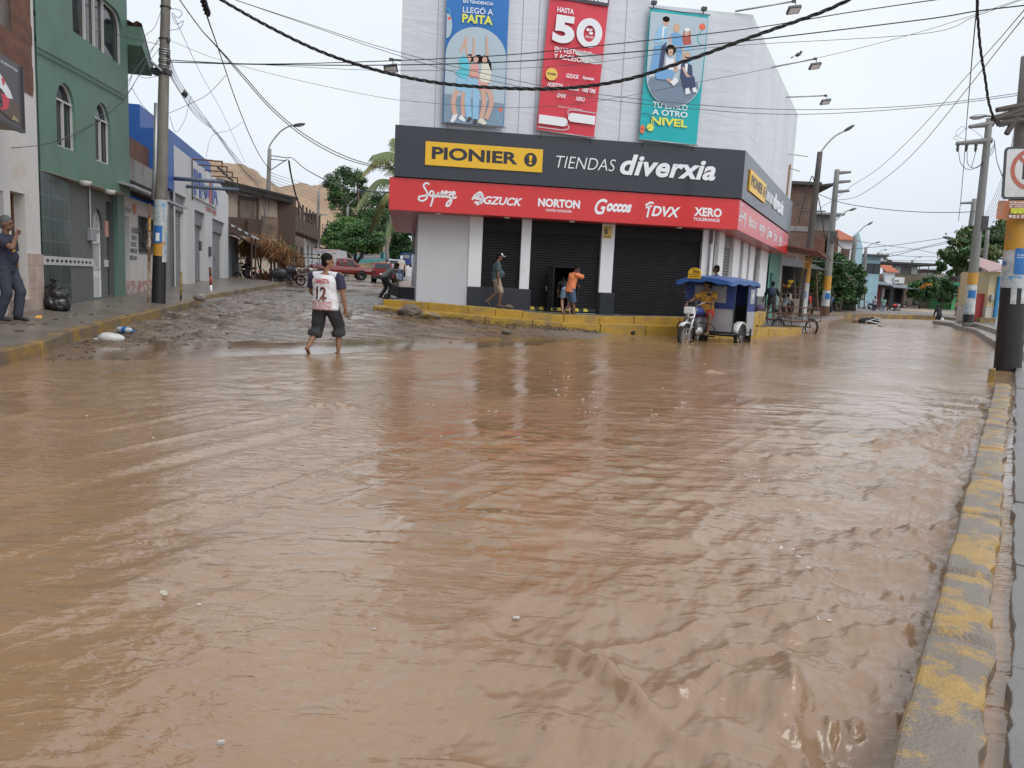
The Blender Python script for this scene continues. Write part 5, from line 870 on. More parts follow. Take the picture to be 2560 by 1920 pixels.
hill([(440,440),(500,398),(526,396),(545,399),(575,404),(610,411),(640,424),(655,443),(680,455),(700,470),(730,520)],190,60,m_hill,'hill',3)
hill([(600,500),(640,474),(700,466),(740,463),(780,464),(830,470),(870,482),(930,520),(1000,560)],420,140,m_hill2,'hill',8)
# ---------------------------------------------------------------- poles, street lamps, signs on poles
m_pole=mat('weathered concrete pole',(.215,.20,.175),.75,var=.18,sc=3,bump=.25,dirt=(.12,.105,.09),dsc=2.2,drips=.6);m_pole2=mat('grey concrete pole',(.20,.20,.185),.7,var=.12,sc=3,bump=.15);m_poled=mat('dark tarred pole',(.085,.075,.065),.8,var=.25,sc=4,bump=.3)
m_bpaint=mat('black pole paint',(.018,.017,.017),.45,var=.3,sc=3,bump=.15,dirt=(.09,.08,.07),dsc=2.5,damt=.27);m_ypaint=worn('yellow pole paint',(.25,.2,.13),(.55,.27,.03),3,.72,.06);m_wpaint=worn('paper scraps',(.40,.42,.43),(.58,.58,.56),5,.5,.04);m_bpost=worn('blue poster',(.02,.13,.38),(.03,.18,.47),4,.5,.1,rough=.45,bump=.05);m_scrap=worn('torn blue paper',(.46,.47,.46),(.12,.33,.52),7,.42,.03)
def pole(name,label,base,top,r0,r1,m,bands=(),group='utility poles',cat='pole'):
 base,top=V(base),V(top);t=thing(name,label,cat,tuple(base),0,group);mb=MB();d=top-base;n=8
 mb.tube([base-d.normalized()*.3]+[base+d*k/n for k in range(n+1)],[r0]+[r0+(r1-r0)*k/n for k in range(n+1)],16);s=mb.build('shaft',m,t,smooth=True,w=True)
 for z0,z1,bmat in bands:
  f0,f1=(z0-base.z)/d.z,(z1-base.z)/d.z;mb=MB();mb.tube([base+d*f0,base+d*f1],[(r0+(r1-r0)*f0)*1.012+.003,(r0+(r1-r0)*f1)*1.012+.003],16,caps=False);mb.build('paint_band',bmat,t,smooth=True,w=True)
 t['_r']=r0;return t,base,d,r0,r1
def wrap(P,z0,z1,a0,a1,m,name='poster',grow=.012,par=None):
 t,base,d,r0,r1=P;c=base.to_2d()*-1;ang=math.atan2(c.y,c.x);mb=MB();rows=[]
 for z in np.linspace(z0,z1,4):
  f=(z-base.z)/d.z;p=base+d*f;r=(r0+(r1-r0)*f)+grow;rows.append([p+V((r*math.cos(ang+R(a)),r*math.sin(ang+R(a)),0))for a in np.linspace(a0,a1,9)])
 mb.add([p for rr in rows for p in rr],[(i*9+j,i*9+j+1,(i+1)*9+j+1,(i+1)*9+j)for i in range(3)for j in range(8)]);return mb.build(name,m,par or t,smooth=True,w=True)
def ptext(P,s,z0,z1,a0,a1,m,par,grow=.02,off=.02):
 t,base,d,r0,r1=P;c=base.to_2d()*-1;ang=math.atan2(c.y,c.x);vs,fs=text_geo(s,off);xs=[v.x for v in vs];ys=[v.y for v in vs];mb=MB();out=[]
 for v in vs:
  u=(v.x-min(xs))/(max(xs)-min(xs));z=z0+(z1-z0)*(v.y-min(ys))/(max(ys)-min(ys));f=(z-base.z)/d.z;p=base+d*f;r=r0+(r1-r0)*f+grow;A_=ang+R(a0+(a1-a0)*u);out.append(p+V((r*math.cos(A_),r*math.sin(A_),0)))
 mb.add(out,fs);return mb.build('lettering',m,par,w=True)
def lamp(t,pts,r=.03,hs=.55,hd=None):
 pts=[V(p)for p in pts];P=[]
 for i in range(len(pts)-1):
  p0,p1,p2,p3=pts[max(i-1,0)],pts[i],pts[i+1],pts[min(i+2,len(pts)-1)]
  P+=[.5*((2*p1)+(p2-p0)*u+(2*p0-5*p1+4*p2-p3)*u*u+(3*p1-p0-3*p2+p3)*u**3)for u in(0,.25,.5,.75)]
 P.append(pts[-1]);mb=MB();mb.tube(P,r,8);mb.build('lamp_arm',m_galv,t,smooth=True,w=True);e=pts[-1];dr=(pts[-1]-pts[-2]).normalized();rot=dr.to_track_quat('X','Z').to_matrix()
 mb=MB();mb.ell(e+dr*hs*.4,(hs*.55,hs*.22,hs*.13),8,12,rot);h=mb.build('lamp_head',m_metal if hd is None else hd,t,smooth=True,w=True);mb=MB();mb.ell(e+dr*hs*.45+V((0,0,-hs*.07)),(hs*.36,hs*.17,hs*.1),8,12,rot);mb.build('lens',mat('lens grey',(.45,.46,.47),.2,bump=0)if 'lens grey' not in bpy.data.materials else bpy.data.materials['lens grey'],h,smooth=True,w=True)
def zat(px,py,Y):return at(px,py,Y).z
# left near pole
YL=20.6;PL=pole('utility_pole','tall concrete pole with black painted foot and torn posters, in front of the white salon',at(396,766,YL),at(417,-110,YL),.172,.105,m_pole,[(zat(396,790,YL),zat(398,640,YL),m_bpaint),(zat(398,639.5,YL),zat(398,548,YL),m_ypaint)])
wrap(PL,zat(398,605,YL),zat(400,500,YL),-85,85,m_wpaint);wrap(PL,zat(398,608,YL),zat(400,565,YL),-60,15,m_bpost,grow=.02);wrap(PL,zat(398,548,YL),zat(400,500,YL),-80,40,m_scrap,grow=.016);wrap(PL,zat(398,655,YL),zat(400,612,YL),20,80,m_wpaint,grow=.016);wrap(PL,zat(398,640,YL),zat(398,580,YL),45,88,m_scrap,grow=.02)
q=wrap(PL,zat(398,603,YL),zat(400,583,YL),-35,-5,m_pw,name='print',grow=.024)
t=PL[0];mb=MB();p=at(403,180,YL);mb.box(p,(.44,.3,.14));mb.build('clamp',m_metal,t,w=True,bev=.02);mb=MB();mb.cyl(at(377,153,YL-.2),at(405,178,YL-.2),.035,n=8);mb.build('stub_pipe',m_galv,t,w=True)
for y in(100,138,155):mb=MB();p=at(421,y,YL-.05);mb.lathe([(0,-.06),(.05,-.05),(.03,0),(.05,.05),(0,.06)],tuple(p),8);mb.build('insulator',m_metal,t,w=True,smooth=True)
for y in(18,98,125,131,137,150,155,165):mb=MB();p=at(415,y,YL);q_=PL;f=(p.z-PL[1].z)/PL[2].z;mb.tube([PL[1]+PL[2]*f+V((0,0,-.012)),PL[1]+PL[2]*f+V((0,0,.012))],.135+.03*(1-f),14);mb.build('steel_band',m_metal if y<110 else m_galv,t,w=True,smooth=True)
mb=MB();mb.tube([at(391,258,YL-.1),at(388,420,YL-.1),at(383,500,YL-.1)],.06,8);mb.build('conduit',m_galv,t,w=True,smooth=True)
PS=pole('steel_post','thin rusty steel post standing just left of the black footed pole',at(372,775,20.2),at(374,510,20.2),.035,.03,m_rust,[(zat(372,576,20.2),zat(372,545,20.2),m_ypaint),(zat(372,770,20.2),zat(372,580,20.2),worn('chipped paint post',(.12,.06,.035),(.42,.33,.25),5,.5,.04))],group='thin posts')
# lamp pole by the thatch
Y2=51.5;P2=pole('utility_pole','concrete pole with curved street lamp standing behind the dry thatch shelter',at(664,703,Y2),at(674,372,Y2),.19,.12,m_pole2,[(zat(664,690,Y2),zat(664,630,Y2),m_wpaint)])
lamp(P2[0],[at(674,376,Y2),at(675,362,Y2),at(700,330,Y2),at(722,316,Y2),at(735,314,Y2)],.05,.8);mb=MB()
for a,b in(((677,389),(722,395)),((677,398),(716,402)),((677,425),(718,398))):mb=MB();mb.cyl(at(*a,Y2),at(*b,Y2),.03,n=6);mb.build('bracket',m_metal,P2[0],w=True)
P3=pole('utility_pole','plain far concrete pole in front of the big green tree, left street',at(792,668,84),at(797,478,84),.2,.13,m_pole2);lamp(P3[0],[at(797,480,84),at(799,470,84),at(812,455,84)],.05,.7)
P4=pole('lamp_post','slender pale lamp post with white foot among the park trees',at(869,660,112),at(869,518,112),.25,.17,m_pole2,[(zat(869,655,112),zat(869,625,112),m_white)],group=None,cat='lamp post');lamp(P4[0],[at(869,520,112),at(872,510,112),at(884,500,112)],.06,.9)
# right street
YA=47;PA=pole('utility_pole','dark tarred pole with yellow and white bands beside the parked cargo tricycle',at(2005,790,YA),at(2050,380,YA),.24,.15,m_poled,[(zat(2015,706,YA),zat(2024,644,YA),m_ypaint),(zat(2006,788,YA),zat(2015,707,YA),m_wpaint)])
lamp(PA[0],[at(2042,455,YA),at(2048,390,YA),at(2082,345,YA),at(2112,327,YA)],.05,.7);ptext(PA,'VOTA',zat(2010,745,YA),zat(2012,728,YA),-50,40,m_pb,PA[0])
for s in(((1995,632),(2024,640),(2021,655),(1993,651)),((2032,640),(2058,644),(2050,654),(2030,652))):mb=MB();P=[at(*q,YA-.2)for q in s];mb.tube(P+[P[0]],.035,5);mb.build('sign_frame',m_wp,PA[0],w=True)
mb=MB();mb.cyl(at(1999,790,YA-.4),at(2014,672,YA-.4),.12,.11,8);mb.build('conduit',m_poled,PA[0],w=True,smooth=True);mb=MB();mb.cyl(at(2003,528,YA),at(2064,528,YA),.04,n=5);mb.build('crossbar',m_metal,PA[0],w=True)
YB_=50.5;PB=pole('utility_pole','grey pole with three short crossarms and a yellow band, right of the tarred pole',at(2061,789,YB_),at(2093,424,YB_),.27,.15,m_pole2,[(zat(2066,725,YB_),zat(2070,690,YB_),m_ypaint),(zat(2063,765,YB_),zat(2066,726,YB_),m_wpaint),(zat(2061,789,YB_),zat(2063,766,YB_),m_rust)])
for a,b in(((2088,433),(2127,430)),((2085,456),(2126,453)),((2083,480),(2123,477))):mb=MB();p,q=at(*a,YB_),at(*b,YB_);mb.tube([p,q],[.14,.08],6);mb.build('crossarm',m_pole2,PB[0],w=True)
lamp(PB[0],[at(2081,560,YB_),at(2092,548,YB_),at(2115,529,YB_),at(2124,526,YB_)],.04,.5);wrap(PB,zat(2063,748,YB_),zat(2064,733,YB_),-10,60,m_bpost,grow=.02);mb=MB();mb.box(at(2082,592,YB_-.2),(.3,.25,.7));mb.build('splice_box',m_metal,PB[0],w=True)
def simple(label,b,t,Y,r,lp=None,bands=()):P=pole('utility_pole',label,at(*b,Y),at(*t,Y),r,r*.65,m_pole2,[(zat(b[0],y0,Y),zat(b[0],y1,Y),m)for y0,y1,m in bands]);lp and lamp(P[0],[at(*q,Y)for q in lp],.05,.6);return P
simple('lamp pole with yellow band in front of the blue and white gabled house',(2119,772),(2138,590),73,.26,[(2136,600),(2140,588),(2160,567),(2169,562)],[(736,704,m_ypaint),(770,737,m_wpaint)])
simple('farther lamp pole half hidden by the bushy tree, beside the brown buildings',(2155,745),(2165,618),98,.27,[(2164,630),(2168,618),(2182,609),(2190,607)]);simple('farthest lamp pole at the end of the right street',(2185,742),(2196,632),128,.3,[(2196,640),(2198,632),(2204,626),(2210,625)]);simple('small far lamp pole above the flat dark roof',(2270,748),(2281,650),140,.28,[(2281,660),(2284,652),(2292,644),(2297,643)])
PG=simple('pole with a short top arm behind the spreading tree, right side',(2394,795),(2436,497),72,.28,None,[(748,716,m_ypaint),(795,749,m_wpaint)]);mb=MB();mb.tube([at(2438,506,72),at(2403,508,72)],[.16,.1],6);mb.build('crossarm',m_pole2,PG[0],w=True);lamp(PG[0],[at(2418,590,72),at(2400,600,72),at(2385,597,72),at(2379,596,72)],.05,.9)
simple('slim pole with a long orange painted foot beside the cream kiosk',(2446,790),(2470,575),57,.2,None,[(772,692,m_ypaint)])
Y2R=42;PR=pole('utility_pole','round grey pole with two crossarms and posters, on the right pavement',at(2420,806,Y2R),at(2474,296,Y2R),.27,.16,m_pole2,[(zat(2420,806,Y2R),zat(2422,786,Y2R),m_bpaint),(zat(2422,785,Y2R),zat(2430,712,Y2R),m_wpaint),(zat(2430,711,Y2R),zat(2433,682,Y2R),m_ypaint)])
wrap(PR,zat(2428,745,Y2R),zat(2430,726,Y2R),-30,55,m_bpost,grow=.02);wrap(PR,zat(2424,782,Y2R),zat(2426,760,Y2R),-60,20,m_scrap,grow=.02)
for a,b in(((2482,309),(2423,317)),((2478,351),(2391,359))):mb=MB();mb.tube([at(*a,Y2R),at(*b,Y2R)],[.18,.10],6);mb.build('crossarm',m_pole2,PR[0],w=True)
for x in(2395,2417,2440):mb=MB();p=at(x,364,Y2R);mb.lathe([(0,.15),(.05,.12),(.09,0),(.05,-.08),(.09,-.16),(.05,-.22),(.06,-.3),(0,-.32)],tuple(p),8);mb.build('insulator',m_metal,PR[0],w=True,smooth=True)
mb=MB();mb.box(at(2459,558,Y2R-.1),(.35,.3,.75));mb.build('splice_box',m_metal,PR[0],w=True,bev=.03)
# near right pole with no parking sign, advert and posters
b=atz(2519,916,.1);Y1=b.y;PN=pole('utility_pole','thick near pole with black foot and yellow band carrying the no parking sign',b,at(2580,140,Y1),.262,.2,m_pole,[(b.z-.1,zat(2520,718,Y1),m_bpaint),(zat(2525,625,Y1),zat(2535,545,Y1),m_ypaint)])
wrap(PN,zat(2522,716,Y1),zat(2526,626,Y1),-88,88,m_wpaint);wrap(PN,zat(2524,686,Y1),zat(2528,622,Y1),-5,70,m_bpost,grow=.022);wrap(PN,zat(2522,760,Y1),zat(2524,718,Y1),-10,14,m_wpaint,grow=.014);wrap(PN,zat(2522,758,Y1),zat(2524,718,Y1),34,60,m_wpaint,grow=.014);wrap(PN,zat(2522,720,Y1),zat(2526,690,Y1),-60,60,m_scrap,grow=.018)
ptext(PN,'84',zat(2524,665,Y1),zat(2524,652,Y1),-62,-38,m_pb,PN[0],.026);ptext(PN,'EN EMPLEO',zat(2526,640,Y1),zat(2526,637,Y1),4,45,m_pw,PN[0],.03);ptext(PN,'DE FUTURO',zat(2526,646,Y1),zat(2526,643,Y1),4,45,m_pw,PN[0],.03)
for a,b_ in(((2572,268),(2487,300)),((2575,285),(2480,297)),((2570,262),(2492,275)),((2568,300),(2496,309)),((2556,270),(2516,335))):mb=MB();mb.tube([at(*a,Y1-.2),at(*b_,Y1-.25)],[.08,.055],6);mb.build('crossarm',m_poled,PN[0],w=True)
lamp(PN[0],[at(2560,262,Y1),at(2500,286,Y1),at(2462,290,Y1)],.025,.35,m_galv)
SG=at(2576,432,Y1-.34);ang=math.atan2(-SG.x*.25,SG.y)*.0
NS=thing('no_parking_sign','white no parking sign with black border on the near right pole','sign',tuple(SG),0);hw,hh_=.56,.53
def rrect(w_,h_,r,n=6):return[(sx*(w_-r)+r*math.cos(a),sz*(h_-r)+r*math.sin(a))for sx,sz,a0 in((1,1,0),(-1,1,90),(-1,-1,180),(1,-1,270))for a in[R(a0+90*k/n)for k in range(n+1)]]
tl=Matrix.Rotation(-R(3.5),4,'Y');mb=MB(tl);mb.prism([(x,0,z)for x,z in rrect(hw,hh_,.09)],(0,.02,0));mb.build('plate',m_metal,NS);mb=MB(tl);mb.face([(x,-.006,z)for x,z in rrect(hw-.045,hh_-.045,.06)]);mb.build('face',mat('sign white',(.62,.62,.60),.4,var=.03,bump=0,dirt=(.5,.49,.46),dsc=2),NS)
m_sr=worn('faded sign red',(.40,.10,.07),(.46,.13,.09),6,.5,.1);mb=MB(tl);n=48;cz=.07;r1_,r0_=.42,.335;mb.add([(r1_*math.cos(2*math.pi*k/n),-.012,cz+r1_*math.sin(2*math.pi*k/n))for k in range(n)]+[(r0_*math.cos(2*math.pi*k/n),-.012,cz+r0_*math.sin(2*math.pi*k/n))for k in range(n)],[(k,(k+1)%n,n+(k+1)%n,n+k)for k in range(n)])
mb.face([(-.27,-.0125,cz+.22),(-.22,-.0125,cz+.27),(.27,-.0125,cz-.22),(.22,-.0125,cz-.27)]);mb.build('ring',m_sr,NS);mb=MB(tl);text(mb,'E',-.17,.17,cz-.2,cz+.2,-.009,.04);mb.build('lettering',m_letb,NS)
p=at(2578,525,Y1-.30);AD=thing('advert_banner','small orange and yellow advert banner tied to the pole under the no parking sign','banner',tuple(p),0);W2,H2=.70,.19
T=Matrix.Rotation(-R(2.5),4,'Y');mb=MB(T);xs_=np.linspace(-W2,W2,24);zs_=np.linspace(-H2,H2,6);X_,Z_=np.meshgrid(xs_,zs_);Yd=.03*np.sin(X_*7+Z_*3)-.02;sh_x=np.where(X_<-W2+.02,(-Z_-H2)*.2-.0,0);mb.add(list(zip((X_+sh_x*0-.06*(H2-Z_)*(X_<0)).ravel(),Yd.ravel(),Z_.ravel())),[(i*24+j,i*24+j+1,(i+1)*24+j+1,(i+1)*24+j)for i in range(5)for j in range(23)]);mb.build('sheet',mat('advert orange',(.42,.14,.045),.4,var=.25,sc=5,bump=.05,dirt=(.30,.25,.22),dsc=3),AD,smooth=True)
mb=MB(T);mb.bx(-.46,W2,-.062,-.058,-.075,.03);mb.build('yellow_stripe',mat('advert yellow',(.62,.60,.06),.4),AD);mb=MB(T);text(mb,'COMPRALA YA',-.44,.62,-.085,.02,-.066,.05);mb.build('lettering',mat('advert green',(.45,.52,.02),.4),AD)
mb=MB(T)
for s,z,x1 in(('Quedate en casa',.13,.66),('preparando los mejores',.085,.66),('y saborea lo nuestro',.04,.6),('921 031-905 / 980',-.165,.62)):text(mb,s,-.5,x1,z,z+.036 if z>0 else z+.055,-.068,.02)
mb.build('lettering',m_pw,AD)
# ---------------------------------------------------------------- overhead cables
m_cab=mat('black cable',(.016,.016,.018),.5,bump=0);m_cabg=mat('grey cable',(.09,.095,.105),.5,bump=0)
def cat3(P,n):
 out=[]
 for i in range(len(P)-1):
  p0,p1,p2,p3=P[max(i-1,0)],P[i],P[i+1],P[min(i+2,len(P)-1)]
  for k in range(n):u=k/n;out.append(.5*((2*p1)+(p2-p0)*u+(2*p0-5*p1+4*p2-p3)*u*u+(3*p1-p0-3*p2+p3)*u**3))
 return out+[P[-1]]
def cable(pts,Y0,Y1,r,label,twist=0,m=None,n=10,group='overhead cables',name='cable'):
 k=len(pts)-1;P=cat3([at(x,y,Y0+(Y1-Y0)*i/k)for i,(x,y)in enumerate(pts)],n);mb=MB()
 if twist:
  for s in range(3):
   L_=0;Q=[];F=cat3(P,6)
   for i,p in enumerate(F):
    if i:L_+=(p-F[i-1]).length
    d=(F[min(i+1,len(F)-1)]-F[max(i-1,0)]).normalized();a=d.cross(V((0,0,1))).normalized()if abs(d.z)<.95 else V((1,0,0));b=d.cross(a);an=L_/twist*2*math.pi+s*2.094;Q.append(p+(a*math.cos(an)+b*math.sin(an))*r*.95)
   mb.tube(Q,r*.72,5)
 else:mb.tube(P,r,5)
 o=mb.build(name,m or m_cab,smooth=True);return setp(o,label,'cable',group)
cable([(520,-20),(660,60),(800,128),(940,175),(1080,205),(1230,219),(1400,221),(1560,200),(1720,150),(1900,85),(2060,28),(2160,-20)],15,12,.019,'thickest twisted black cable sagging across the front of the shop banners',.55)
cable([(422,150),(640,160),(950,153),(1260,138),(1500,114),(1870,72),(2130,30),(2420,-12)],YL,16,.011,'upper straight black cable from the left pole across the banners')
cable([(422,155),(640,161),(950,163),(1260,155),(1500,137),(1830,106),(2300,50),(2440,28),(2575,12)],YL,15.5,.013,'lower black cable from the left pole crossing to the near right pole')
cable([(640,161),(950,176),(1260,172),(1500,155),(1800,117),(2300,85),(2440,40),(2575,-8)],YL,15.5,.006,'thin grey wire just under the two straight cables over the banners',m=m_cabg)
for i,(dy,lb)in enumerate(((0,'upper of two thin wires dropping from top left behind the thick cable'),(7,'lower of two thin wires dropping from top left behind the thick cable'))):cable([(565,-8),(760,56+dy*.4),(950,117+dy),(1160,172+dy*2),(1400,222+dy*1.6),(1700,258+dy*1.6),(1985,274+dy*1.7),(2300,263+dy*.8),(2575,229+dy*.8)],19,17,.007,lb,m=m_cabg)
cable([(430,103),(520,140),(600,164),(760,204),(950,243),(1060,256),(1200,266),(1340,268),(1500,252),(1700,214),(2000,155),(2300,80),(2575,-10)],YL,15.5,.005,'thinnest pale wire curving low across the lower part of the banners',m=m_cabg)
for d,lb in((0,'upper of the two black cables running down to the palm'),(7,'lower of the two black cables running down to the palm')):cable([(440,-14),(500,70),(548,122+d*.3),(612,192+d),(680,268+d),(760,335+d),(850,385+d),(930,412+d*.6),(990,421+d*.5)],19,26,.013,lb)
cable([(506,-16),(515,30),(524,60),(540,105),(560,165),(590,252),(625,340),(650,390),(674,424)],17,Y2,.015,'twisted black cable running steeply from the top to the lamp pole by the thatch',.5)
cable([(505,-10),(512,14),(520,36)],17,17.4,.045,'thick black cable joint at the very top of the twisted cable',.3,name='cable_joint')
random.seed(11)
for i in range(9):
 a,e=random.uniform(-6,6),random.uniform(-14,14);cable([(420,128+i*7),(446+a*.4,196+i*4),(486+a,256+i*4+a),(545+a*1.4,338+a),(610+a,424+e*.6),(672,485+e)],YL,Y2,.007,'thin wire in the fan of wires from the left pole down to the lamp pole',m=m_cabg if i%2 else m_cab,group='fan of wires from the left pole')
pts=[at(462+9*math.cos(k*2.4)*random.uniform(.3,1),236+14*math.sin(k*2.4+.4)*random.uniform(.3,1),24)for k in range(26)];mb=MB();mb.tube(cat3(pts,5),.010,5);setp(mb.build('wire_tangle',m_cab,smooth=True),'tangled black knot of wire hanging in the wire fan right of the left pole','cable')
for i,(pl,Yb,lb)in enumerate((([(400,98),(345,165),(305,225),(235,305),(160,345),(97,400),(0,447)],15,'lowest service wire from the left pole crossing the green wall to the left edge'),([(400,118),(350,185),(300,260),(200,330),(105,362),(-20,372)],14,'service wire crossing just under the arched windows of the green wall'),([(398,92),(310,245),(190,340),(98,348),(-20,397)],14.5,'service wire ending low on the whitewashed wall'),([(405,20),(385,70),(358,100),(322,215)],19.5,'wire falling from the left pole top to the corner of the green house'),([(396,190),(360,195),(340,180),(325,160)],19.8,'slack wire loop between the left pole and the green house'),([(388,292),(372,280),(350,255),(330,220)],19.8,'slack wire from the conduit to the green house corner'),([(148,0),(200,42),(260,78),(400,112)],YL,'thin wire crossing the top window of the green house'))):cable(pl,YL-.3,Yb if i<3 else 18.9,.006 if i else.007,lb,m=m_cab if i%2 else m_cabg)
for d,lb in((0,'upper of two wires clipped diagonally across the green wall'),(14,'lower of two wires clipped diagonally across the green wall')):P=[UF.pt(*UF.hit(x,y),.03)for x,y in((90,118+d),(200,177+d*.9),(308,238+d*.8))];mb=MB();mb.tube(P,.009,5);setp(mb.build('cable',m_cab,smooth=True),lb,'cable','overhead cables')
cable([(418,25),(436,22),(455,30),(446,45),(430,33),(440,60),(458,52),(450,70),(424,76)],YL-.1,YL-.1,.007,'messy wire loops at the top right of the left pole')
cable([(424,290),(440,330),(462,300),(470,270),(478,240)],YL,24,.006,'loose wire end hanging below the wire tangle');cable([(418,285),(470,262),(520,235),(565,188)],YL,19,.006,'grey wire rising from the left pole to the twisted cable',m=m_cabg);cable([(515,395),(530,340),(575,325),(606,305)],40,44,.01,'grey wire rising from the blue store to the twisted cable',m=m_cabg)
cable([(435,40),(500,180),(560,290),(612,405)],YL,46,.008,'straight thin grey wire left of the twisted cable',m=m_cabg)
cable([(720,394),(732,396),(760,420),(800,443),(850,466),(900,477),(985,481)],Y2,27,.025,'black cable from the lamp pole bracket sagging right to the red canopy');cable([(722,402),(728,440),(740,490),(756,530)],Y2,62,.04,'short black cable dropping from the lamp pole bracket over the old house',.6)
for i in range(5):cable([(678,432+i*7),(700,440+i*7),(740+i*4,452+i*9),(790+i*2,470+i*10)],Y2,84,.018,'thin wire between the lamp pole and the next pole up the left street',m=m_cabg,group='wires up the left street')
for i in range(6):cable([(575+i*9,470+i*4),(600+i*11,520-i*4),(640+i*5,545+i*7),(664,560-i*18)],46,Y2,.012,'slack house wire hanging in front of the old adobe house',m=m_cabg,group='slack wires on the old house')
# right hand cables
cable([(2443,-10),(2442,18),(2440,36),(2430,145),(2422,241),(2416,316),(2412,380),(2402,500),(2396,552)],14,66,.016,'left leg of the forked twisted cable hanging down at upper right',.5)
cable([(2444,-10),(2444,36),(2451,120),(2463,196),(2472,256),(2487,301),(2500,315),(2530,308)],14,15.6,.015,'right leg of the forked twisted cable reaching the near right pole',.5)
cable([(2575,8),(2500,96),(2426,180),(2300,322),(2200,418),(2128,466),(2085,500)],15,50,.012,'upper long diagonal wire from the near right pole down to the three armed pole',m=m_cabg);cable([(2575,24),(2500,118),(2426,212),(2300,366),(2220,440),(2140,492),(2080,503),(2045,525)],15,48,.012,'lower long diagonal wire from the near right pole down to the tarred pole',m=m_cabg)
cable([(2045,485),(2110,508),(2200,522),(2300,530),(2390,531),(2450,528)],47,43,.02,'nearly level wire crossing the right street between the poles',m=m_cabg)
for i in range(7):cable([(2575,110+i*18),(2548+i,250+i*14),(2520,400+i*9),(2490+i*2,480+i*8),(2462,538+i*7)],15.7,Y2R,.008,'thin wire in the loose bunch behind the no parking sign',m=m_cabg,group='loose wires behind the sign')
for i,p in enumerate(([(2396,372),(2402,408),(2422,424),(2450,412),(2482,380),(2486,350)],[(2418,380),(2420,410),(2440,420),(2466,398),(2484,362)],[(2440,378),(2434,400),(2428,420)],[(2486,350),(2492,400),(2506,440)],[(2418,318),(2400,335),(2384,345),(2398,352)],[(2424,320),(2440,330),(2456,345),(2446,352)],[(2418,325),(2404,316),(2390,338),(2418,350)])):cable(p,Y2R-.1,Y2R-.1 if i!=3 else 20,.016 if i<4 else.01,'slack jumper wire looped around the crossarms of the round grey pole',m=m_cab,group='jumper wires on the round pole')
for i,(p,Y0,Y1_)in enumerate((([(2140,622),(2250,611),(2372,593)],73,72),([(2150,650),(2230,640),(2300,622),(2390,604)],73,72),([(2165,640),(2260,628),(2390,598)],98,72),([(2140,602),(2200,612),(2280,622),(2340,634)],73,90),([(2190,632),(2260,640),(2340,642)],100,95),([(2180,648),(2260,652),(2345,652)],100,95),([(2200,660),(2270,664),(2350,660)],100,95),([(2230,668),(2290,672),(2370,670)],100,95),([(2340,655),(2380,690),(2430,700)],90,70))):cable(p,Y0,Y1_,.025,'far thin wire strung across the end of the right street',m=m_cabg,group='far wires of the right street')
for i,p in enumerate(([(2030,440),(2015,480),(1996,560)],[(2032,440),(2040,470),(2052,525),(2062,590),(2075,600)],[(2085,590),(2100,615),(2120,625),(2134,618)],[(2070,640),(2085,655),(2110,658)])):cable(p,YA,YA if i<2 else 60,.03,('black wire slanting left from the tarred pole to the brick wall','black cable drooping right from the tarred pole','drooping cable between the three armed pole and the gabled house pole','pale slack wire low between the right street poles')[i],m=m_cab if i<3 else m_cabg)
# ---------------------------------------------------------------- trees and plants
def leafmat(n,c):return mat(n,c,.55,var=.25,sc=1.2,bump=0)
m_l=[leafmat('leaf green',(.07,.165,.045)),leafmat('leaf dark',(.035,.088,.028)),leafmat('leaf light',(.13,.24,.06)),leafmat('leaf grey green',(.09,.14,.06)),leafmat('leaf olive',(.12,.15,.05)),leafmat('dry straw',(.25,.13,.045)),leafmat('dry straw dark',(.13,.065,.028))]
m_bark=mat('bark',(.10,.075,.055),.85,var=.3,sc=6,bump=.4,stretch=(1,1,.3))
def leaves(mb,cl,n,size,mis,rs,droop=0.,flat=.5):
 tot=sum(c[1]**2 for c in cl)
 for c,r,*sq in cl:
  sq=sq[0]if sq else.75;k=int(n*r*r/tot);subs=[]
  for _ in range(max(6,int(r*11))):
   d=V((rs.gauss(0,1),rs.gauss(0,1),rs.gauss(0,1))).normalized()*r*rs.uniform(.45,1.0);subs.append((V(c)+V((d.x,d.y,d.z*sq)),r*rs.uniform(.22,.40),rs.choice(mis)))
  for _ in range(k):
   sc,sr,mi=rs.choice(subs);p=sc+V((rs.gauss(0,.55),rs.gauss(0,.55),rs.gauss(0,.45)))*sr;mb.mi=mi if rs.random()<.8 else rs.choice(mis)
   a=V((rs.gauss(0,1),rs.gauss(0,1),rs.gauss(0,flat)-droop)).normalized();b=a.cross(V((rs.gauss(0,1),rs.gauss(0,1),rs.gauss(0,1)))).normalized();s=size*rs.uniform(.6,1.3)
   mb.add([p-a*s*.5,p+b*s*.22,p+a*s*.5,p-b*s*.22],[(0,1,2,3)])
def tree(name,label,base,forks,cl,n,size,mis=(0,1,2),tr=.2,seed=1,group=None,cat='tree',droop=0.,hgt=None):
 rs=random.Random(seed);base=V(base);t=thing(name,label,cat,tuple(base),0,group);mb=MB()
 for f in forks:
  P=[V(p)for p in f];mb.tube([base-V((0,0,.2))]+P,[tr]+[tr*(.75-.55*i/len(P))for i in range(len(P))],8)
 for c,r,*_ in cl:
  b=min((p for f in forks for p in[V(q)for q in f]),key=lambda q:(q-V(c)).length)
  for _ in range(3):
   e=V(c)+V((rs.uniform(-1,1),rs.uniform(-1,1),rs.uniform(-.4,.6)))*r*.8;m_=(b+e)/2+V((rs.uniform(-.2,.2),)*3);mb.tube([b,m_,e],[tr*.35,tr*.2,tr*.06],5)
 mb.build('trunk',m_bark,t,smooth=True,w=True);mb=MB();leaves(mb,cl,n,size,list(mis),rs,droop);mb.build('crown',m_l,t,w=True,norm=False);return t
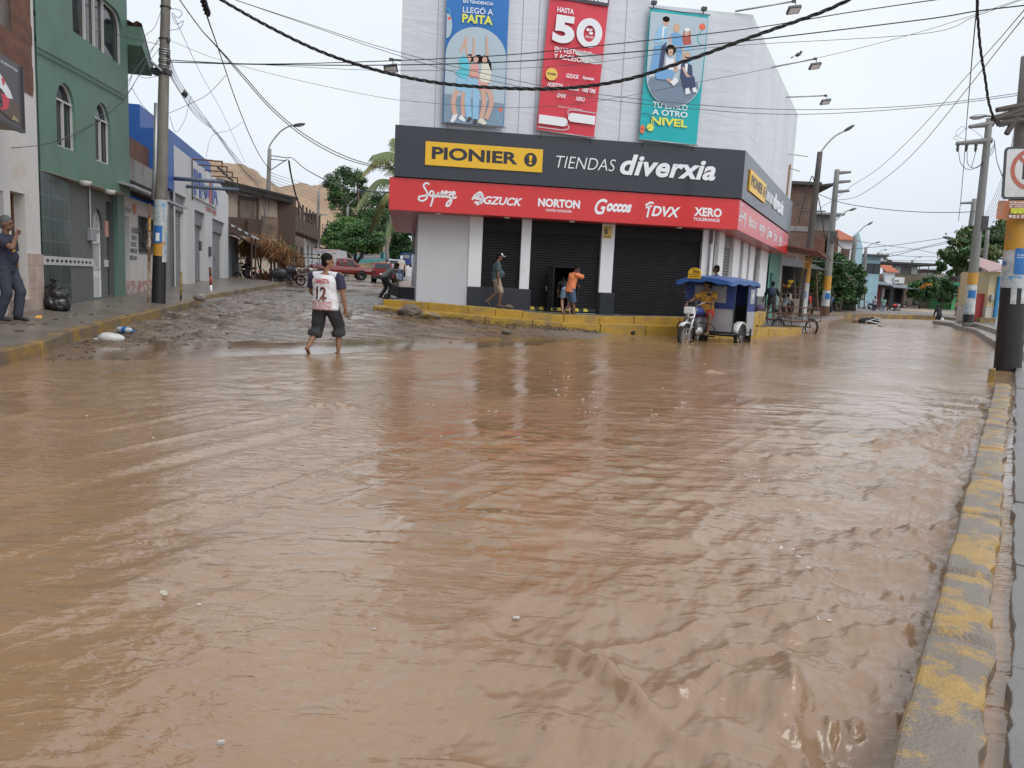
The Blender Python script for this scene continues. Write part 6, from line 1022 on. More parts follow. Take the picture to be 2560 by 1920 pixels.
def cl_px(lst,Y):
 return[(tuple(at(x,y,Y+dy)),r*(Y+dy)/FPX*1.0,sq)for x,y,r,dy,sq in lst]
b=at(888,658,100);tree('tree','broad bright green tree behind the red pickup and the lamp post',b,[[at(872,640,100),at(850,612,100),at(835,590,100)],[at(888,632,101),at(885,600,101)],[at(905,638,99),at(920,610,99),at(930,598,99)]],cl_px([(828,596,30,0,.7),(862,572,38,2,.7),(905,585,40,-2,.7),(938,598,28,0,.7),(880,612,36,-3,.6),(842,622,24,-1,.6),(925,622,22,1,.6)],100),32000,.36,(0,1,2,0),.22,3)
b=at(905,645,128);tree('tree','tall feathery pale green tree behind the broad green one',b,[[at(890,560,128),at(860,500,128),at(845,460,128)],[at(900,540,128),at(895,480,128),at(890,440,128)],[at(915,560,128),at(925,510,128)]],cl_px([(838,455,28,0,.8),(868,435,26,2,.8),(895,450,26,0,.8),(850,500,34,0,.8),(890,500,30,3,.8),(925,490,28,5,.8),(915,545,32,0,.8),(870,545,26,0,.8),(945,540,28,4,.8)],128),24000,.38,(3,0,1),.3,5)
b=at(985,652,92);tree('tree','dark glossy tree beside the left end of the shop',b,[[at(985,620,92),at(990,590,92)],[at(1000,615,92),at(1012,590,92)]],cl_px([(985,590,24,0,.9),(1010,585,26,-2,.9),(1000,615,28,0,.9),(1022,620,22,1,.9),(985,632,16,0,.8),(1025,560,20,2,.9),(975,565,18,3,.9)],92),15000,.40,(1,0,1),.2,7)
b=at(955,650,140);tree('tree','dull dark tree far behind the palm',b,[[at(955,590,140),at(960,540,140)]],cl_px([(960,520,34,0,.9),(985,560,34,0,.9),(945,570,28,0,.9),(985,500,28,3,.9)],140),8000,.6,(1,3,1),.3,9)
# coconut palm
hub=at(1014,462,66);pb=at(968,655,66);pt=thing('palm_tree','coconut palm leaning out from behind the left edge of the shop','palm',tuple(pb));mb=MB();P=[pb,pb.lerp(hub,.35)+V((-.5,0,0)),pb.lerp(hub,.7)+V((-.3,0,0)),hub];mb.tube(cat3(P,6),.17,10);mb.build('trunk',m_conc,pt,smooth=True,w=True)
m_fr=[leafmat('palm leaf',(.13,.17,.055)),leafmat('palm leaf yellow',(.22,.20,.07))];rs=random.Random(4)
for k,(mid,end)in enumerate((((985,385),(932,388)),((955,395),(908,432)),((945,450),(893,512)),((960,490),(925,572)),((985,520),(965,590)),((1040,390),(1090,420)),((1060,440),(1110,490)),((1035,520),(1050,590)),((1000,370),(985,345)))):
 m_,e_=at(*mid,66+rs.uniform(-2,2)),at(*end,66+rs.uniform(-3,3));Q=cat3([hub,m_,e_],14);mb=MB();mb.tube(Q,[.05*(1-.8*i/len(Q))for i in range(len(Q))],5);mb.mi=0 if k%2==0 or k>4 else 1
 for i in range(3,len(Q)):
  d=(Q[min(i+1,len(Q)-1)]-Q[i-1]).normalized();s_=d.cross(V((0,0,1)));s_=s_.normalized()if s_.length>.05 else V((0,1,0));ln=1.0*math.sin(min(1,(i+1)/len(Q)*1.1)*math.pi*.85)+.25
  for j in range(4):
   for sg_ in(-1,1):
    o=Q[i].lerp(Q[i-1],j/4);dirn=(s_*sg_*.55+d*.55+V((0,0,-.75-rs.uniform(0,.5)))).normalized();q=o+dirn*ln*rs.uniform(.8,1.1);wv_=d*.045;mb.add([o-wv_,o+wv_,q+wv_*.2,q-wv_*.2],[(0,1,2,3)])
 mb.build('frond',m_fr,pt,w=True,norm=False)
# thatched shelter
m_th=[m_l[5],m_l[6]];TS_=at(680,715,46);tt=thing('thatched_shelter','shelter heaped with dry brown palm thatch on crooked posts','shelter',tuple(TS_));rs=random.Random(8);mb=MB()
ridge=[(612,607,46),(635,600,46),(665,602,45.5),(700,615,46),(725,635,47),(742,648,48)]
for i in range(9000):
 u=rs.uniform(0,len(ridge)-1.001);k=int(u);f=u-k;a=ridge[k];b_=ridge[k+1];x=a[0]+(b_[0]-a[0])*f;y=a[1]+(b_[1]-a[1])*f;Yd=a[2]+rs.uniform(-1.6,2.6);p=at(x,y,Yd)+V((rs.gauss(0,.22),0,rs.gauss(-.12,.22)-.10*abs(Yd-a[2])))
 d=V((rs.gauss(0,.4),rs.gauss(0,.4),-rs.uniform(.6,1.4))).normalized();s=d.cross(V((rs.gauss(0,1),rs.gauss(0,1),.1))).normalized()*.022;L_=rs.uniform(.25,.6);mb.mi=0 if rs.random()<.7 else 1;mb.add([p-s,p+s,p+d*L_+s*.3,p+d*L_-s*.3],[(0,1,2,3)])
mb.build('thatch',m_th,tt,w=True,norm=False);mb=MB();P=[at(x,y+12,Y)for x,y,Y in ridge];mb.tube(P,.5,8,flat=.45);mb.build('thatch_core',m_l[6],tt,w=True)
for x0,x1,Y,r in((648,652,45,.05),(676,673,45.2,.06),(688,684,46.5,.07),(692,676,44.6,.05),(737,737,45.5,.09),(708,712,47,.06),(660,640,46,.04)):z=zat(700,712,Y);b_=at(x0,705 if x0<700 else 702,Y);e_=at(x1,622 if x1<700 else 655,Y);mb=MB();mb.tube([b_,b_.lerp(e_,.5)+V((rs.uniform(-.1,.1),0,0)),e_],r,7);mb.build('post',m_wood,tt,w=True)
mb=MB();leaves(mb,cl_px([(728,618,8,0,.5),(735,660,9,0,.9),(745,672,7,0,.8)],46.5),260,.22,[2,0],rs);tt2=mb.build('creeper',m_l,tt,w=True,norm=False)
# right side trees
b=at(2095,785,62);tree('tree','dense bushy green tree between the three armed pole and the gabled house',b,[[at(2085,745,62),at(2075,700,62)],[at(2105,740,62),at(2125,700,62)]],cl_px([(2075,665,34,0,.9),(2110,665,34,2,.9),(2135,690,30,3,.9),(2060,700,34,0,.9),(2100,715,40,1,.9),(2140,725,26,2,.9),(2075,740,26,0,.8),(2120,750,24,1,.8),(2050,655,22,1,.9)],62),22000,.32,(1,0,1,1),.2,12)
b=at(2030,780,51);tree('shrub','straggly pale leaved shrub just right of the tarred pole',b,[[at(2032,740,51),at(2030,700,51)],[at(2040,740,51),at(2050,700,51)],[at(2020,735,51),at(2010,700,51)]],cl_px([(2028,690,24,0,.9),(2048,705,20,0,.9),(2010,700,18,0,.9),(2035,725,18,0,.8)],51),3500,.2,(2,4,0),.05,14,cat='shrub')
b=at(2405,795,66);tree('tree','wide spreading tree with drooping feathery leaves, behind the round grey pole',b,[[at(2415,720,66),at(2420,680,66),at(2400,640,66),at(2375,620,66)],[at(2425,690,66),at(2450,640,66),at(2470,610,66)],[at(2430,690,66),at(2480,650,66),at(2500,630,66)]],cl_px([(2370,640,24,0,.7),(2350,665,18,0,.8),(2400,615,30,0,.6),(2440,590,34,2,.6),(2480,590,36,0,.6),(2510,570,30,0,.7),(2500,620,36,0,.7),(2450,635,38,-2,.6),(2405,655,28,0,.6),(2385,680,16,0,.8),(2475,665,24,0,.6),(2530,600,30,0,.7)],66),22000,.36,(3,0,4,1),.26,16,droop=.7)
b=at(2300,772,106);tree('tree','low dark tree with orange blossom at the end of the plaza',b,[[at(2300,745,106),at(2295,725,106)],[at(2305,745,106),at(2320,725,106)]],cl_px([(2285,722,22,0,.8),(2310,715,24,0,.8),(2295,738,22,0,.7),(2325,735,20,0,.7)],106),6000,.5,(1,0,1),.2,18)
mb=MB();rs=random.Random(5);leaves(mb,cl_px([(2318,712,9,-2.5,.6),(2308,718,7,-2.5,.6)],106),160,.4,[0],rs);mb.build('blossom',mat('orange blossom',(.55,.25,.03),.6,bump=0),[o for o in bpy.data.objects if o.get('label')=='low dark tree with orange blossom at the end of the plaza'][0],w=True,norm=False)
b=at(2355,772,112);tree('tree','low grey green tree just left of the green walled building',b,[[at(2355,745,112),at(2350,720,112)]],cl_px([(2345,715,26,0,.8),(2370,722,24,0,.8),(2360,740,20,0,.7),(2330,705,18,0,.8)],112),6000,.5,(1,3,1),.2,20)
b=at(2195,700,150);tree('tree','thin brown leafless treetop above the long dark roof',b,[[at(2195,665,150),at(2190,650,150)]],cl_px([(2180,648,14,0,.6),(2205,648,12,0,.6),(2222,654,10,0,.6)],150),500,.4,(6,3),.15,22)
# park wall and kerb
PW=[at(x,y,Yw)for x,y,Yw in((845,657,116),(900,655,114),(950,653.5,112),(1006,650,110))];t=thing('park_wall','low turquoise park wall with blue railing at the top of the left street','wall',tuple(PW[0]));m_tq=mat('turquoise paint',(.14,.42,.42),.5,var=.08,dirt=(.1,.3,.32));m_bf=mat('blue railing',(.03,.13,.24),.5)
mb=MB()
for a,b_ in zip(PW,PW[1:]):mb.prism([a+V((0,0,-.4)),b_+V((0,0,-.4)),b_+V((0,0,.42)),a+V((0,0,.42))],(0,.3,0))
for a in(.3,.75,1.0):i=min(int(a*3),2);p=PW[i].lerp(PW[i+1],a*3-i);mb.box(p+V((0,.1,.4)),(.5,.5,1.2))
mb.build('wall',m_tq,t,w=True);mb=MB()
for a,b_ in zip(PW,PW[1:]):
 for k in range(13):p=a.lerp(b_,k/13);mb.box(p+V((0,.2,.8)),(.09,.05,.9))
 for z in(.55,.9,1.2):mb.prism([a+V((0,.2,z)),b_+V((0,.2,z)),b_+V((0,.2,z+.08)),a+V((0,.2,z+.08))],(0,.05,0))
mb.build('railing',m_bf,t,w=True);m_hedge=MB();rs=random.Random(2);leaves(m_hedge,cl_px([(960,640,9,0,.7),(972,638,9,0,.7),(1012,640,14,0,.8),(985,640,8,0,.7)],118),900,.4,[0,1],rs);setp(m_hedge.build('hedge',m_l,norm=False),'clipped green hedge behind the turquoise park wall','hedge')
kk=[tuple(at(x,y,Yk)[:2])for x,y,Yk in((905,678,80),(925,668,92),(950,663,100),(1000,657,106))];zz_=[at(x,y,Yk).z for x,y,Yk in((905,678,80),(925,668,92),(950,663,100),(1000,657,106))]
kerb('kerb',kk,[z-.5 for z in zz_],[z+.3 for z in zz_],1.2,m_kerbY,True)
mb=MB();mb.face([V((x,y+.3,z+.25))for(x,y),z in zip(kk,zz_)]+[at(1004,655,110),at(845,660,116),at(840,672,95)]);mb.build('park_earth',m_ground)['kind']='structure'
# raised tiled walk and steps along the shop's left flank
wk=[atz(968,748,.62),atz(1003,748,.66),at(1026,706,50),at(1008,706,50)];P=[at(970,747,30),at(1042,752,30),at(1034,700,62),at(1006,703,62)];mb=MB();mb.prism([p for p in P],(0,0,-.5));mb.build('tiled_walk',bricks('brick red paving',(.27,.15,.125),(.24,.14,.12),(.2,.15,.13),.6,.6,.02,off=0,rough=.35,bump=.1))['kind']='structure'
mb=MB();mb.box(at(1028,742,31),(.9,.9,.75));setp(mb.build('doorstep',m_plinth,bev=.02),'dark doorstep block against the left flank of the shop','step')
FPt=at(1036,700,36);t=thing('porch_post','slim post with white painted foot at the left flank of the shop','post',tuple(at(1034,716,38)));mb=MB();mb.cyl(at(1034,716,38),at(1036,636,38),.12,n=10);mb.build('foot',m_white,t,w=True,smooth=True);mb=MB();mb.cyl(at(1036,636,38),at(1033,560,38),.10,n=10);mb.build('shaft',m_conc,t,w=True,smooth=True)
t=thing('side_porch','grey porch roof and wall behind the slim post on the left flank of the shop','building',tuple(at(1040,716,42)));mb=MB();mb.prism([at(1046,745,33),at(1042,720,46),at(1040,575,46),at(1046,555,33)],(3.0,.8,0));mb.build('wall',m_wall,t,w=True);mb=MB();mb.prism([at(1021,578,36),at(1050,578,36),at(1050,566,36),at(1024,562,36)],(-.3,7,0));mb.build('roof',m_conc,t,w=True)
# ---------------------------------------------------------------- houses and stalls of the right street
a0,a1_=FS.hit(1919,700,-.75)[0],FS.hit(1946,700,-.75)[0];t=thing('turquoise_shop','narrow turquoise shop front under a rust red awning, next to the corner shop','building',tuple(FS.o),FS.a);m_tq2=mat('pale turquoise wall',(.12,.34,.28),.55,var=.1,dirt=(.09,.25,.2))
mb=MB();dr=rl(a0+.5,a0+1.6,.3,2.6);mb.holed(rl(a0,a1_,.1,3.9),[dr],.72,.3);mb.bx(a0,a1_,1.1,5,.1,3.9);mb.build('wall',m_tq2,t);mb=MB();mb.bx(a0+.5,a0+1.6,.98,1.02,.3,2.6);mb.build('door',mat('green door',(.03,.16,.11),.5),t);mb=MB();mb.bx(a1_-.22,a1_,.6,.72,.1,3.9);mb.build('pilaster',m_wp,t)
mb=MB();mb.prism([(a0,.75,4.15),(a0,-1.6,3.75),(a0,-1.6,3.7),(a0,.75,4.1)],(a1_-a0+4,0,0));mb.build('awning',mat('rust red sheet',(.22,.07,.05),.6,var=.2),t)
def blockhouse(name,label,px0,px1,py_top,py_bot,Y,m,dep=8,roof=None,ov=.4,skew=0.,group=None):
 p,q=at(px0,py_bot,Y),at(px1,py_bot,Y+skew);f=Fr(p.to_2d(),math.atan2(q.y-p.y,q.x-p.x));Ln=(q-p).to_2d().length;t=thing(name,label,'building',(p.x,p.y,0),f.a,group);z1=at((px0+px1)/2,py_top,Y+skew/2).z
 mb=MB();mb.bx(0,Ln,0,dep,0,z1);mb.build('wall',m,t)
 if roof:mb=MB();mb.bx(-ov,Ln+ov,-ov*1.5,dep+.3,z1+.004,z1+.22);mb.build('roof',roof,t)
 return t,f,Ln,z1
t,f,Ln,z1=blockhouse('brick_house','tall bare brown brick house rising behind the corner shop',1940,2010,462,760,56,m_brick2,10,m_dkroof,.3);mb=MB();mb.prism([(Ln,-.3,z1-.1),(Ln+1.3,-.3,z1+.1),(Ln+1.3,6,z1+.1),(Ln,6,z1-1.2)],(0,0,.15));mb.build('eave',m_dkroof,t)
for zz in(z1-3.2,z1-6.4):mb=MB();mb.bx(-.02,Ln+.02,-.04,.0,zz,zz+.35);mb.build('concrete_band',m_conc,t)
for ay,zz in((500,0),(640,0)):p=FS.hit(1980,ay,0);pass
t,f,Ln,z1=blockhouse('brick_house','lower wide brick house with concrete top storey, behind the tarred pole',2000,2076,575,770,66,m_brick2,12,None);mb=MB();mb.bx(0,Ln-.6,.2,8,z1,z1+1.25);mb.build('top_storey',m_conc,t);mb=MB();mb.bx(-.5,Ln+.2,-.6,9,z1+1.25,z1+1.42);mb.build('roof',m_grroof,t)
mb=MB();mb.bx(0,Ln,-.03,-.0,z1-2.4,z1-2.2);mb.build('concrete_band',m_conc,t)
for k in(.25,.62):mb=MB();mb.bx(Ln*k,Ln*k+1.1,-.03,.02,z1-1.8,z1-.5);mb.build('bricked_window',m_brick,t)
# gabled house
p=at(2082,760,80);t=thing('gabled_house','white and pale blue gabled house with orange tiled roof','building',(p.x,p.y,0));m_sky=mat('pale blue wall',(.30,.48,.55),.6,var=.12,dirt=(.22,.36,.42));m_otile=mat('orange roof tile',(.42,.13,.06),.7,var=.2,sc=3,bump=.3)
q=at(2115,760,80);zr_=at(2100,597,80).z;zp=at(2130,580,82).z;W_h=(q-p).x;mb=MB();mb.bx(0,W_h,0,6,0,zr_);mb.build('wall',m_wp,t);sdv=(at(2143,760,90)-p);mb=MB();mb.prism([(W_h,0,0),(sdv.x,sdv.y,0),(sdv.x,sdv.y,zr_-.2),((W_h+sdv.x)/2,sdv.y/2,zp+.2),(W_h,0,zr_)],(-.3,.2,0));mb.build('gable_wall',m_sky,t)
mb=MB(Matrix.Translation(V((-.2,0,0))));tiles(mb,0,W_h+.6,-.5,4.5,zr_-.1,zp+.35,.35);mb.build('roof',m_otile,t)
wz=at(2100,634,80).z;mb=MB();mb.bx(.3,W_h-.2,-.06,.0,wz-.5,wz+.5);mb.build('balcony_panel',m_brick2,t)
mb=MB();mb.bx(W_h+.6,W_h+.9,1,1.5,zr_-1.5,zr_-.3);mb.build('window',m_glass,t)
# long row with the dark flat roof
t,f,Ln,z1=blockhouse('flat_roof_house','pale blue house with black sloping roof, right of the gabled house',2143,2190,640,760,100,m_sky,10,m_dkroof,.6);
for k in(.3,.65):mb=MB();mb.bx(Ln*k,Ln*k+.9,-.05,0,z1-2.2,z1-.9);mb.build('window',m_glass,t)
t,f,Ln,z1=blockhouse('flat_roof_house','long brown house with an open steel framed top storey and flat dark roof',2150,2328,686,766,118,mat('brown render',(.20,.15,.115),.8,var=.15,dirt=(.13,.1,.08)),10,None);zt2=at(2240,660,118).z;mb=MB();mb.bx(-.5,Ln+.6,-.8,10,zt2,zt2+.3);mb.build('roof',m_dkroof,t)
for k in range(9):mb=MB();mb.cyl((Ln*k/8,-.5,z1),(Ln*k/8,-.5,zt2),.07,n=6);mb.build('post',m_metal,t)
mb=MB();mb.bx(Ln*.35,Ln*.8,1.2,1.6,z1,zt2);mb.build('upper_wall',m_conc,t)
for k in(.38,.48,.72):mb=MB();mb.bx(Ln*k,Ln*k+.9,1.1,1.2,z1+.2,zt2-.3);mb.build('window',m_wp,t)
p=at(2203,765,108);t=thing('tiled_roof_house','brown house with a small orange tiled roof and white shop sign','building',(p.x,p.y,0));zz=lambda y:at(2215,y,108).z;xx_=lambda x:at(x,720,108).x-p.x;mb=MB();mb.bx(xx_(2160),xx_(2260),0,6,0,zz(695));mb.build('wall',bpy.data.materials['brown render'],t);mb=MB();mb.bx(xx_(2205),xx_(2228),-.6,0,zz(705),zz(681));mb.build('oriel',m_wp,t)
mb=MB(Matrix.Translation(V((xx_(2203),0,0))));tiles(mb,0,xx_(2235)-xx_(2203),-1.0,1.5,zz(680),zz(662),.4);mb.build('roof',m_otile,t)
mb=MB();mb.bx(xx_(2225),xx_(2250),-1.0,-.7,zz(707),zz(692));s=mb.build('shop_sign',m_wp,t);mb=MB();text(mb,'BAR',xx_(2227),xx_(2237),zz(704),zz(699),-1.02,.03);mb.build('lettering',m_letb,s);mb=MB();mb.bx(xx_(2209),xx_(2234),-.75,-.6,zz(716),zz(705));mb.build('white_band',m_wp,t)
mb=MB();mb.bx(xx_(2178),xx_(2200),-.1,0,0.2,zz(718));mb.build('red_door',mat('red door',(.33,.03,.025),.5),t)
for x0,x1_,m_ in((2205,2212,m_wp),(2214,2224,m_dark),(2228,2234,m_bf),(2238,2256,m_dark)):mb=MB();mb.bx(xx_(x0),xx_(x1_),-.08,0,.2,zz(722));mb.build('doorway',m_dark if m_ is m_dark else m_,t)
for x0,x1_,y_ in((2155,2205,706),(2205,2270,712)):mb=MB();mb.prism([(xx_(x0),-3.2,zz(y_+7)),(xx_(x1_),-3.2,zz(y_+9)),(xx_(x1_),0,zz(y_)),(xx_(x0),0,zz(y_-2))],(0,0,.12));mb.build('lean_roof',m_grroof,t)
for x in(2158,2180,2204,2235,2266):mb=MB();mb.cyl((xx_(x),-3,.2),(xx_(x),-3,zz(718)),.08,n=6);mb.build('post',m_wood,t)
t,f,Ln,z1=blockhouse('green_building','bright green walled building at the far end of the right street',2378,2476,711,768,112,mat('bright green wall',(.07,.30,.10),.55,var=.08),8,None);mb=MB();mb.bx(-.1,Ln+.1,-.15,0,z1-1.0,z1+.2);mb.build('parapet',mat('emerald wall',(.02,.25,.12),.55),t)
for k in(.12,.45,.75):mb=MB();mb.bx(Ln*k,Ln*k+1.3,-.06,0,.5,2.6);mb.build('shutter',mat('green shutter',(.03,.2,.12),.5)if k<.2 else bpy.data.materials['green shutter'],t)
# small far town behind
rs=random.Random(31);k=0
for px0,px1,pt,Y,c in((2330,2352,682,150,0),(2352,2385,690,160,1),(2385,2420,694,150,2),(2420,2470,688,170,0),(2300,2332,676,165,2)):blockhouse('far_house',('grey far roof block above the low dark tree','white far block with flat roof','brown far block left of the kiosk','grey far block behind the kiosk','brown far block at the roof line end')[k],px0,px1,pt,770,Y,(m_conc,m_wp,m_brick2)[c],8,m_dkroof if c else None,group='far town blocks');k+=1
# kiosk house
p=at(2462,797,46);t=thing('cream_kiosk','small cream kiosk with pink sheet roof and grey wall phone','building',(p.x,p.y,0));q=at(2490,797,46);m_kc=mat('cream yellow wall',(.56,.45,.24),.6,var=.05,dirt=(.45,.40,.30));zz=lambda y:at(2475,y,46).z;xx_=lambda x:at(x,740,46).x-p.x
mb=MB();mb.bx(0,xx_(2495),0,3,zz(768),zz(678));mb.build('wall',m_kc,t);mb=MB();mb.bx(-.02,xx_(2496),-.02,3,0,zz(769));mb.build('plinth',mat('pale plinth',(.48,.45,.40),.6),t);mb=MB();mb.prism([(-.5,-.6,zz(682)),(xx_(2512),-.6,zz(672)),(xx_(2512),3,zz(640)),(xx_(2480),3,zz(648))],(0,0,.08));mb.build('roof',mat('pink sheet roof',(.42,.27,.26),.55,var=.12),t)
mb=MB();mb.bx(xx_(2474),xx_(2481),-.2,0,zz(753),zz(736));mb.build('wall_phone',m_galv,t,bev=.03);mb=MB();mb.bx(xx_(2488),xx_(2495),-.15,-.02,zz(792),zz(690));mb.build('blue_curtain',mat('blue tarp',(.02,.20,.42),.5),t);mb=MB();mb.bx(xx_(2440),0,.3,.6,0.3,zz(735));mb.build('red_counter',mat('red counter',(.30,.035,.03),.5),t);mb=MB();mb.bx(xx_(2446),xx_(2484),-.5,-.05,0.2,zz(795));mb.build('yellow_step',m_kerbY,t)
# dark market stalls on the left pavement of the right street
p=at(1950,782,50);t=thing('market_stall','dark market stall of poles and sheets with orange cloths, behind the tarred pole','stall',(p.x,p.y,.2));zz=lambda y:at(1985,y,50).z;xx_=lambda x:at(x,740,50).x
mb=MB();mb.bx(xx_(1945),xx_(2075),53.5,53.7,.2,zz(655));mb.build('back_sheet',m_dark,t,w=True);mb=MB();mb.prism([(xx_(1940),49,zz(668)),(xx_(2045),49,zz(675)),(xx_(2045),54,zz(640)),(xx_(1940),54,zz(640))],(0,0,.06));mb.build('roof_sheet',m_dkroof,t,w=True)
for x,x2 in((1952,1955),(1990,1985),(1995,2003),(2045,2040)):mb=MB();mb.cyl(at(x,778,50),at(x2,665,50),.05,n=6);mb.build('post',m_woodl,t,w=True)
for y in(715,735):mb=MB();mb.cyl(at(1950,y,50),at(2010,y+2,50),.035,n=5);mb.build('rail',m_woodl,t,w=True)
m_oc=mat('orange cloth',(.45,.14,.02),.7);m_yc=mat('yellow cloth',(.62,.40,.02),.7)
for(x,y,w_,h,m_)in((1965,715,14,8,m_oc),(1977,706,8,12,m_yc),(1972,716,5,8,m_yc)):mb=MB();c=at(x,y,49.7);k=50/FPX;mb.tube([c+V((-w_*k/2,0,h*k*.4)),c+V((0,.05,-h*k*.3)),c+V((w_*k/2,0,h*k*.45))],h*k*.45,6,flat=.35);mb.build('hanging_cloth',m_,t,w=True,smooth=True)
mb=MB();P=[at(1952,768,48.5),at(2008,768,48.5)];mb.bx(P[0].x,P[1].x,48.4,48.8,.2,at(1980,747,48.5).z);setp(mb.build('low_wall',m_adobe,bev=.02),'low beige wall in front of the dark market stall','wall')
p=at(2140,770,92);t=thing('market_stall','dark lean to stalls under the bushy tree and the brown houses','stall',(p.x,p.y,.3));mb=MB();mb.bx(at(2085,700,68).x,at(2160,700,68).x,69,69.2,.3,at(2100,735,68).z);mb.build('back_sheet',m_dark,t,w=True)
for x in(2090,2110,2148,2160):mb=MB();mb.cyl(at(x,772,67),at(x+2,728,67),.05,n=6);mb.build('post',m_wood,t,w=True)
mb=MB();mb.prism([at(2080,735,66),at(2165,728,66),at(2165,722,70),at(2080,728,70)],(0,0,.06));mb.build('roof_sheet',m_dkroof,t,w=True)
# ---------------------------------------------------------------- people
def remesh(mb,vox,smooth=4):
 me=bpy.data.meshes.new('r');me.from_pydata(mb.v,[],mb.f);o=bpy.data.objects.new('r',me);COL.objects.link(o)
 m=o.modifiers.new('r','REMESH');m.mode='VOXEL';m.voxel_size=vox;m.use_smooth_shade=True
 s=o.modifiers.new('s','SMOOTH');s.factor=.5;s.iterations=smooth
 dg=bpy.context.evaluated_depsgraph_get();dg.update();e=bpy.data.meshes.new_from_object(o.evaluated_get(dg));r=MB();r.v=[tuple(v.co)for v in e.vertices];r.f=[tuple(p.vertices)for p in e.polygons];r.m=[0]*len(r.f)
 bpy.data.objects.remove(o);bpy.data.meshes.remove(me);bpy.data.meshes.remove(e);return r
def cap(mb,a,b,ra,rb,n=10,flat=1.0,mid=None):
 a,b=V(a),V(b);
 if mid:mb.tube([a,a.lerp(b,.4),b],[ra,mid,rb],n)
 else:mb.tube([a,b],[ra,rb],n)
 mb.ell(a,ra,6,n);mb.ell(b,rb,6,n)
def ik(a,c,l1,l2,pole):
 a,c,pole=V(a),V(c),V(pole);d=c-a;L_=min(d.length,(l1+l2)*.999);u=d.normalized();k=(l1*l1-l2*l2+L_*L_)/(2*L_);h=math.sqrt(max(l1*l1-k*k,0));p=pole-u*pole.dot(u);p=p.normalized()if p.length>1e-4 else V((0,1,0))
 return a+u*k+p*h,a+u*L_
m_sk=[mat('skin a',(.235,.115,.065),.5,var=.08,bump=.03),mat('skin b',(.16,.078,.045),.5,var=.08,bump=.03),mat('skin c',(.33,.18,.11),.5,var=.08,bump=.03)]
m_eye=mat('eye dark',(.01,.008,.007),.2,bump=0);m_ghair=mat('grey hair',(.10,.10,.10),.6,var=.3,bump=.3,bsc=150)
def cloth(n,c,**k):m=mat(n,c,k.pop('rough',.8),var=.09,sc=6,bump=k.pop('bump',.3),bsc=k.pop('bsc',9),**k);m['fold']='cloth';return m
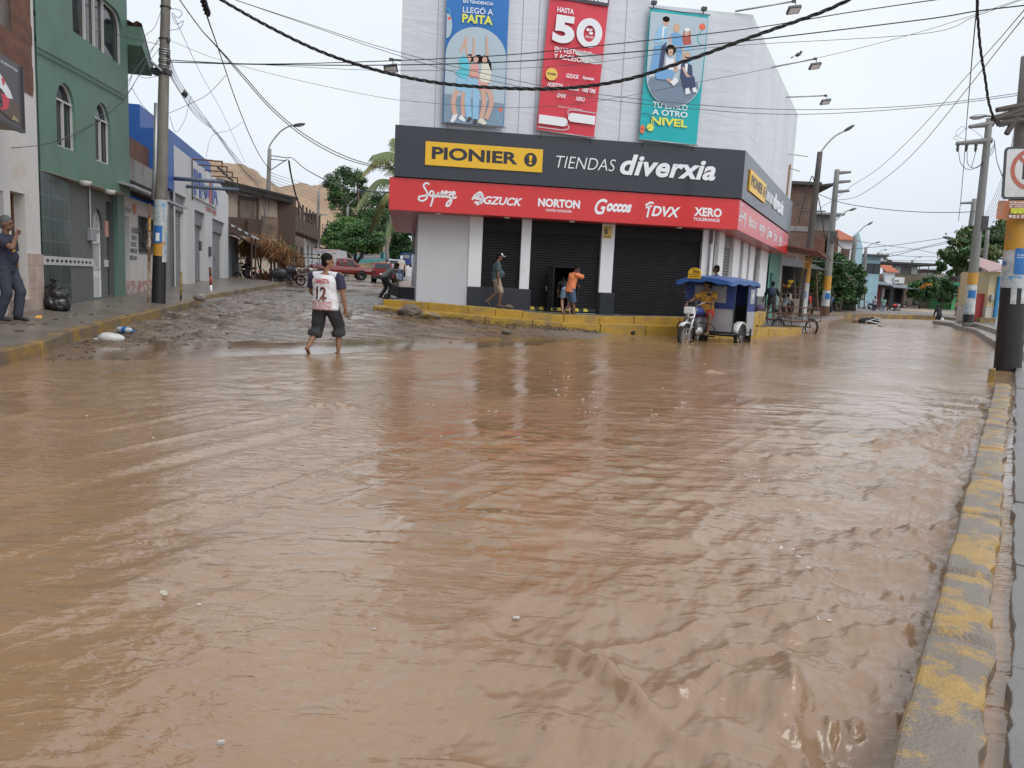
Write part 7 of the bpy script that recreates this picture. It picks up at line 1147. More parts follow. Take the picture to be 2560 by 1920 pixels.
def person(label,foot,yaw,H,lean=0.,twist=0.,pel=(0,0,.93),feet=None,hands=None,head=(0,0),skin=0,shirt=None,sleeve=.62,pants=None,leg=1.0,hair='short',hairm=None,shoes=None,hem=.0,belly=0.,vox=.012,fat=1.0,cap_=None,elbow=None,knee=None,side=0.,cuff=False,shirt_len=.06,group=None,rot=None):
 t=thing('person',label,'person',tuple(foot),yaw,group);k=H/1.70;P=V(pel);S=V((math.sin(side),math.sin(lean),math.cos(lean))).normalized();ct,st=math.cos(twist),math.sin(twist);X=V((ct,st,0));F=V((0,0,0));X=(X-S*X.dot(S)).normalized();F=S.cross(X)
 feet=feet or[(-.10,0,0,0),(.10,0,0,0)];hands=hands or[(-.27,.06,.80),(.27,.06,.80)]
 waist,chest,neck=P+S*.14,P+S*.34,P+S*.525;sh=[neck-S*.075+X*s*.185*fat for s in(-1,1)];hip=[P+V((s*.095,0,-.03))for s in(-1,1)]
 hy,hp=head;hu=V((0,0,1)).lerp(S,.5).normalized();hf=V((-math.sin(hy),math.cos(hy),0));hf=(hf-hu*hf.dot(hu)).normalized();ax=hf.cross(hu);q=Matrix.Rotation(-hp,3,ax);hf=q@hf;hu=q@hu;hr=hf.cross(hu);hc=neck+hu*.165+hf*.025
 HM=Matrix((hr,hf,hu)).transposed();h=lambda x,y,z:hc+hr*x+hf*y+hu*z
 b=MB();B=Matrix((X,F,S)).transposed()
 b.ell(chest,(.155*fat,.105*fat,.19),8,12,B);b.ell(waist,(.135*fat,.10*fat,.17),8,12,B);b.ell(P+V((0,0,-.02)),(.155*fat,.115*fat,.13),8,12,B)
 if belly:b.ell(waist+F*.05,(.13*fat,.09+belly,.15),8,12,B)
 cap(b,sh[0],sh[1],.062,.062);cap(b,neck-S*.05,hc-hu*.05,.058,.052)
 b.ell(hc+hu*.02,(.074,.094,.105),10,14,HM);b.ell(h(0,.025,-.06),(.055,.062,.062),8,12,HM);b.ell(h(0,.098,-.02),(.016,.022,.026),6,8,HM);b.ell(h(0,.085,.035),(.05,.018,.014),6,8,HM);b.ell(h(0,.088,-.062),(.026,.014,.012),6,8,HM)
 for s in(-1,1):b.ell(h(s*.076,-.008,-.005),(.013,.026,.034),6,8,HM)
 el=[];wr=[];kn=[];an=[]
 for i,s in enumerate((-1,1)):
  po=(elbow[i]if elbow else(s*.5,-1,-.1));e,w_=ik(sh[i],hands[i][:3],.29,.265,po);el.append(e);wr.append(w_);cap(b,sh[i],e,.055*fat,.043,mid=.052*fat);cap(b,e,w_,.043,.029,mid=.042)
  d=(w_-e).normalized();cu=hands[i][3]if len(hands[i])>3 else.35;si=V(X)*-s;nrm=d.cross(si).normalized()*s;si=nrm.cross(d)*s;M=Matrix((si,nrm,d)).transposed();b.ell(w_+d*.05,(.040,.018,.052),7,10,M)
  fr=.0105 if vox<.011 else.0125
  for j in range(4):
   r0=w_+d*.09+si*(.028-.0185*j);L_=(.036,.042,.039,.030)[j];d1=(d*math.cos(cu)+nrm*math.sin(cu)*(-1 if s>0 else-1)).normalized();r1=r0+d1*L_;d2=(d*math.cos(cu*2.2)-nrm*math.sin(cu*2.2)).normalized();r2=r1+d2*L_*.85;b.tube([w_+d*.05+si*(.02-.013*j),r0,r1,r2],[fr*1.1,fr,fr*.9,fr*.75],6)
  b.tube([w_+d*.025+si*.02,w_+d*.055+si*.052-nrm*.012,w_+d*.09+si*.058-nrm*.022],[fr*1.25,fr*1.15,fr*.8],6)
  f=feet[i];pitch=f[3]if len(f)>3 else 0;fy=f[4]if len(f)>4 else 0;fd=V((math.sin(fy)*math.cos(pitch),math.cos(fy)*math.cos(pitch),-math.sin(pitch)));fu=V((math.sin(fy)*math.sin(pitch),math.cos(fy)*math.sin(pitch),math.cos(pitch)))
  toe=V((f[0],f[1],f[2]));a_=toe-fd*.05+fu*.085;a_=V(f[:3])+(-fd*.0)+fu*.085 if False else V(f[:3])-fd*.04+fu*.085
  kp_,a_=ik(hip[i],a_,.43,.42,knee[i]if knee else(s*.08,1,.1));kn.append(kp_);an.append((a_,fd,fu));cap(b,hip[i],kp_,.085*fat,.056,mid=.078*fat);cap(b,kp_,a_,.054,.036,mid=.058)
  so=a_-fu*.085;b.ell(so-fd*.035+fu*.03,(.033,.04,.032),6,10,Matrix((fd.cross(fu),fd,fu)).transposed());b.tube([so-fd*.03+fu*.045,so+fd*.06+fu*.035,so+fd*.13+fu*.022,so+fd*.175+fu*.016],[.034,.036,.036,.026],9,flat=.62)
  for j in range(5):b.ell(so+fd*(.185-.008*j*(1 if True else 0))+fu*.014+fd.cross(fu)*((-.028+.014*j)*(-s)),(.0085,.018,.010),5,7,Matrix((fd.cross(fu),fd,fu)).transposed())
 sc=Matrix.Scale(k,4);body=remesh(b,vox,3);body.v=[tuple(V(v)*k)for v in body.v];body.build('body',m_sk[skin],t,smooth=True,norm=False)
 def part(mb,nm,m,v=vox,sm=4,par=t):
  r=remesh(mb,v,sm)
  if 'cloth' in m.get('fold',''):A_=np.array(r.v);w_=A_[:,2]*17+A_[:,0]*7;A_[:,1]+=.011*vnoise(w_,A_[:,0]*10+A_[:,2]*4,7)+.005*vnoise(w_*2.3,A_[:,1]*20,8);A_[:,0]+=.009*vnoise(w_*.8+5,A_[:,1]*12,9);r.v=[tuple(x)for x in A_]
  r.v=[tuple(V(x)*k)for x in r.v];return r.build(nm,m,par,smooth=True,norm=False)
 if shirt is not None:
  b=MB();g=.012;b.tube([P-S*shirt_len,P-S*(shirt_len-.02),P+S*.06,waist,P+S*.26,chest+S*.02,P+S*.415,P+S*.455,P+S*.49,P+S*.512],[.160*fat+g,.176*fat+g,.172*fat+g,.164*fat+g,.170*fat+g,.176*fat+g,.160*fat+g,.128*fat,.10,.066],20,flat=.70)
  for i in(0,1):cap(b,neck-S*.05,sh[i]-S*.006,.066,.062+.01*fat)
  if belly:b.ell(waist+F*.05,(.14*fat+g,.105+belly+g,.17),8,12,B)
  cap(b,neck-S*.06,neck-S*.035,.078,.066)
  if sleeve:
   for i in(0,1):
    if sleeve<=1:b.ell(sh[i],.070*fat,6,10);b.tube([sh[i],sh[i].lerp(el[i],sleeve*.5),sh[i].lerp(el[i],sleeve)],[.070*fat,.068*fat,.074*fat],12)
    else:cap(b,sh[i],el[i],.072*fat,.062);cap(b,el[i],el[i].lerp(wr[i],sleeve-1),.060,.050)
  part(b,'shirt',shirt)
 if pants is not None:
  b=MB();b.ell(P+S*.03,(.168*fat,.13*fat,.12),8,14,B);b.ell(P+V((0,0,-.05)),(.17*fat,.13*fat,.12),8,14,B)
  for i in(0,1):
   if leg<=1:e=hip[i].lerp(kn[i],leg);b.ell(hip[i],.105*fat,6,12);b.tube([hip[i],hip[i].lerp(e,.5),e],[.105*fat,.100*fat,.098*fat],12)
   else:a_=an[i][0];cap(b,hip[i],kn[i],.105*fat,.082*fat);e=kn[i].lerp(a_,leg-1);cap(b,kn[i],e,.080*fat,.072*fat)
   if cuff:d=((an[i][0]if leg>1 else kn[i])-hip[i]).normalized();b.tube([e-d*.05,e-d*.0,e+d*.05],[.092*fat,.096*fat,.09*fat],12)
  part(b,'trousers' if leg>1.3 else 'shorts',pants)
 if hair:
  b=MB();b.ell(h(0,-.014,.056),(.086,.100,.094),10,14,HM);b.ell(h(0,-.042,-.008),(.078,.070,.088),8,12,HM)
  if hair=='long':b.tube([h(0,-.05,.04),h(0,-.085,-.08),h(0,-.09,-.22)],[.07,.075,.04],10)
  part(b,'hair',hairm or m_hair,.011,2)
 for s in(-1,1):mb=MB();mb.ell(h(s*.032,.088,.012)*k,(.013*k,.008*k,.009*k),6,8,HM);mb.build('eye',m_eye,t,smooth=True)
 if cap_:
  b=MB();b.ell(h(0,-.005,.055),(.086,.104,.085),10,14,HM);o=part(b,'cap',cap_[0],.011,2);mb=MB();mb.ell(h(0,.12,.045)*k,(.068*k,.085*k,.012*k),6,14,HM);mb.build('peak',cap_[1],o,smooth=True);mb=MB();mb.ell(h(0,.055,.075)*k,(.06*k,.055*k,.06*k),8,12,HM);mb.build('front_panel',cap_[1],o,smooth=True)
 if shoes is not None:
  for i in(0,1):
   a_,fd,fu=an[i];so=a_-fu*.085;b=MB();b.tube([so-fd*.075+fu*.035,so-fd*.02+fu*.045,so+fd*.08+fu*.035,so+fd*.17+fu*.025,so+fd*.205+fu*.022],[.035,.046,.048,.042,.022],10,flat=.75);part(b,'shoe',shoes,.011,2)
 t['_k']=k
 return t,dict(el=el,wr=wr,hc=hc,S=S,X=X,F=F,P=P,neck=neck,k=k,h=h,an=an,chest=chest)
def wpt(t,p,k):return WM[t.name]@(V(p)*k)
m_tee_n=cloth('navy tee',(.025,.028,.05));m_jean=cloth('dark jeans',(.03,.038,.055));m_white_t=cloth('white jersey',(.66,.66,.68),rough=.6);m_navyp=cloth('purple navy cloth',(.028,.022,.055));m_dgrey=cloth('charcoal trousers',(.032,.034,.038),bump=.5,bsc=7)
# walker in the number 12 jersey
ft=atz(812,888,-.03);f0=V((ft.x,ft.y,-.03));yaw=R(-14)
W12,J=person('barefoot man in white jersey number 12 walking in the shallow flood',f0,yaw,1.78,lean=.02,pel=(0,0,.90),feet=[(-.19,-.26,.055,.75,-.1),(.16,.16,.0,0,-.75)],hands=[(-.26,.28,.92,.5),(.36,.03,.80,.8)],head=(-1.0,-.02),skin=0,shirt=m_white_t,sleeve=0,pants=m_dgrey,leg=1.28,cuff=True,vox=.0085,fat=1.32,shirt_len=.13)
k=J['k']
for i in(1,0):
 b=MB();e=J['el'][i];s_=J['neck']-J['S']*.085+J['X']*(.24 if i else-.24);b.ell(s_,.082,6,10);b.tube([s_,s_.lerp(e,.4),s_.lerp(e,.74)],[.084,.084,.086],12);r=remesh(b,.0085,3);r.v=[tuple(V(x)*k)for x in r.v];r.build('sleeve',m_navyp,W12,smooth=True,norm=False)
shirt=[c for c in children(W12)if c.name.startswith('shirt')][0];bvh=BVHTree.FromPolygons([v.co for v in shirt.data.vertices],[tuple(p.vertices)for p in shirt.data.polygons])
def on_back(parent,s,x0,x1,z0,z1,m,off=.02,nm='lettering',out=.006,cuts=2,dirn=(0,1,0),from_y=-1):
 mb=MB();text(mb,s,x0,x1,z0,z1,0,off);me=bpy.data.meshes.new('x');me.from_pydata(mb.v,[],mb.f);bm=bmesh.new();bm.from_mesh(me);bmesh.ops.triangulate(bm,faces=bm.faces);bmesh.ops.subdivide_edges(bm,edges=[e for e in bm.edges if e.calc_length()>.02],cuts=cuts);r=MB()
 for v in bm.verts:
  p=V((-v.co.x if from_y>0 else v.co.x,from_y,v.co.z));hit=bvh.ray_cast(p,V((0,-from_y,0)));y=hit[0].y if hit[0]is not None else 0;v.co=V((p.x,y+out*from_y,p.z))
 bm.verts.index_update();r.v=[tuple(v.co)for v in bm.verts];r.f=[tuple(v.index for v in f.verts)for f in bm.faces];r.m=[0]*len(r.f);bm.free();bpy.data.meshes.remove(me);return r.build(nm,m,parent,smooth=False)
m_jr=mat('jersey red',(.50,.035,.05),.6,bump=0);m_jk=mat('jersey black',(.02,.012,.015),.6,bump=0)
on_back(shirt,'CHANGETA',-.15,.14,1.275,1.36,m_jr,.03);on_back(shirt,'12',-.105,.10,1.0,1.225,m_jk,.035);on_back(shirt,'12',-.10,.095,1.007,1.218,mat('jersey line',(.55,.12,.10),.6,bump=0),-.03,out=.009)
for i,s in enumerate(('NUESTRO PLAN DE AHORRO','ES MAS QUE EFICIENTE','SIN PODER HACER NADA NOS','PARA LOS QUE NO PASARAN','Y LABRAREMOS SIEMPRE REDES')):on_back(shirt,s,-.19+.004*i,.185,.945-.033*i,.969-.033*i,m_jr,.02,cuts=1)
mb=MB()
w_=J['wr'][1]*k
for dx,rz in((.0,.3),(.035,.9)):
 c=w_+V((dx,.13,-.10));T=Matrix.Rotation(rz,3,'Z')@Matrix.Rotation(R(78),3,'Y')@Matrix.Rotation(.5,3,'X');mb.ell(c,(.012,.13,.045),6,14,Matrix.Rotation(rz,3,'X'))
fl=mb.v;t2=thing('flip_flops','pair of grey flip flops held by the man in the number 12 jersey','footwear',tuple(WM[W12.name]@(w_+V((0,.05,-.1)))));mb.v=[tuple(WM[W12.name]@V(v))for v in mb.v];h_=len(mb.f)//2;hv=len(mb.v)//2;m_ff=mat('grey rubber',(.16,.15,.14),.7)
for a in(0,1):q=MB();q.v=mb.v[a*hv:(a+1)*hv];q.f=[tuple(i-a*hv for i in f)for f in mb.f[a*h_:(a+1)*h_]];q.m=[0]*len(q.f);q.build('sole',m_ff,t2,smooth=True,w=True)
# man at the left edge, hand at his mouth
pz=at(20,791,13.2);f0=V((pz.x,pz.y,.37))
ML,J=person('grey haired man in navy tee at the left edge, hand to his mouth',f0,R(-88),1.72,lean=.0,feet=[(-.10,.14,0,0,.1),(.11,-.04,0,0,-.1)],hands=[(-.27,.02,.80,.5),(.07,.23,1.44,1.4)],elbow=[(-1,-.4,0),(.6,.2,-1)],skin=1,shirt=m_tee_n,sleeve=.7,pants=m_jean,leg=1.95,hairm=m_ghair,shoes=mat('black shoe',(.02,.02,.022),.5),vox=.010,belly=.03,fat=1.08,head=(.05,.02))
mb=MB();c=(J['chest']+J['F']*.155+J['X']*.03+J['S']*(-.09))*J['k'];mb.box(c,(.07,.012,.05));mb.build('shirt_logo',m_yc,ML)
# man in cap
m_teal=cloth('teal grey tee',(.055,.085,.095));m_beige=cloth('beige shorts',(.33,.28,.215));m_dn_=cloth('denim shorts',(.055,.10,.19));m_ora=cloth('orange polo',(.70,.22,.085));m_lden=cloth('pale denim shorts',(.26,.36,.48));m_flip=mat('dark flip flop',(.05,.06,.05),.6)
p=at(1238,766,24.85);MC,J=person('heavy man in white fronted cap, teal tee and beige shorts, walking along the shop shutters',p,R(-84),1.66,lean=.04,feet=[(-.09,-.26,.10,.7),(.09,.16,0,0)],hands=[(-.25,-.02,.82,.6),(.27,.06,.80,.7)],skin=1,shirt=m_teal,sleeve=.75,pants=m_beige,leg=1.02,shoes=None,belly=.10,fat=1.12,cap_=(m_hair,mat('white cap',(.72,.72,.74),.7)),shirt_len=.08,head=(0,.12),vox=.011)
def sandals(t,J):
 for a_,fd,fu in J['an']:so=(a_-fu*.088);mb=MB();mb.tube([(so-fd*.08)*J['k'],(so+fd*.05)*J['k'],(so+fd*.2)*J['k']],[.04,.046,.04],8,flat=.25);mb.tube([(so+fd*.03+fu*.03+fd.cross(fu)*.045)*J['k'],(so+fd*.12+fu*.045)*J['k'],(so+fd*.03+fu*.03-fd.cross(fu)*.045)*J['k']],.009,5);mb.build('sandal',m_flip,t,smooth=True)
sandals(MC,J)
# man in orange polo stepping down
p=at(1420,787,24.35);MO,J=person('barefoot man in orange polo and denim shorts stepping down, phone at ear',p,R(-66),1.62,lean=.20,pel=(0,.04,.87),feet=[(-.10,-.06,.02,.1),(.10,.22,-.22,.2)],hands=[(-.08,.34,.98,.6),(.115,.20,1.41,1.3)],elbow=[(-1,0,-.4),(.35,1,-1)],head=(.1,.45),skin=1,shirt=m_ora,sleeve=.9,pants=m_dn_,leg=1.0,shirt_len=.14,fat=1.1,vox=.011)
hv=J['h'];mb=MB();mb.box(hv(.092,.005,-.03)*J['k'],(.012,.06,.13));q=MB();q.v=[tuple(WM[MO.name]@V(v))for v in mb.v];q.f=mb.f;q.m=mb.m;setp(q.build('mobile_phone',m_metal,bev=.004),'dark phone held at the ear by the man in orange polo','phone')
# man bending into the shutter hatch
p=FM.pt((FM.hit(1391,668,OW+.1)[0]+FM.hit(1447,668,OW+.1)[0])/2-.05,.50,-.35);person('man in pale denim shorts bending into the open shutter hatch, dark shirt',(p.x,p.y,.50),FM.a,1.62,lean=1.25,pel=(0,-.02,.88),feet=[(-.12,.02,0,0),(.13,.0,0,0)],hands=[(-.15,.75,.62),(.15,.75,.62)],head=(0,.3),skin=2,shirt=cloth('dark navy shirt',(.02,.02,.03)),pants=m_lden,leg=.78,vox=.012)
# bent man with trolley, hooded walker, man in doorway
m_gshirt=cloth('grey green shirt',(.235,.26,.235));p=at(965,746,31.5);BM,J=person('stooping man in grey shirt and dark trousers at the left end of the platform',p,R(-62),1.70,lean=.85,pel=(0,-.12,.86),feet=[(-.12,-.18,0,.15),(.10,.12,0,0)],hands=[(-.1,.42,.72),(.14,.44,.66)],head=(-.2,.3),skin=1,shirt=m_gshirt,sleeve=.8,pants=cloth('grey trousers',(.05,.05,.052)),leg=1.95,shoes=m_flip,vox=.012)
t=thing('folding_trolley','small black folding trolley on wheels beside the stooping man','trolley',tuple(at(985,747,31.2)));mb=MB();b_=at(982,745,31.2);mb.tube([b_+V((-.25,0,.05)),b_+V((.15,0,.5)),b_+V((.2,0,.62))],.025,6);mb.tube([b_+V((.3,0,.05)),b_+V((-.05,0,.45)),b_+V((.2,0,.62))],.025,6);mb.tube([b_+V((-.4,-.1,-.12)),b_+V((-.1,0,.2))],.02,5);mb.box(b_+V((.08,.05,.3)),(.34,.25,.42),Matrix.Rotation(.3,3,'Y'));mb.build('frame',m_metal,t,w=True)
for dx in(-.22,.3):mb=MB();mb.lathe([(.05,-.03),(.11,-.03),(.13,0),(.11,.03),(.05,.03)],tuple(b_+V((dx,-.05,.06))),14,Matrix.Rotation(math.pi/2,4,'X'));mb.build('wheel',m_letb,t,w=True,smooth=True)
p=at(1002,703,54);person('walker in cream shirt and jeans with a white hood, on the tiled walk',p,R(8),1.70,feet=[(-.1,-.2,0,.4),(.1,.2,0)],skin=0,shirt=cloth('cream shirt',(.55,.50,.42)),sleeve=.9,pants=cloth('blue jeans',(.07,.13,.22)),leg=1.9,hair='long',hairm=mat('white hood',(.75,.75,.77),.8),shoes=m_flip,shirt_len=.14,vox=.014)
p=at(621,703,47.5);person('person in black top and jeans standing in the shade of the tin awning shed',p,R(150),1.66,skin=1,shirt=cloth('black top',(.015,.015,.017)),sleeve=1.8,pants=cloth('grey blue jeans',(.06,.075,.10)),leg=1.9,shoes=m_flip,hair='long',hands=[(-.1,.25,1.0),(.1,.25,1.0)],vox=.014)
# people of the right street
m_blk=cloth('black cloth',(.012,.012,.014));m_gry=cloth('grey tee',(.22,.22,.23));m_redt=cloth('red tee',(.55,.02,.025));m_lgr=cloth('light grey shorts',(.35,.36,.40));m_blut=cloth('blue tee',(.05,.12,.25));m_grn=cloth('pale green tee',(.22,.36,.30));m_lil=cloth('lilac grey tee',(.30,.28,.34))
p=at(1785,770,25.9);person('dark haired man half hidden behind the roof of the blue mototaxi',(p.x,p.y,.50),R(60),1.76,skin=1,shirt=m_tee_n,pants=m_jean,leg=1.9,vox=.014)
p=at(1923,818,35.5);BK,J=person('cyclist in dark clothes with navy backpack, pushing off beside the shop corner',(p.x,p.y,.26),R(-20),1.72,lean=.15,pel=(0,0,.95),feet=[(-.12,.1,.10,.2),(.16,-.1,0)],hands=[(-.42,.40,.86),(.42,.34,.86)],skin=1,shirt=m_blk,sleeve=1.0,pants=cloth('dark shorts',(.03,.025,.03)),leg=1.2,shirt_len=.16,vox=.013)
mb=MB();c=(J['chest']-J['F']*.22)*J['k'];b=MB();b.ell(c,(.15,.11,.22),8,12);r=remesh(b,.02,2);r.v=[tuple(WM[BK.name]@V(v))for v in r.v];setp(r.build('backpack',cloth('navy backpack',(.03,.045,.085)),smooth=True),'navy backpack on the back of the cyclist','backpack')
p=at(1957,800,44);person('stooping person in grey near the low beige wall',p,R(-60),1.62,lean=.6,pel=(0,-.08,.86),skin=1,shirt=m_gry,sleeve=.8,pants=cloth('rust shorts',(.16,.08,.06)),leg=1.0,vox=.016,hands=[(-.15,.35,.6),(.15,.35,.6)])
p=at(1970,792,46);PB_,J=person('person in beige holding a big black sack behind the cargo tricycle',p,R(40),1.62,lean=.15,skin=1,shirt=cloth('beige shirt',(.38,.34,.28)),sleeve=.8,pants=m_beige,leg=1.0,vox=.016);b=MB();b.ell(at(1976,768,45.6),(.24,.2,.42),8,12);b.tube([at(1973,752,45.6),at(1972,745,45.6)],[.12,.06],8);setp(b.build('sack',m_blk,smooth=True),'big black sack held by the person in beige','sack')
p=at(2020,789,58);person('person in red tee and grey shorts standing just behind the tarred pole',p,R(-130),1.68,skin=1,shirt=m_redt,pants=m_lgr,leg=1.0,vox=.016,shoes=m_flip,cap_=(m_redt,m_redt))
p=at(2073,788,56);person('person in blue half hidden behind the three armed pole',p,R(-100),1.62,lean=.35,pel=(0,-.05,.88),skin=1,shirt=m_blut,pants=m_jean,leg=1.9,vox=.018)
p=at(2098,778,66);t,J=person('person in white and blue with a white sack, in front of the bushy tree',p,R(160),1.66,skin=1,shirt=m_blut,sleeve=.6,pants=cloth('white shorts',(.6,.6,.6)),leg=1.0,vox=.018);b=MB();b.ell(wpt(t,(.26,.05,1.05),1),(.16,.15,.3),8,10);setp(b.build('sack',m_white_t,smooth=True),'white sack carried by the person in front of the bushy tree','sack')
p=at(2184,784,74);person('woman in lilac grey tee and jeans, left one of the pair on the plaza kerb',p,R(5),1.62,skin=1,shirt=m_lil,pants=cloth('navy jeans',(.03,.04,.08)),leg=1.9,vox=.018,cap_=(m_white_t,m_white_t))
p=at(2206,785,73);person('woman in pale green tee, right one of the pair on the plaza kerb',p,R(-10),1.60,skin=1,shirt=m_grn,pants=cloth('light jeans',(.20,.27,.33)),leg=1.9,vox=.018,hair='long')
p=atz(2345,809,-.05);t,J=person('wader in black hooded top bending forward in the flood, white bag in hand',(p.x,p.y,-.25),R(4),1.66,lean=.45,pel=(0,-.05,.88),feet=[(-.14,0,0),(.14,.1,0)],hands=[(-.2,.35,.7),(.25,.2,.6)],head=(0,.5),skin=1,shirt=m_blk,sleeve=1.9,pants=m_jean,leg=1.0,hairm=m_blk,hair='long',vox=.016);b=MB();b.ell(wpt(t,(.32,.1,.45),1),(.14,.12,.2),8,10);setp(b.build('shopping_bag',m_white_t,smooth=True),'white plastic bag held by the wader in black','bag')
p=at(2403,792,70);person('man in grey shirt beside the round grey pole, turned to the boy',p,R(80),1.70,skin=1,shirt=m_gry,sleeve=.8,pants=m_blk,leg=1.9,vox=.018)
p=at(2388,790,70);person('small boy with bare chest and dark shorts left of the man in grey',p,R(-150),1.38,skin=2,shirt=None,pants=m_blk,leg=.8,vox=.018)
p=at(2146,772,78);person('person in dark clothes by the lean to stalls, partly in shade',p,R(60),1.62,skin=1,shirt=m_blk,pants=m_gry,leg=1.9,vox=.02)
p=at(1912,800,43);person('person in grey standing in front of the turquoise shop, mostly hidden by the cyclist',p,R(100),1.62,skin=1,shirt=cloth('lilac shirt',(.25,.22,.28)),pants=m_jean,leg=1.9,vox=.018)
# ---------------------------------------------------------------- vehicles
m_tyre=mat('tyre rubber',(.018,.018,.018),.75,var=.2,bump=.1);m_chrome=mat('silver metal',(.55,.56,.58),.3,var=.05,metal=.8,bump=0);m_blk2=mat('black paint frame',(.015,.015,.016),.4,bump=0);m_tb=mat('blue canvas',(.025,.05,.20),.5,var=.12,sc=4,bump=.25,bsc=5);m_tbl=mat('blue roof sheet',(.03,.10,.29),.4,var=.12,sc=3,bump=.3,bsc=4);m_tg=mat('grey canvas',(.34,.34,.36),.55,var=.06,bump=.45,bsc=4);m_clear=mat('milky plastic',(.30,.31,.33),.18,var=.2,sc=2,bump=.1,bsc=4);m_wpl=mat('white plastic',(.66,.66,.67),.35,bump=0)
def wheel(par,c,r,w_,axis='X',T=None,spokes=18,name='wheel',rim=True,wld=False):
 Rm=Matrix.Rotation(math.pi/2,3,'Y')if axis=='X' else Matrix.Rotation(math.pi/2,3,'X');Rm=(T.to_3x3()@Rm)if T else Rm;c=(T@V(c))if T else V(c);t=w_/2
 mb=MB();mb.lathe([(r-.9*w_,-t*.7),(r-.3*w_,-t),(r-.05*w_,-t*.6),(r,0),(r-.05*w_,t*.6),(r-.3*w_,t),(r-.9*w_,t*.7),(r-.9*w_,-t*.7)],tuple(c),26,Rm);tr=mb.build(name,m_tyre,par,smooth=True,w=wld)
 if rim:
  mb=MB();r1=r-.85*w_;mb.lathe([(r1+.012,-t*.6),(r1-.02,-t*.5),(r1-.02,t*.5),(r1+.012,t*.6)],tuple(c),24,Rm);mb.lathe([(.0,-.05),(.035,-.05),(.035,.05),(0,.05)],tuple(c),12,Rm)
  for k in range(spokes):a=2*math.pi*k/spokes;mb.cyl(c+Rm@V((.03*math.cos(a),.03*math.sin(a),.03*(-1)**k)),c+Rm@V((r1*math.cos(a+.2),r1*math.sin(a+.2),0)),.004,n=4)
  mb.build('rim',m_chrome,tr,w=wld)
 return tr
def bx(name,m,par,*b,bev=.0,T=None,rot=None):
 mb=MB(T);mb.bx(*b);return mb.build(name,m,par,bev=bev)
def tb(name,m,par,pts,r,n=7):mb=MB();mb.tube(pts,r,n);return mb.build(name,m,par,smooth=True)
def motofront(t,y0,col,st=0.,simple=False):
 T=Matrix.Translation(V((0,y0-.12,0)))@Matrix.Rotation(st,4,'Z')@Matrix.Translation(V((0,-y0+.12,0)))
 wheel(t,(0,y0,.29),.29,.09,T=T,name='front_wheel');mb=MB(T)
 for s in(-1,1):mb.tube([(s*.085,y0+.01,.27),(s*.085,y0-.14,.62),(s*.085,y0-.27,.98)],[.028,.03,.022],8)
 mb.bx(-.11,.11,y0-.20,y0-.10,.72,.77);mb.build('fork',m_chrome,t,smooth=True)
 mb=MB(T);mb.tube([(0,y0+.28*math.sin(a)*1.12,.29+.33*math.cos(a))for a in np.linspace(-.9,.75,8)],.075,8,flat=.3);mb.build('front_fender',m_wpl,t,smooth=True)
 mb=MB(T);mb.bx(-.13,.13,y0-.17,y0-.06,.83,1.0);h=mb.build('headlight',m_wpl,t,bev=.02);mb=MB(T);mb.bx(-.11,.11,y0-.058,y0-.05,.85,.98);mb.build('lens',m_lamp,h)
 mb=MB(T);mb.tube([(-.40,y0-.46,1.09),(-.24,y0-.36,1.12),(-.08,y0-.28,1.02),(.08,y0-.28,1.02),(.24,y0-.36,1.12),(.40,y0-.46,1.09)],.014,7);mb.build('handlebar',m_chrome,t,smooth=True);mb=MB(T)
 for s in(-1,1):mb.tube([(s*.28,y0-.385,1.115),(s*.41,y0-.465,1.088)],.021,8);mb.tube([(s*.25,y0-.36,1.12),(s*.38,y0-.38,1.09)],.008,5)
 mb.build('grip',m_tyre,t);mb=MB(T);mb.bx(-.11,.11,y0-.30,y0-.18,1.03,1.13);mb.build('instrument',m_blk2,t,bev=.02)
 for s in(-1,1):mb=MB(T);mb.tube([(s*.22,y0-.36,1.12),(s*.27,y0-.33,1.26),(s*.33,y0-.36,1.32)],.008,5);mb.ell((s*.36,y0-.36,1.33),(.075,.02,.045),7,12);mb.build('mirror',m_blk2,t,smooth=True)
 mb=MB();mb.tube([(0,y0-.34,.84),(0,y0-.50,.90),(0,y0-.72,.88),(0,y0-.90,.80)],[.05,.11,.12,.07],10,flat=.95);mb.build('tank',col,t,smooth=True)
 mb=MB();mb.tube([(0,y0-.84,.80),(0,y0-1.1,.82),(0,y0-1.4,.84)],[.09,.13,.12],10,flat=.5);mb.build('saddle',m_blk2,t,smooth=True)
 mb=MB();mb.ell((0,y0-.62,.42),(.15,.17,.14),7,10);mb.box((0,y0-.52,.60),(.17,.2,.24),Matrix.Rotation(-.3,3,'X'))
 for k in range(5):mb.box((0,y0-.53+k*.012,.52+k*.045),(.21,.24,.012),Matrix.Rotation(-.3,3,'X'))
 mb.build('engine',m_chrome if not simple else m_metal,t,smooth=False)
 mb=MB();mb.tube([(0,y0-.26,.9),(0,y0-.40,.5),(0,y0-.5,.3),(0,y0-1.0,.32),(0,y0-1.3,.6)],.03,7);mb.tube([(.14,y0-.5,.5),(.16,y0-.45,.32),(.17,y0-.8,.28),(.18,y0-1.35,.34)],[.022,.025,.03,.045],8);mb.build('frame_tube',m_blk2,t,smooth=True)
MT=thing('mototaxi','blue roofed mototaxi with grey canvas cabin and yellow roof sign, ploughing through the brown water','mototaxi',(0,0,0))
Y0=1.88;motofront(MT,Y0,m_tb,st=R(-8))
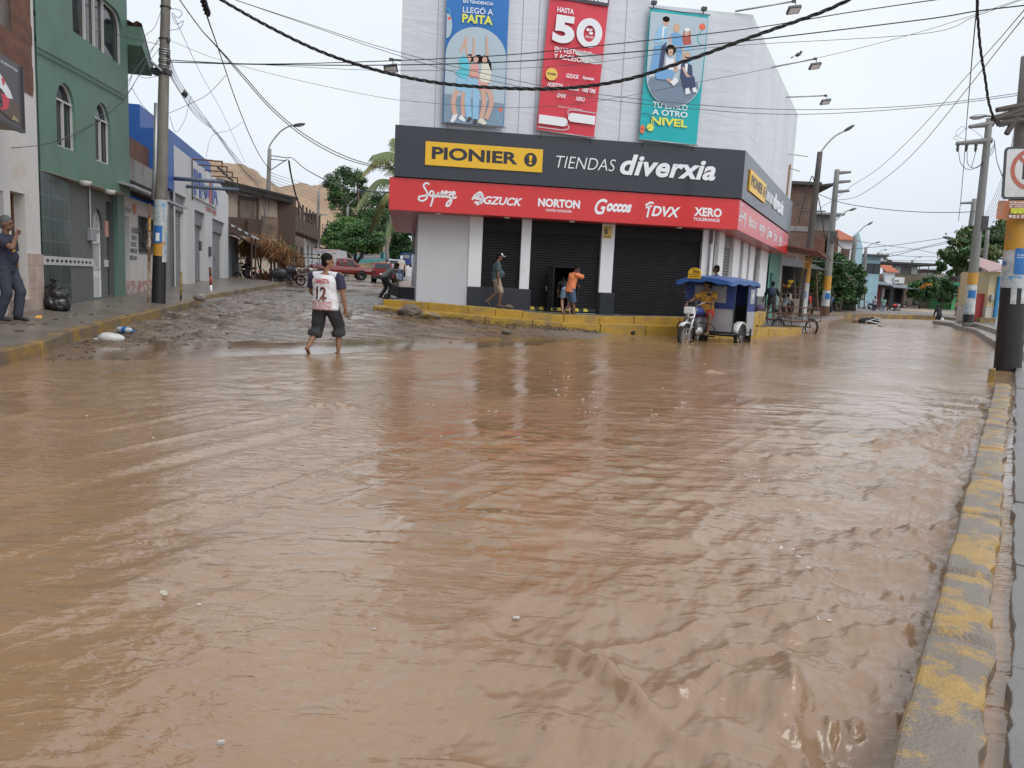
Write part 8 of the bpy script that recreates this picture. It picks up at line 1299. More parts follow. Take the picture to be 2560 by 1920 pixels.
for s in(-1,1):wheel(MT,(s*.60,0,.28),.28,.10,name='rear_wheel');mb=MB();mb.tube([(s*.60,.36*math.sin(a),.28+.36*math.cos(a))for a in np.linspace(-1.2,1.3,9)],.10,8,flat=.25);mb.build('rear_fender',m_wpl,MT,smooth=True);bx('mud_flap',m_tyre,MT,s*.60-.12,s*.60+.12,-.50,-.485,.02,.48)
mb=MB();mb.tube([(-.7,.6,.34),(.7,.6,.34)],.022,6);mb.tube([(-.66,-.62,.38),(-.66,.62,.34),(-.2,.95,.34)],.022,6);mb.tube([(.66,-.62,.38),(.66,.62,.34),(.2,.95,.34)],.022,6);mb.tube([(-.62,0,.28),(.62,0,.28)],.03,6);mb.tube([(0,1.1,.34),(0,-.6,.34)],.025,6)
for s in(-1,1):mb.tube([(s*.12,Y0-.45,.62),(s*.44,Y0-.50,.60),(s*.50,Y0-.54,.50),(s*.48,Y0-.6,.30),(s*.12,Y0-.62,.28)],.018,6);mb.tube([(s*.66,.2,.3),(s*.7,.15,.12),(s*.7,-.12,.12)],.015,5)
mb.build('chassis',m_blk2,MT,smooth=True);bx('floor',m_blk2,MT,-.64,.64,-.6,.6,.36,.40)
def curv(x0,x1,z0,z1,y,bulge=.03,n=8):
 mb=MB();X=np.linspace(x0,x1,n);Z=np.linspace(z0,z1,n);mb.add([(x,y+bulge*math.sin((x-x0)/(x1-x0)*math.pi)*math.sin((z-z0)/(z1-z0)*math.pi),z)for z in Z for x in X],[(i*n+j,i*n+j+1,(i+1)*n+j+1,(i+1)*n+j)for i in range(n-1)for j in range(n-1)]);return mb
curv(-.66,.66,.40,.98,.62,.035).build('front_canvas',m_tg,MT,smooth=True)
mb=MB();mb.bx(-.67,-.44,.60,.64,.98,1.70);mb.bx(.44,.67,.60,.64,.98,1.70);mb.bx(-.44,.44,.60,.64,.98,1.12);mb.bx(-.44,.44,.60,.64,1.54,1.70);mb.build('front_sheet',m_tb,MT);curv(-.45,.45,1.11,1.55,.62,.02).build('windscreen',m_clear,MT,smooth=True)
for s in(-1,1):
 mb=MB();mb.bx(s*.66-.012,s*.66+.012,-.72,-.22,.92,1.68);mb.build('side_sheet',m_tb,MT);mb=MB();mb.prism([(s*.662-.014,-.72,.30),(s*.662-.014,-.30,.30),(s*.662-.014,-.2,.92),(s*.662-.014,-.72,.92)],(.028,0,0));mb.build('side_canvas',m_tg,MT)
 mb=MB();mb.bx(s*.665-.02,s*.665+.02,-.62,-.34,1.12,1.5);mb.build('side_window',m_clear,MT);mb=MB();mb.ell((s*.69,-.48,1.32),(.006,.06,.07),6,12);mb.build('side_badge',m_wpl,MT)
 mb=MB()
 for y,z1 in((.62,1.72),(-.20,1.72),(-.72,1.70)):mb.cyl((s*.66,y,.36),(s*.66,y,z1),.018,n=6)
 mb.tube([(s*.62,.62,1.68),(s*.56,.98,1.62),(s*.45,1.02,1.48)],.014,5);mb.build('post',m_blk2,MT)
mb=MB();mb.bx(-.66,.66,-.735,-.71,.36,1.68);mb.build('rear_sheet',m_tb,MT);mb=MB();mb.bx(-.42,.42,-.745,-.735,1.1,1.52);mb.build('rear_window',m_clear,MT);mb=MB();mb.tube([(-.55,-.45,.62),(.55,-.45,.62)],.15,8,flat=.6);mb.bx(-.56,.56,-.62,-.55,.62,1.05);mb.build('bench',m_blk2,MT)
mb=MB();xs_=np.linspace(-.74,.74,15);ys_=np.linspace(-.80,1.12,16);X,Y=np.meshgrid(xs_,ys_);Z=1.80-.10*(X/.74)**2-.06*np.clip((Y-.6)/.5,0,1)**2-.05*np.clip((-Y-.4)/.4,0,1)**2+.012*vnoise(X*6,Y*4,3);n_=len(mb.v)
mb.add(list(zip(X.ravel(),Y.ravel(),Z.ravel())),[(i*15+j,i*15+j+1,(i+1)*15+j+1,(i+1)*15+j)for i in range(15)for j in range(14)]);bd=[(x,y,z)for x,y,z in[(xs_[j],ys_[0],Z[0,j])for j in range(15)]+[(xs_[-1],ys_[i],Z[i,-1])for i in range(1,16)]+[(xs_[j],ys_[-1],Z[-1,j])for j in range(13,-1,-1)]+[(xs_[0],ys_[i],Z[i,0])for i in range(14,0,-1)]]
m_=len(bd);mb.add(bd+[(x*1.01,y*1.005,z-.11-.02*math.sin(i*1.3))for i,(x,y,z)in enumerate(bd)],[(i,(i+1)%m_,m_+(i+1)%m_,m_+i)for i in range(m_)]);mb.build('roof',m_tbl,MT,smooth=True)
mb=MB();pts=[(.0+.17*math.cos(a)+.24,1.14,1.84+.13*math.sin(a))for a in np.linspace(0,math.pi,16)]+[(.07,1.14,1.70),(.41,1.14,1.70)];mb.prism(pts,(0,-.03,0));sg=mb.build('roof_sign',mat('sign yellow',(.72,.42,.02),.45,bump=0),MT)
Tt=Matrix.Translation(V((.48,1.145,0)))@Matrix.Rotation(math.pi,4,'Z');mb=MB(Tt);text(mb,'LA 1',.19,.29,1.915,1.945,-.004,.02);text(mb,'1076093',.20,.38,1.84,1.895,-.004,.03);text(mb,'MOTOTAXIS PAITA',.09,.39,1.785,1.81,-.004,.02);text(mb,'ZONA NORTE',.12,.36,1.735,1.76,-.004,.02);mb.build('lettering',m_letb,sg)
F_=atz(1712,866,-.10);ya=R(142);MT.location=(F_.x+math.sin(ya)*Y0*1.13,F_.y-math.cos(ya)*Y0*1.13,-.14);MT.rotation_euler=(0,0,ya);MT.scale=(1.13,)*3
Ml=Matrix.Translation(MT.location)@Matrix.Rotation(ya,4,'Z')@Matrix.Scale(1.13,4);dl=Ml@V((0,Y0-1.12,0))
m_must=cloth('mustard tee',(.46,.23,.03));m_reds=cloth('red shorts',(.42,.03,.03))
DR,J=person('mototaxi driver in mustard tee and red shorts, looking to the side',dl,ya,1.84,lean=.03,pel=(0,0,.93),feet=[(-.24,.42,.34,.1),(.24,.42,.34,.1)],hands=[(-.37,.56,1.07,1.0),(.37,.56,1.07,1.0)],head=(-.75,0),skin=1,shirt=m_must,sleeve=.75,pants=m_reds,leg=.92,vox=.010,knee=[(-.5,1,.6),(.5,1,.6)],shoes=None,fat=1.06);sandals(DR,J)
tx=dl+V((0,0,0))
# blue mototaxis far up the street
c=copy_tree(MT,tuple(at(1013,668,92)),R(15),'blue mototaxi seen from behind, just past the hooded walker',.95);c['group']='far blue mototaxis'
c=copy_tree(MT,tuple(at(993,661,106)),R(20),'farthest blue mototaxi beside the turquoise park wall',.95);c['group']='far blue mototaxis'
# motorcycles
def motorbike(label,loc,rz,col,covered=False,grp=None):
 t=thing('motorcycle',label,'motorcycle',tuple(loc),rz,grp);motofront(t,1.3,col,R(12),True);wheel(t,(0,.0,.29),.29,.11,name='rear_wheel');mb=MB();mb.tube([(0,.28*math.sin(a)*1.15,.29+.34*math.cos(a))for a in np.linspace(-1.2,.6,7)],.07,8,flat=.3);mb.build('rear_fender',m_blk2,t,smooth=True);mb=MB();mb.bx(-.06,.06,-.36,-.32,.66,.74);mb.build('tail_light',m_red,t)
 if covered:
  b=MB();b.ell((0,.25,.62),(.20,.62,.28),8,12);b.ell((0,.8,.8),(.26,.3,.26),8,12);r=remesh(b,.04,2);r.build('cover',mat('grey black tarp',(.035,.035,.04),.35,bump=.5,bsc=5),t,smooth=True)
 return t
motorbike('dark motorcycle half hidden behind the lamp pole under the thatch',at(636,708,43.5),R(62),m_blk2,grp='motorcycles under the thatch');motorbike('motorcycle under a dark tarp right of the lamp pole under the thatch',at(690,712,42.5),R(-80),m_blk2,True,grp='motorcycles under the thatch')
motorbike('red and black motorcycle parked behind the woman in green',at(2222,784,79),R(-70),m_red,grp='motorcycles on the plaza');motorbike('dark motorcycle parked behind the woman in lilac',at(2192,783,80),R(70),m_blk2,grp='motorcycles on the plaza')
p=at(2290,772,88);t=thing('scooter','black scooter parked alone on the plaza beside the sand heap','scooter',tuple(p),R(78));wheel(t,(0,0,.24),.24,.11,spokes=6,name='rear_wheel');wheel(t,(0,1.2,.24),.24,.10,spokes=6,name='front_wheel');mb=MB();mb.tube([(0,1.2,.3),(0,1.05,.75),(0,.98,1.0)],[.06,.12,.08],8,flat=.8);mb.tube([(0,1.02,.42),(0,.6,.33),(0,.45,.4)],[.14,.17,.15],8,flat=.45);mb.tube([(0,.5,.55),(0,.1,.6),(0,-.3,.66)],[.16,.2,.1],10);mb.build('body',m_blk2,t,smooth=True);mb=MB();mb.tube([(0,.5,.78),(0,.05,.80),(0,-.3,.84)],[.1,.14,.09],8,flat=.5);mb.build('saddle',m_tyre,t,smooth=True);tb('handlebar',m_metal,t,[(-.33,.9,1.05),(0,1.0,1.03),(.33,.9,1.05)],.02)
# cars: built along +y, nose at +y
m_carred=mat('red car paint',(.20,.010,.014),.22,var=.04,bump=0,coat=.8);m_carw=mat('white car paint',(.66,.66,.67),.3,bump=0,coat=.5);m_trim=mat('black trim',(.02,.02,.022),.5,bump=0);m_tail=mat('tail lamp red',(.5,.02,.02),.15,bump=0)
def loft(mb,secs):
 P=[];n=None
 for y,half in secs:full=[(x,y,z)for x,z in half]+[(-x,y,z)for x,z in half[::-1]];n=len(full);P+=full
 m=len(secs);mb.add(P,[(i*n+k,i*n+(k+1)%n,(i+1)*n+(k+1)%n,(i+1)*n+k)for i in range(m-1)for k in range(n)]+[tuple(range(n-1,-1,-1)),tuple(range((m-1)*n,m*n))])
def car(name,label,loc,rz,paint,kind):
 t=thing(name,label,'car' if kind!='pickup' else 'pickup truck',tuple(loc),rz);L_,W_=(4.3,.90)if kind!='pickup' else(5.2,.92);hl=L_/2;belt=1.02 if kind!='pickup' else 1.12;sill=.32 if kind!='pickup' else.48;rf=1.62 if kind!='pickup' else 1.80
 def sec(w_,z0,z1,tw=None):tw=tw or w_*.95;return[(w_*.8,z0),(w_,z0+.12),(w_*1.02,(z0+z1)/2),(tw,z1-.05),(tw*.9,z1)]
 mb=MB();bh=.80 if kind!='pickup' else.98
 loft(mb,[(-hl,sec(W_*.88,sill+.12,belt-.08)),(-hl+.15,sec(W_,sill,belt)),(0,sec(W_,sill,belt)),(hl-1.35,sec(W_,sill,belt)),(hl-.9,sec(W_*.98,sill,bh+.12)),(hl-.2,sec(W_*.93,sill,bh)),(hl,sec(W_*.80,sill+.12,bh-.16))]);mb.build('body',paint,t,bev=.03)
 if kind=='pickup':y0,y1,y2,y3=-.45,-.30,.85,1.55
 else:y0,y1,y2,y3=-hl+.12,-hl+.55,.45,1.25
 mb=MB();g=lambda w_,z:[(w_,belt-.04),(w_,belt),(w_*.97,(belt+z)/2),(w_*.88,z-.04),(w_*.78,z)]
 loft(mb,[(y0,[(W_*.9,belt-.04),(W_*.9,belt),(W_*.88,belt+.04),(W_*.85,belt+.06),(W_*.8,belt+.08)]),(y1,g(W_*.93,rf-.03)),((y1+y2)/2,g(W_*.93,rf)),(y2,g(W_*.92,rf-.03)),(y3,[(W_*.88,belt-.04),(W_*.88,belt-.02),(W_*.86,belt),(W_*.8,belt+.02),(W_*.7,belt+.03)])]);cab=mb.build('cabin',paint,t,bev=.02)
 for s in(-1,1):
  for a,b_ in((y1+.05,(y1+y2)/2-.06),((y1+y2)/2+.02,y2+.12)):
   mb=MB();zt_=rf-.14;mb.add([(s*(W_*.945),a,belt+.05),(s*(W_*.945),b_+.22 if b_>y2 else b_,belt+.05),(s*(W_*.86),b_-.08,zt_),(s*(W_*.86),a+.04,zt_)],[(0,1,2,3)]);mb.build('side_window',m_glass,t)
  mb=MB();mb.ell((s*(W_+.1),y3-.35,belt+.08),(.11,.07,.08),6,10);mb.build('mirror',paint,t,smooth=True)
  for yy_ in(hl-.95,-hl+.95):wheel(t,(s*(W_-.08),yy_,.36),.36,.24,spokes=8);mb=MB();mb.lathe([(.36,-.0),(.43,0),(.43,.06),(.36,.06)],(s*(W_-.0)-.03,yy_,.40),20,Matrix.Rotation(math.pi/2,3,'Y'));mb.build('wheel_arch',m_trim,t)
  mb=MB();mb.bx(s*W_*.62-.16,s*W_*.62+.16,hl-.14,hl-.02,bh-.24,bh-.08);mb.build('headlight',m_lamp,t);mb=MB();mb.bx(s*W_*.76-.16,s*W_*.76+.12,-hl-.015,-hl+.08,belt-.36 if kind=='pickup' else belt-.28,belt-.1);mb.build('tail_light',m_tail if kind!='suv' else m_trim,t)
  for yy_ in((y1+y2)/2-.2,y2-.05):mb=MB();mb.bx(s*(W_+.015)-.012,s*(W_+.015)+.012,yy_-.09,yy_+.09,belt-.16,belt-.12);mb.build('door_handle',m_chrome,t)
 mb=MB();mb.add([(-W_*.72,y0+.03,belt+.10),(W_*.72,y0+.03,belt+.10),(W_*.66,y1-.05,rf-.13),(-W_*.66,y1-.05,rf-.13)],[(0,1,2,3)]);v_=[V(p)+V((0,-.03,.03))for p in mb.v];mb.v=[tuple(p)for p in v_];mb.build('rear_window',m_glass,t)
 mb=MB();mb.add([(-W_*.74,y3-.08,belt+.10),(W_*.74,y3-.08,belt+.10),(W_*.68,y2+.06,rf-.11),(-W_*.68,y2+.06,rf-.11)],[(0,1,2,3)]);mb.v=[tuple(V(p)+V((0,.03,.035)))for p in mb.v];mb.build('windscreen',m_glass,t)
 mb=MB();mb.bx(-W_*.86,W_*.86,-hl-.05,-hl+.1,sill+.0,sill+.26);mb.build('rear_bumper',m_trim,t,bev=.02);mb=MB();mb.bx(-W_*.8,W_*.8,hl-.12,hl+.04,sill,sill+.24);mb.build('front_bumper',m_trim,t,bev=.02);mb=MB();mb.bx(-.22,.22,-hl-.056,-hl-.04,sill+.32,sill+.44);mb.build('number_plate',m_wpl,t)
 if kind=='pickup':mb=MB();mb.bx(-W_*.84,W_*.84,-hl+.08,y0-.02,belt-.02,belt+.012);mb.build('cargo_bed',m_trim,t)
 return t
car('pickup','dark red double cab pickup crossing the top of the left street, nose to the right',at(852,698,66),R(-72),m_carred,'pickup')
car('parked_car','red hatchback seen from behind, tail toward the stooping man',at(960,707,64),R(6),m_carred,'suv');car('parked_car','red car with white upper half parked just beyond the red hatchback',at(988,691,76),R(10),m_carred,'suv')
t=[o for o in bpy.data.objects if o.get('label','').startswith('red car with white')][0]
for ch in children(t):
 if ch.name.startswith('cabin')or ch.name.startswith('number'):ch.data.materials[0]=m_carw
p=at(822,690,72);t=thing('box_truck','white box truck with blue printed lettering behind the red pickup','truck',tuple(p),R(2));q=lambda x,y:(at(x,y,72)-p);x0,x1,z1,z0=q(783,640).x,q(846,640).x,q(815,623).z,q(815,668).z
mb=MB();mb.bx(x0,x1,0,4.2,z0,z1);bxo=mb.build('cargo_box',m_carw,t,bev=.03);mb=MB();mb.bx(x0+.1,x1-.1,.1,6,z0-.6,z0-.05);mb.bx(x0+.2,x1-.2,4.3,6,z0-.3,z0+1.3);mb.build('cab',m_trim,t)
mb=MB();W_=x1-x0;H_=z1-z0;Tn=None
text(mb,'TIENDAS',x0+.15,x0+W_*.27,z1-H_*.22,z1-H_*.13,-.012,.02);text(mb,'DE MODA',x0+W_*.31,x0+W_*.52,z1-H_*.22,z1-H_*.13,-.012,.02);text(mb,'AQUI TU ENVIO',x0+.2,x0+W_*.5,z1-H_*.88,z1-H_*.75,-.012,.03);mb.build('lettering',m_pb,bxo);mb=MB()
text(mb,'CARGA',x0+W_*.72,x0+W_*.92,z1-H_*.24,z1-H_*.17,-.012,.02);rs=random.Random(3)
for k in range(12):a=x0+W_*rs.uniform(.06,.5);z=z1-H_*rs.uniform(.3,.68);mb.bx(a,a+rs.uniform(.05,.2),-.014,-.004,z,z+rs.uniform(.05,.12))
mb.build('print',m_letb,bxo);mb=MB()
for k in range(10):a=x0+W_*(k+.3)/10;mb.bx(a,a+.12,-.014,-.004,z1-.12,z1-.04)
mb.build('reflector_strip',m_tail,bxo)
for s in(x0+.3,x1-.3):wheel(t,(s,1.0,z0-.75),.42,.25,spokes=6)
# cargo tricycles
def cargo(label,loc,rz,m_f,rack_h,load=False,W_=.62,L_=1.7,sc=1.0):
 t=thing('cargo_tricycle',label,'cargo tricycle',tuple(loc),rz);t.scale=(sc,)*3
 for s in(-1,1):wheel(t,(s*W_,0,.33),.33,.07,name='rear_wheel',spokes=16)
 wheel(t,(0,L_,.33),.33,.06,name='front_wheel',spokes=16);mb=MB();z0=.58
 for z in(z0,z0+rack_h*.5,z0+rack_h):mb.tube([(-W_+.1,-.5,z),(W_-.1,-.5,z),(W_-.1,.75,z),(-W_+.1,.75,z),(-W_+.1,-.5,z)],.016,5)
 for x in(-W_+.1,-.2,.2,W_-.1):
  for y in(-.5,.75):mb.cyl((x,y,z0-.02),(x,y,z0+rack_h),.014,n=5)
 for x in(-W_+.1,W_-.1):mb.cyl((x,.1,z0),(x,.1,z0+rack_h),.014,n=5);mb.tube([(x,.1,z0),(x*1.1,0,.33)],.018,5)
 mb.tube([(-W_,0,.33),(W_,0,.33)],.025,6);mb.tube([(0,.75,.5),(0,L_-.3,.55),(0,L_-.25,.9)],.022,6);mb.tube([(0,L_-.25,.92),(0,L_-.1,.7),(0,L_,.33)],.02,6);mb.tube([(-.3,L_-.4,1.0),(0,L_-.25,.95),(.3,L_-.4,1.0)],.013,6);mb.tube([(0,.7,.4),(0,1.0,.85)],.018,6);mb.build('frame',m_f,t,smooth=True);bx('cargo_floor',m_woodl,t,-W_+.12,W_-.12,-.48,.73,z0-.03,z0);mb=MB();mb.ell((0,1.0,.9),(.1,.14,.05));mb.build('saddle',m_tyre,t,smooth=True)
 if load:
  rs=random.Random(6)
  for k in range(16):mb=MB();mb.ell((rs.uniform(-.4,.4),rs.uniform(-.4,.6),z0+.12+rs.uniform(0,.25)),(rs.uniform(.1,.2),rs.uniform(.1,.2),rs.uniform(.07,.13)),6,8);mb.build('bundle',(m_beige,m_ground,m_woodl,m_white_t)[k%4],t,smooth=True)
 return t
c=cargo('dark cargo tricycle loaded with bundles, right of the thatched shelter',at(765,715,42.5),R(5),m_blk2,.95,True,.80);mb=MB();mb.tube([(-.7,.75,1.5),(-.72,.75,1.75),(.6,.75,1.75),(.72,.75,1.4)],.02,6);mb.build('rack_hoop',m_blk2,c)
p=atz(1986,838,-.12);c=cargo('rusty empty cargo tricycle standing in the water by the tarred pole',(p.x,p.y+.5,-.12),R(28),m_rust,.52,False,.92,2.0,1.0);c.location=tuple(at(1986,838,30.5));
# bicycle of the cyclist with bag
t=thing('bicycle','black bicycle with a loaded front basket under the cyclist','bicycle',tuple(at(1928,826,33.0)),R(58));wheel(t,(0,-.5,.33),.33,.045,spokes=16,name='rear_wheel');wheel(t,(0,.5,.33),.33,.045,spokes=16,name='front_wheel');mb=MB();mb.tube([(0,-.5,.33),(0,-.12,.8),(0,.35,.82),(0,.0,.3),(0,-.12,.8)],.018,6);mb.tube([(0,-.5,.33),(0,0,.3)],.014,5);mb.tube([(0,.5,.33),(0,.36,.85),(0,.34,1.0)],.017,6);mb.tube([(-.28,.22,1.0),(0,.34,1.02),(.28,.22,1.0)],.013,6);mb.build('frame',m_blk2,t,smooth=True);mb=MB();mb.ell((0,-.16,.9),(.08,.13,.04));mb.build('saddle',m_tyre,t,smooth=True);mb=MB();mb.box((0,.68,.78),(.36,.3,.24));mb.build('basket',m_metal,t)
b=MB();b.ell(at(1898,776,32.6),(.20,.2,.26),8,12);r=remesh(b,.03,2);m_pur=cloth('purple grey backpack',(.085,.06,.11));setp(r.build('backpack',m_pur,smooth=True),'purple grey backpack held beside the bicycle','backpack')
# upturned cart lying in the water
p=atz(2168,808,0);t=thing('upturned_cart','black overturned cart with pale bars lying in the far water','cart',(p.x,p.y,-.05));b=MB();b.ell((0,0,.12),(.62,.4,.28),8,12);b.ell((.35,0,.2),(.35,.35,.25));r=remesh(b,.05,1);r.build('body',m_blk,t,smooth=True);mb=MB();mb.tube([(-.3,-.4,.1),(.2,-.38,.32),(.65,-.35,.2)],.03,6);mb.tube([(-.25,-.42,.2),(.55,-.4,.08)],.03,6);mb.tube([(.2,-.38,.42),(.62,-.36,.36),(.55,-.38,.05)],.03,6);mb.build('bar',m_galv,t);mb=MB();mb.ell((-.72,0,.08),(.2,.16,.14),6,10);mb.build('rusty_lump',m_rust,t)
mb=MB();p=atz(2204,817,0);mb.ell((p.x,p.y,.02),(.2,.15,.08),6,10);setp(mb.build('stone',m_conc,smooth=True),'small stone breaking the far water near the overturned cart','stone')
# ---------------------------------------------------------------- litter, stones and small things
m_bag=mat('black plastic bag',(.012,.012,.013),.25,var=.2,bump=.9,bsc=7,spec=.6);m_wbag=mat('white plastic bag',(.55,.55,.54),.4,var=.1,bump=.7,bsc=14,dirt=(.35,.3,.25),dsc=5,damt=.35)
def pav(px,py):
 z=.35
 for _ in range(8):p=atz(px,py,z);z=zpave(p.x,p.y)
 return V((p.x,p.y,z))
p=pav(140,769)
t=thing('rubbish_bag','tied black rubbish bag slumped against the green tiled wall','bag',tuple(p));b=MB();b.ell((0,0,.17),(.30,.24,.20),10,16);b.ell((.03,0,.34),(.24,.2,.18),10,16);b.ell((-.06,0,.42),(.15,.14,.16),8,12);r=remesh(b,.02,6)
vv=np.array(r.v);dsp=.03*np.sign(vnoise(vv[:,0]*9+vv[:,2]*5,vv[:,1]*9-vv[:,2]*7,4))*np.abs(vnoise(vv[:,0]*9+vv[:,2]*5,vv[:,1]*9-vv[:,2]*7,4))**.6+.02*vnoise(vv[:,0]*20,vv[:,2]*18+vv[:,1]*9,6);cn=vv-np.array([0,0,.25]);vv=vv+cn/np.linalg.norm(cn,axis=1,keepdims=True)*dsp[:,None];vv[:,2]=np.maximum(vv[:,2],.0);r.v=[tuple(v)for v in vv];r.build('sack',m_bag,t,smooth=True);mb=MB();mb.tube([(-.05,0,.52),(-.04,0,.60),(-.07,.01,.66)],[.06,.028,.05],8);mb.tube([(-.04,0,.6),(.02,0,.68)],[.025,.045],8);mb.build('knot',m_bag,t,smooth=True)
m_pet=mat('milky bottle plastic',(.5,.55,.6),.12,var=.05,bump=.1,bsc=20);p=atg(314,829,.06);t=thing('plastic_bottle','empty clear plastic bottle with blue label lying in the mud by the left kerb','bottle',(p.x,p.y,float(zg(p.x,p.y))+.09),R(-24));Rm=Matrix.Rotation(math.pi/2,3,'Y');mb=MB();mb.lathe([(0,-.19),(.05,-.19),(.062,-.17),(.058,-.1),(.062,-.06),(.062,.06),(.055,.12),(.025,.17),(.02,.2),(0,.2)],(0,0,0),18,Rm);mb.build('bottle',m_pet,t,smooth=True);mb=MB();mb.lathe([(.0635,-.055),(.0635,.055)],(0,0,0),18,Rm);mb.build('label',m_pb,t,smooth=True);mb=MB();mb.lathe([(.0,.195),(.023,.195),(.023,.225),(0,.225)],(0,0,0),12,Rm);mb.build('bottle_cap',m_pb,t)
p=atg(272,850,.05);b=MB();z=float(zg(p.x,p.y));b.ell((0,0,.06),(.19,.13,.10),8,14);b.ell((.12,.02,.05),(.16,.1,.08),8,12);b.ell((-.2,0,.02),(.08,.07,.03));r=remesh(b,.014,3);vv=np.array(r.v);vv[:,2]+=.02*vnoise(vv[:,0]*22,vv[:,1]*22,3);r.v=[tuple(v)for v in vv+np.array([p.x,p.y,z+.03])];setp(r.build('plastic_bag',m_wbag,smooth=True),'crumpled white plastic bag at the foot of the left kerb','bag')
def rock(px,py,Y,sx,sy,sz,m,label,seed,name='rock'):
 p=at(px,py,Y);b=MB();b.ell((0,0,0),(sx,sy,sz),14,20);vv=np.array(b.v);n_=fbm(vv[:,0]*3/sx*.3+seed,vv[:,1]*3/sy*.3+vv[:,2]*4,4,seed);vv=vv*(1+.55*n_)[:,None];b.v=[tuple(v)for v in vv+np.array([p.x,p.y,p.z+sz*.5])];return setp(b.build(name,m,smooth=False),label,'rock')
m_rock=mat('muddy rock',(.17,.135,.105),.8,var=.3,sc=4,bump=.6,bsc=20,dirt=(.09,.07,.055),dsc=4);m_rocky=worn('rock with yellow paint',(.16,.125,.10),(.40,.25,.04),5,.5,.06,bump=.5,bsc=25)
rock(1022,790,23.6,.36,.3,.22,m_rock,'larger muddy brown rock at the left end of the yellow step',3);rock(1076,796,23.3,.34,.25,.16,m_rocky,'flat rock with yellow paint on it, right of the larger brown rock',5)
rock(1275,770,24.9,.13,.1,.07,m_rock,'grey stone on the platform at the foot of the second pillar',8);rock(1248,769,25.0,.08,.07,.05,m_rock,'small stone left of the grey stone by the shutter',9)
rock(1267,832,20.4,.14,.1,.06,m_rock,'muddy clod on the bank in front of the yellow steps',11);rock(500,747,22.0,.15,.12,.09,m_kerbG,'broken concrete lump on the left kerb near the rack',13);rock(1582,836,22.9,.07,.07,.07,m_tyre,'small black ball on the bank below the yellow step',15,'ball')
# bollards and rack on the left pavement
for i,(x0,y0,x1,y1,Y,m,lb)in enumerate(((452,742,453,680,22.5,worn('chipped yellow',(.1,.09,.08),(.42,.30,.06),4,.5,.05),'short chipped yellow post on the left pavement'),)):mb=MB();b_=at(x0,y0,Y);mb.cyl(b_-V((0,0,.2)),at(x1,y1,Y),.035,n=8);setp(mb.build('bollard',m,smooth=True),lb,'post')
t=thing('bollard','red and white striped post beside the metal rack on the left kerb','post',tuple(at(528,735,24)));b_,e_=at(528,735,24),at(525,668,24)
for k in range(3):mb=MB();mb.cyl(b_.lerp(e_,k/3),b_.lerp(e_,(k+1)/3),.04,n=9);mb.build('stripe',(m_white,mat('post red',(.35,.04,.03),.5),m_rust)[k],t,w=True,smooth=True)
t=thing('metal_rack','rusty tilted metal rack lying on the left kerb','rack',tuple(at(530,738,24)))
mb=MB();A_=[at(506,742,23.6),at(524,706,24.2),at(545,722,24.2),at(558,736,23.8)];mb.tube(A_,.03,6);mb.tube([at(512,744,23.2),at(530,710,24.6)],.03,6)
for k in range(5):mb.tube([at(532+k*4,721+k*4,24.0),at(556+k*1,722+k*4,23.7)],.014,5)
mb.build('frame',m_rust,t,smooth=True)
# scraps lying on the pavement: leaves, husks and wrappers
rs=random.Random(21)
def scrap(p,s,m,label,cat='scrap',name='wrapper',grp=None,rz=None,h=.02):
 mb=MB();n=9;a=[s*(.6+.5*rs.random())for _ in range(n)];T=Matrix.Translation(V(p))@Matrix.Rotation(rs.uniform(0,6)if rz is None else rz,4,'Z');mb.T=T;c=(0,0,h*1.4);ring_=[(a[k]*math.cos(2*math.pi*k/n),.55*a[k]*math.sin(2*math.pi*k/n),h*(.3+rs.random()))for k in range(n)]
 mb.add([c]+ring_,[(0,1+k,1+(k+1)%n)for k in range(n)]);mb.add([(x,y,z-.006)for x,y,z in[c]+ring_],[(0,1+(k+1)%n,1+k)for k in range(n)]);o=mb.build(name,m);return setp(o,label,cat,grp)
m_husk=mat('brown husk',(.07,.035,.02),.7,var=.3,bump=.2);m_yw=mat('yellow wrapper',(.62,.33,.03),.35,bump=.1)
scrap(pav(96,794),.09,m_yw,'crumpled yellow orange wrapper on the left pavement',h=.05);scrap(pav(228,752),.06,mat('blue cap',(.03,.14,.5),.4),'blue plastic scrap on the pavement below the white gate',h=.06)
for x,y in((50,830),(75,822),(165,790),(185,791),(228,777),(30,812),(12,818),(110,812),(270,768),(245,786),(320,780),(205,808),(140,800),(60,808),(300,757),(190,775)):scrap(pav(x,y),rs.uniform(.04,.09),m_husk,'brown leaf husk lying on the wet left pavement',name='leaf_husk',grp='leaf husks on the left pavement')
m_paper=mat('wet paper',(.48,.43,.32),.4,bump=.1);m_wp2=mat('white scrap',(.5,.47,.43),.4,bump=.05)
for x,y,s,m,lb in((410,1477,.032,m_paper,'cream plastic sheet drifting in the near water at lower left'),(497,1505,.014,m_wp2,'small white scrap right of the cream sheet on the water'),(936,1565,.012,m_wp2,'white flake on the water near the bottom centre left'),(1290,1537,.018,m_wp2,'white flake floating on the water near the centre'),(552,1845,.014,m_wp2,'pale scrap on the water at the bottom left'),(1210,1285,.02,m_letb,'dark floating scrap in the middle of the water'),(2168,1043,.03,m_wp2,'white fleck on the pale water at the right')):p=atz(x,y,.015);scrap(p-V((0,0,.012)),s,m,lb,name='plastic_scrap',h=.003)
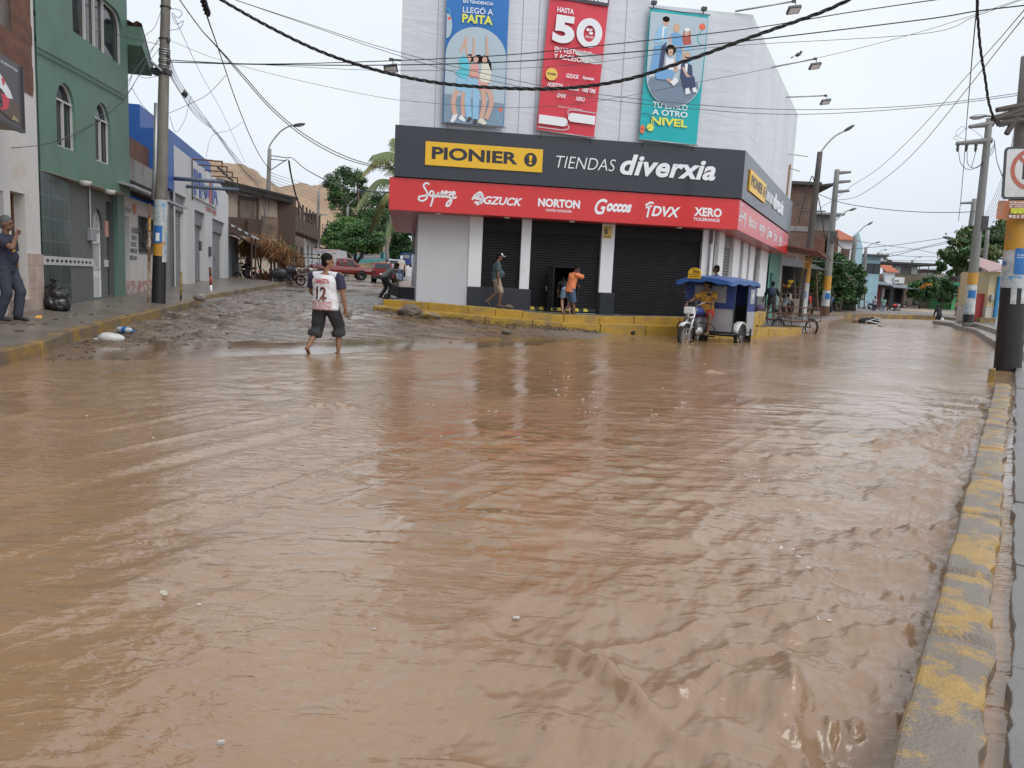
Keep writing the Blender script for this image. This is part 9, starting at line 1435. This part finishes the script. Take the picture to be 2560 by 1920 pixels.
# mud clods, straw and twigs washed up along the banks
mb=MB();rs=random.Random(5);m_deb=mat('dark washed up litter',(.06,.04,.028),.75,var=.4,sc=9,bump=.3)
def deb(x,y,dz=0,k=1.):
 z=float(zg(x,y))+.02+dz
 if rs.random()<.6:L_=rs.uniform(.04,.2)*k;a=rs.uniform(0,6.3);d=V((math.cos(a),math.sin(a),rs.uniform(-.1,.2)))*L_;P=V((x,y,z));mb.tube([P,P+d*.5+V((0,0,rs.uniform(-.01,.03))),P+d],rs.uniform(.003,.008),4)
 else:s=rs.uniform(.01,.035)*k;mb.ell((x,y,z),(s,s*rs.uniform(.5,1),s*.5),4,6)
for _ in range(620):
 u=rs.random();q=LK[1:8];f=u*6;i=int(f);f-=i;x=q[i][0]*(1-f)+q[i+1][0]*f;y=q[i][1]*(1-f)+q[i+1][1]*f;o=abs(rs.gauss(0,1.1));x+=.15+o*.95;y+=o*.25
 if-.71*(x+6.7)+.70*(y-12.0)>-.9:deb(x,y)
for _ in range(700):
 f=rs.uniform(0,5.0);i=int(f);f-=i;x=LOW[i][0]*(1-f)+LOW[i+1][0]*f;y=LOW[i][1]*(1-f)+LOW[i+1][1]*f;o=abs(rs.gauss(0,.45));deb(x-o*.1,y-.06-o,.02+.06*math.exp(-o*4),.8)
for _ in range(350):y=rs.uniform(13,30);x=rs.uniform(-8+(-.12*(y-14)),1.5);(-.71*(x+6.7)+.70*(y-12.0)>-.3)and deb(x,y,.01,.6)
mb.build('debris',m_deb,kind='stuff')
mb=MB();rs=random.Random(9)
for _ in range(160):p=at(663+rs.gauss(6,16),706+abs(rs.gauss(0,5)),49+rs.uniform(-2,1));L_=rs.uniform(.3,1.1);q=p+V((rs.uniform(-.5,.5),rs.uniform(-.3,.3),L_*rs.uniform(.1,1)));mb.tube([p,q],.035,4)
mb.build('dry_husks',m_l[5],kind='stuff')
# splashes thrown by the mototaxi and eddies round the wheels
mb=MB();rs=random.Random(14)
for cx,cy,k in[(F_.x,F_.y,1.0)]+[tuple((Ml@V((s*.6,.1,0))).to_2d())+(.7,)for s in(-1,1)]+[(x,y,.35)for x,y in((c.location.x-.5,c.location.y),(c.location.x+.5,c.location.y+.2))]:
 for _ in range(int(50*k)):a=rs.uniform(0,6.3);d=abs(rs.gauss(0,.34*k));s=rs.uniform(.006,.02);mb.ell((cx+d*math.cos(a),cy+d*math.sin(a)-.05,rs.uniform(0,.13)*max(0,1-d)),(s*1.6,s,s*.7),4,6)
mb.build('splash',m_water,kind='stuff',smooth=True)
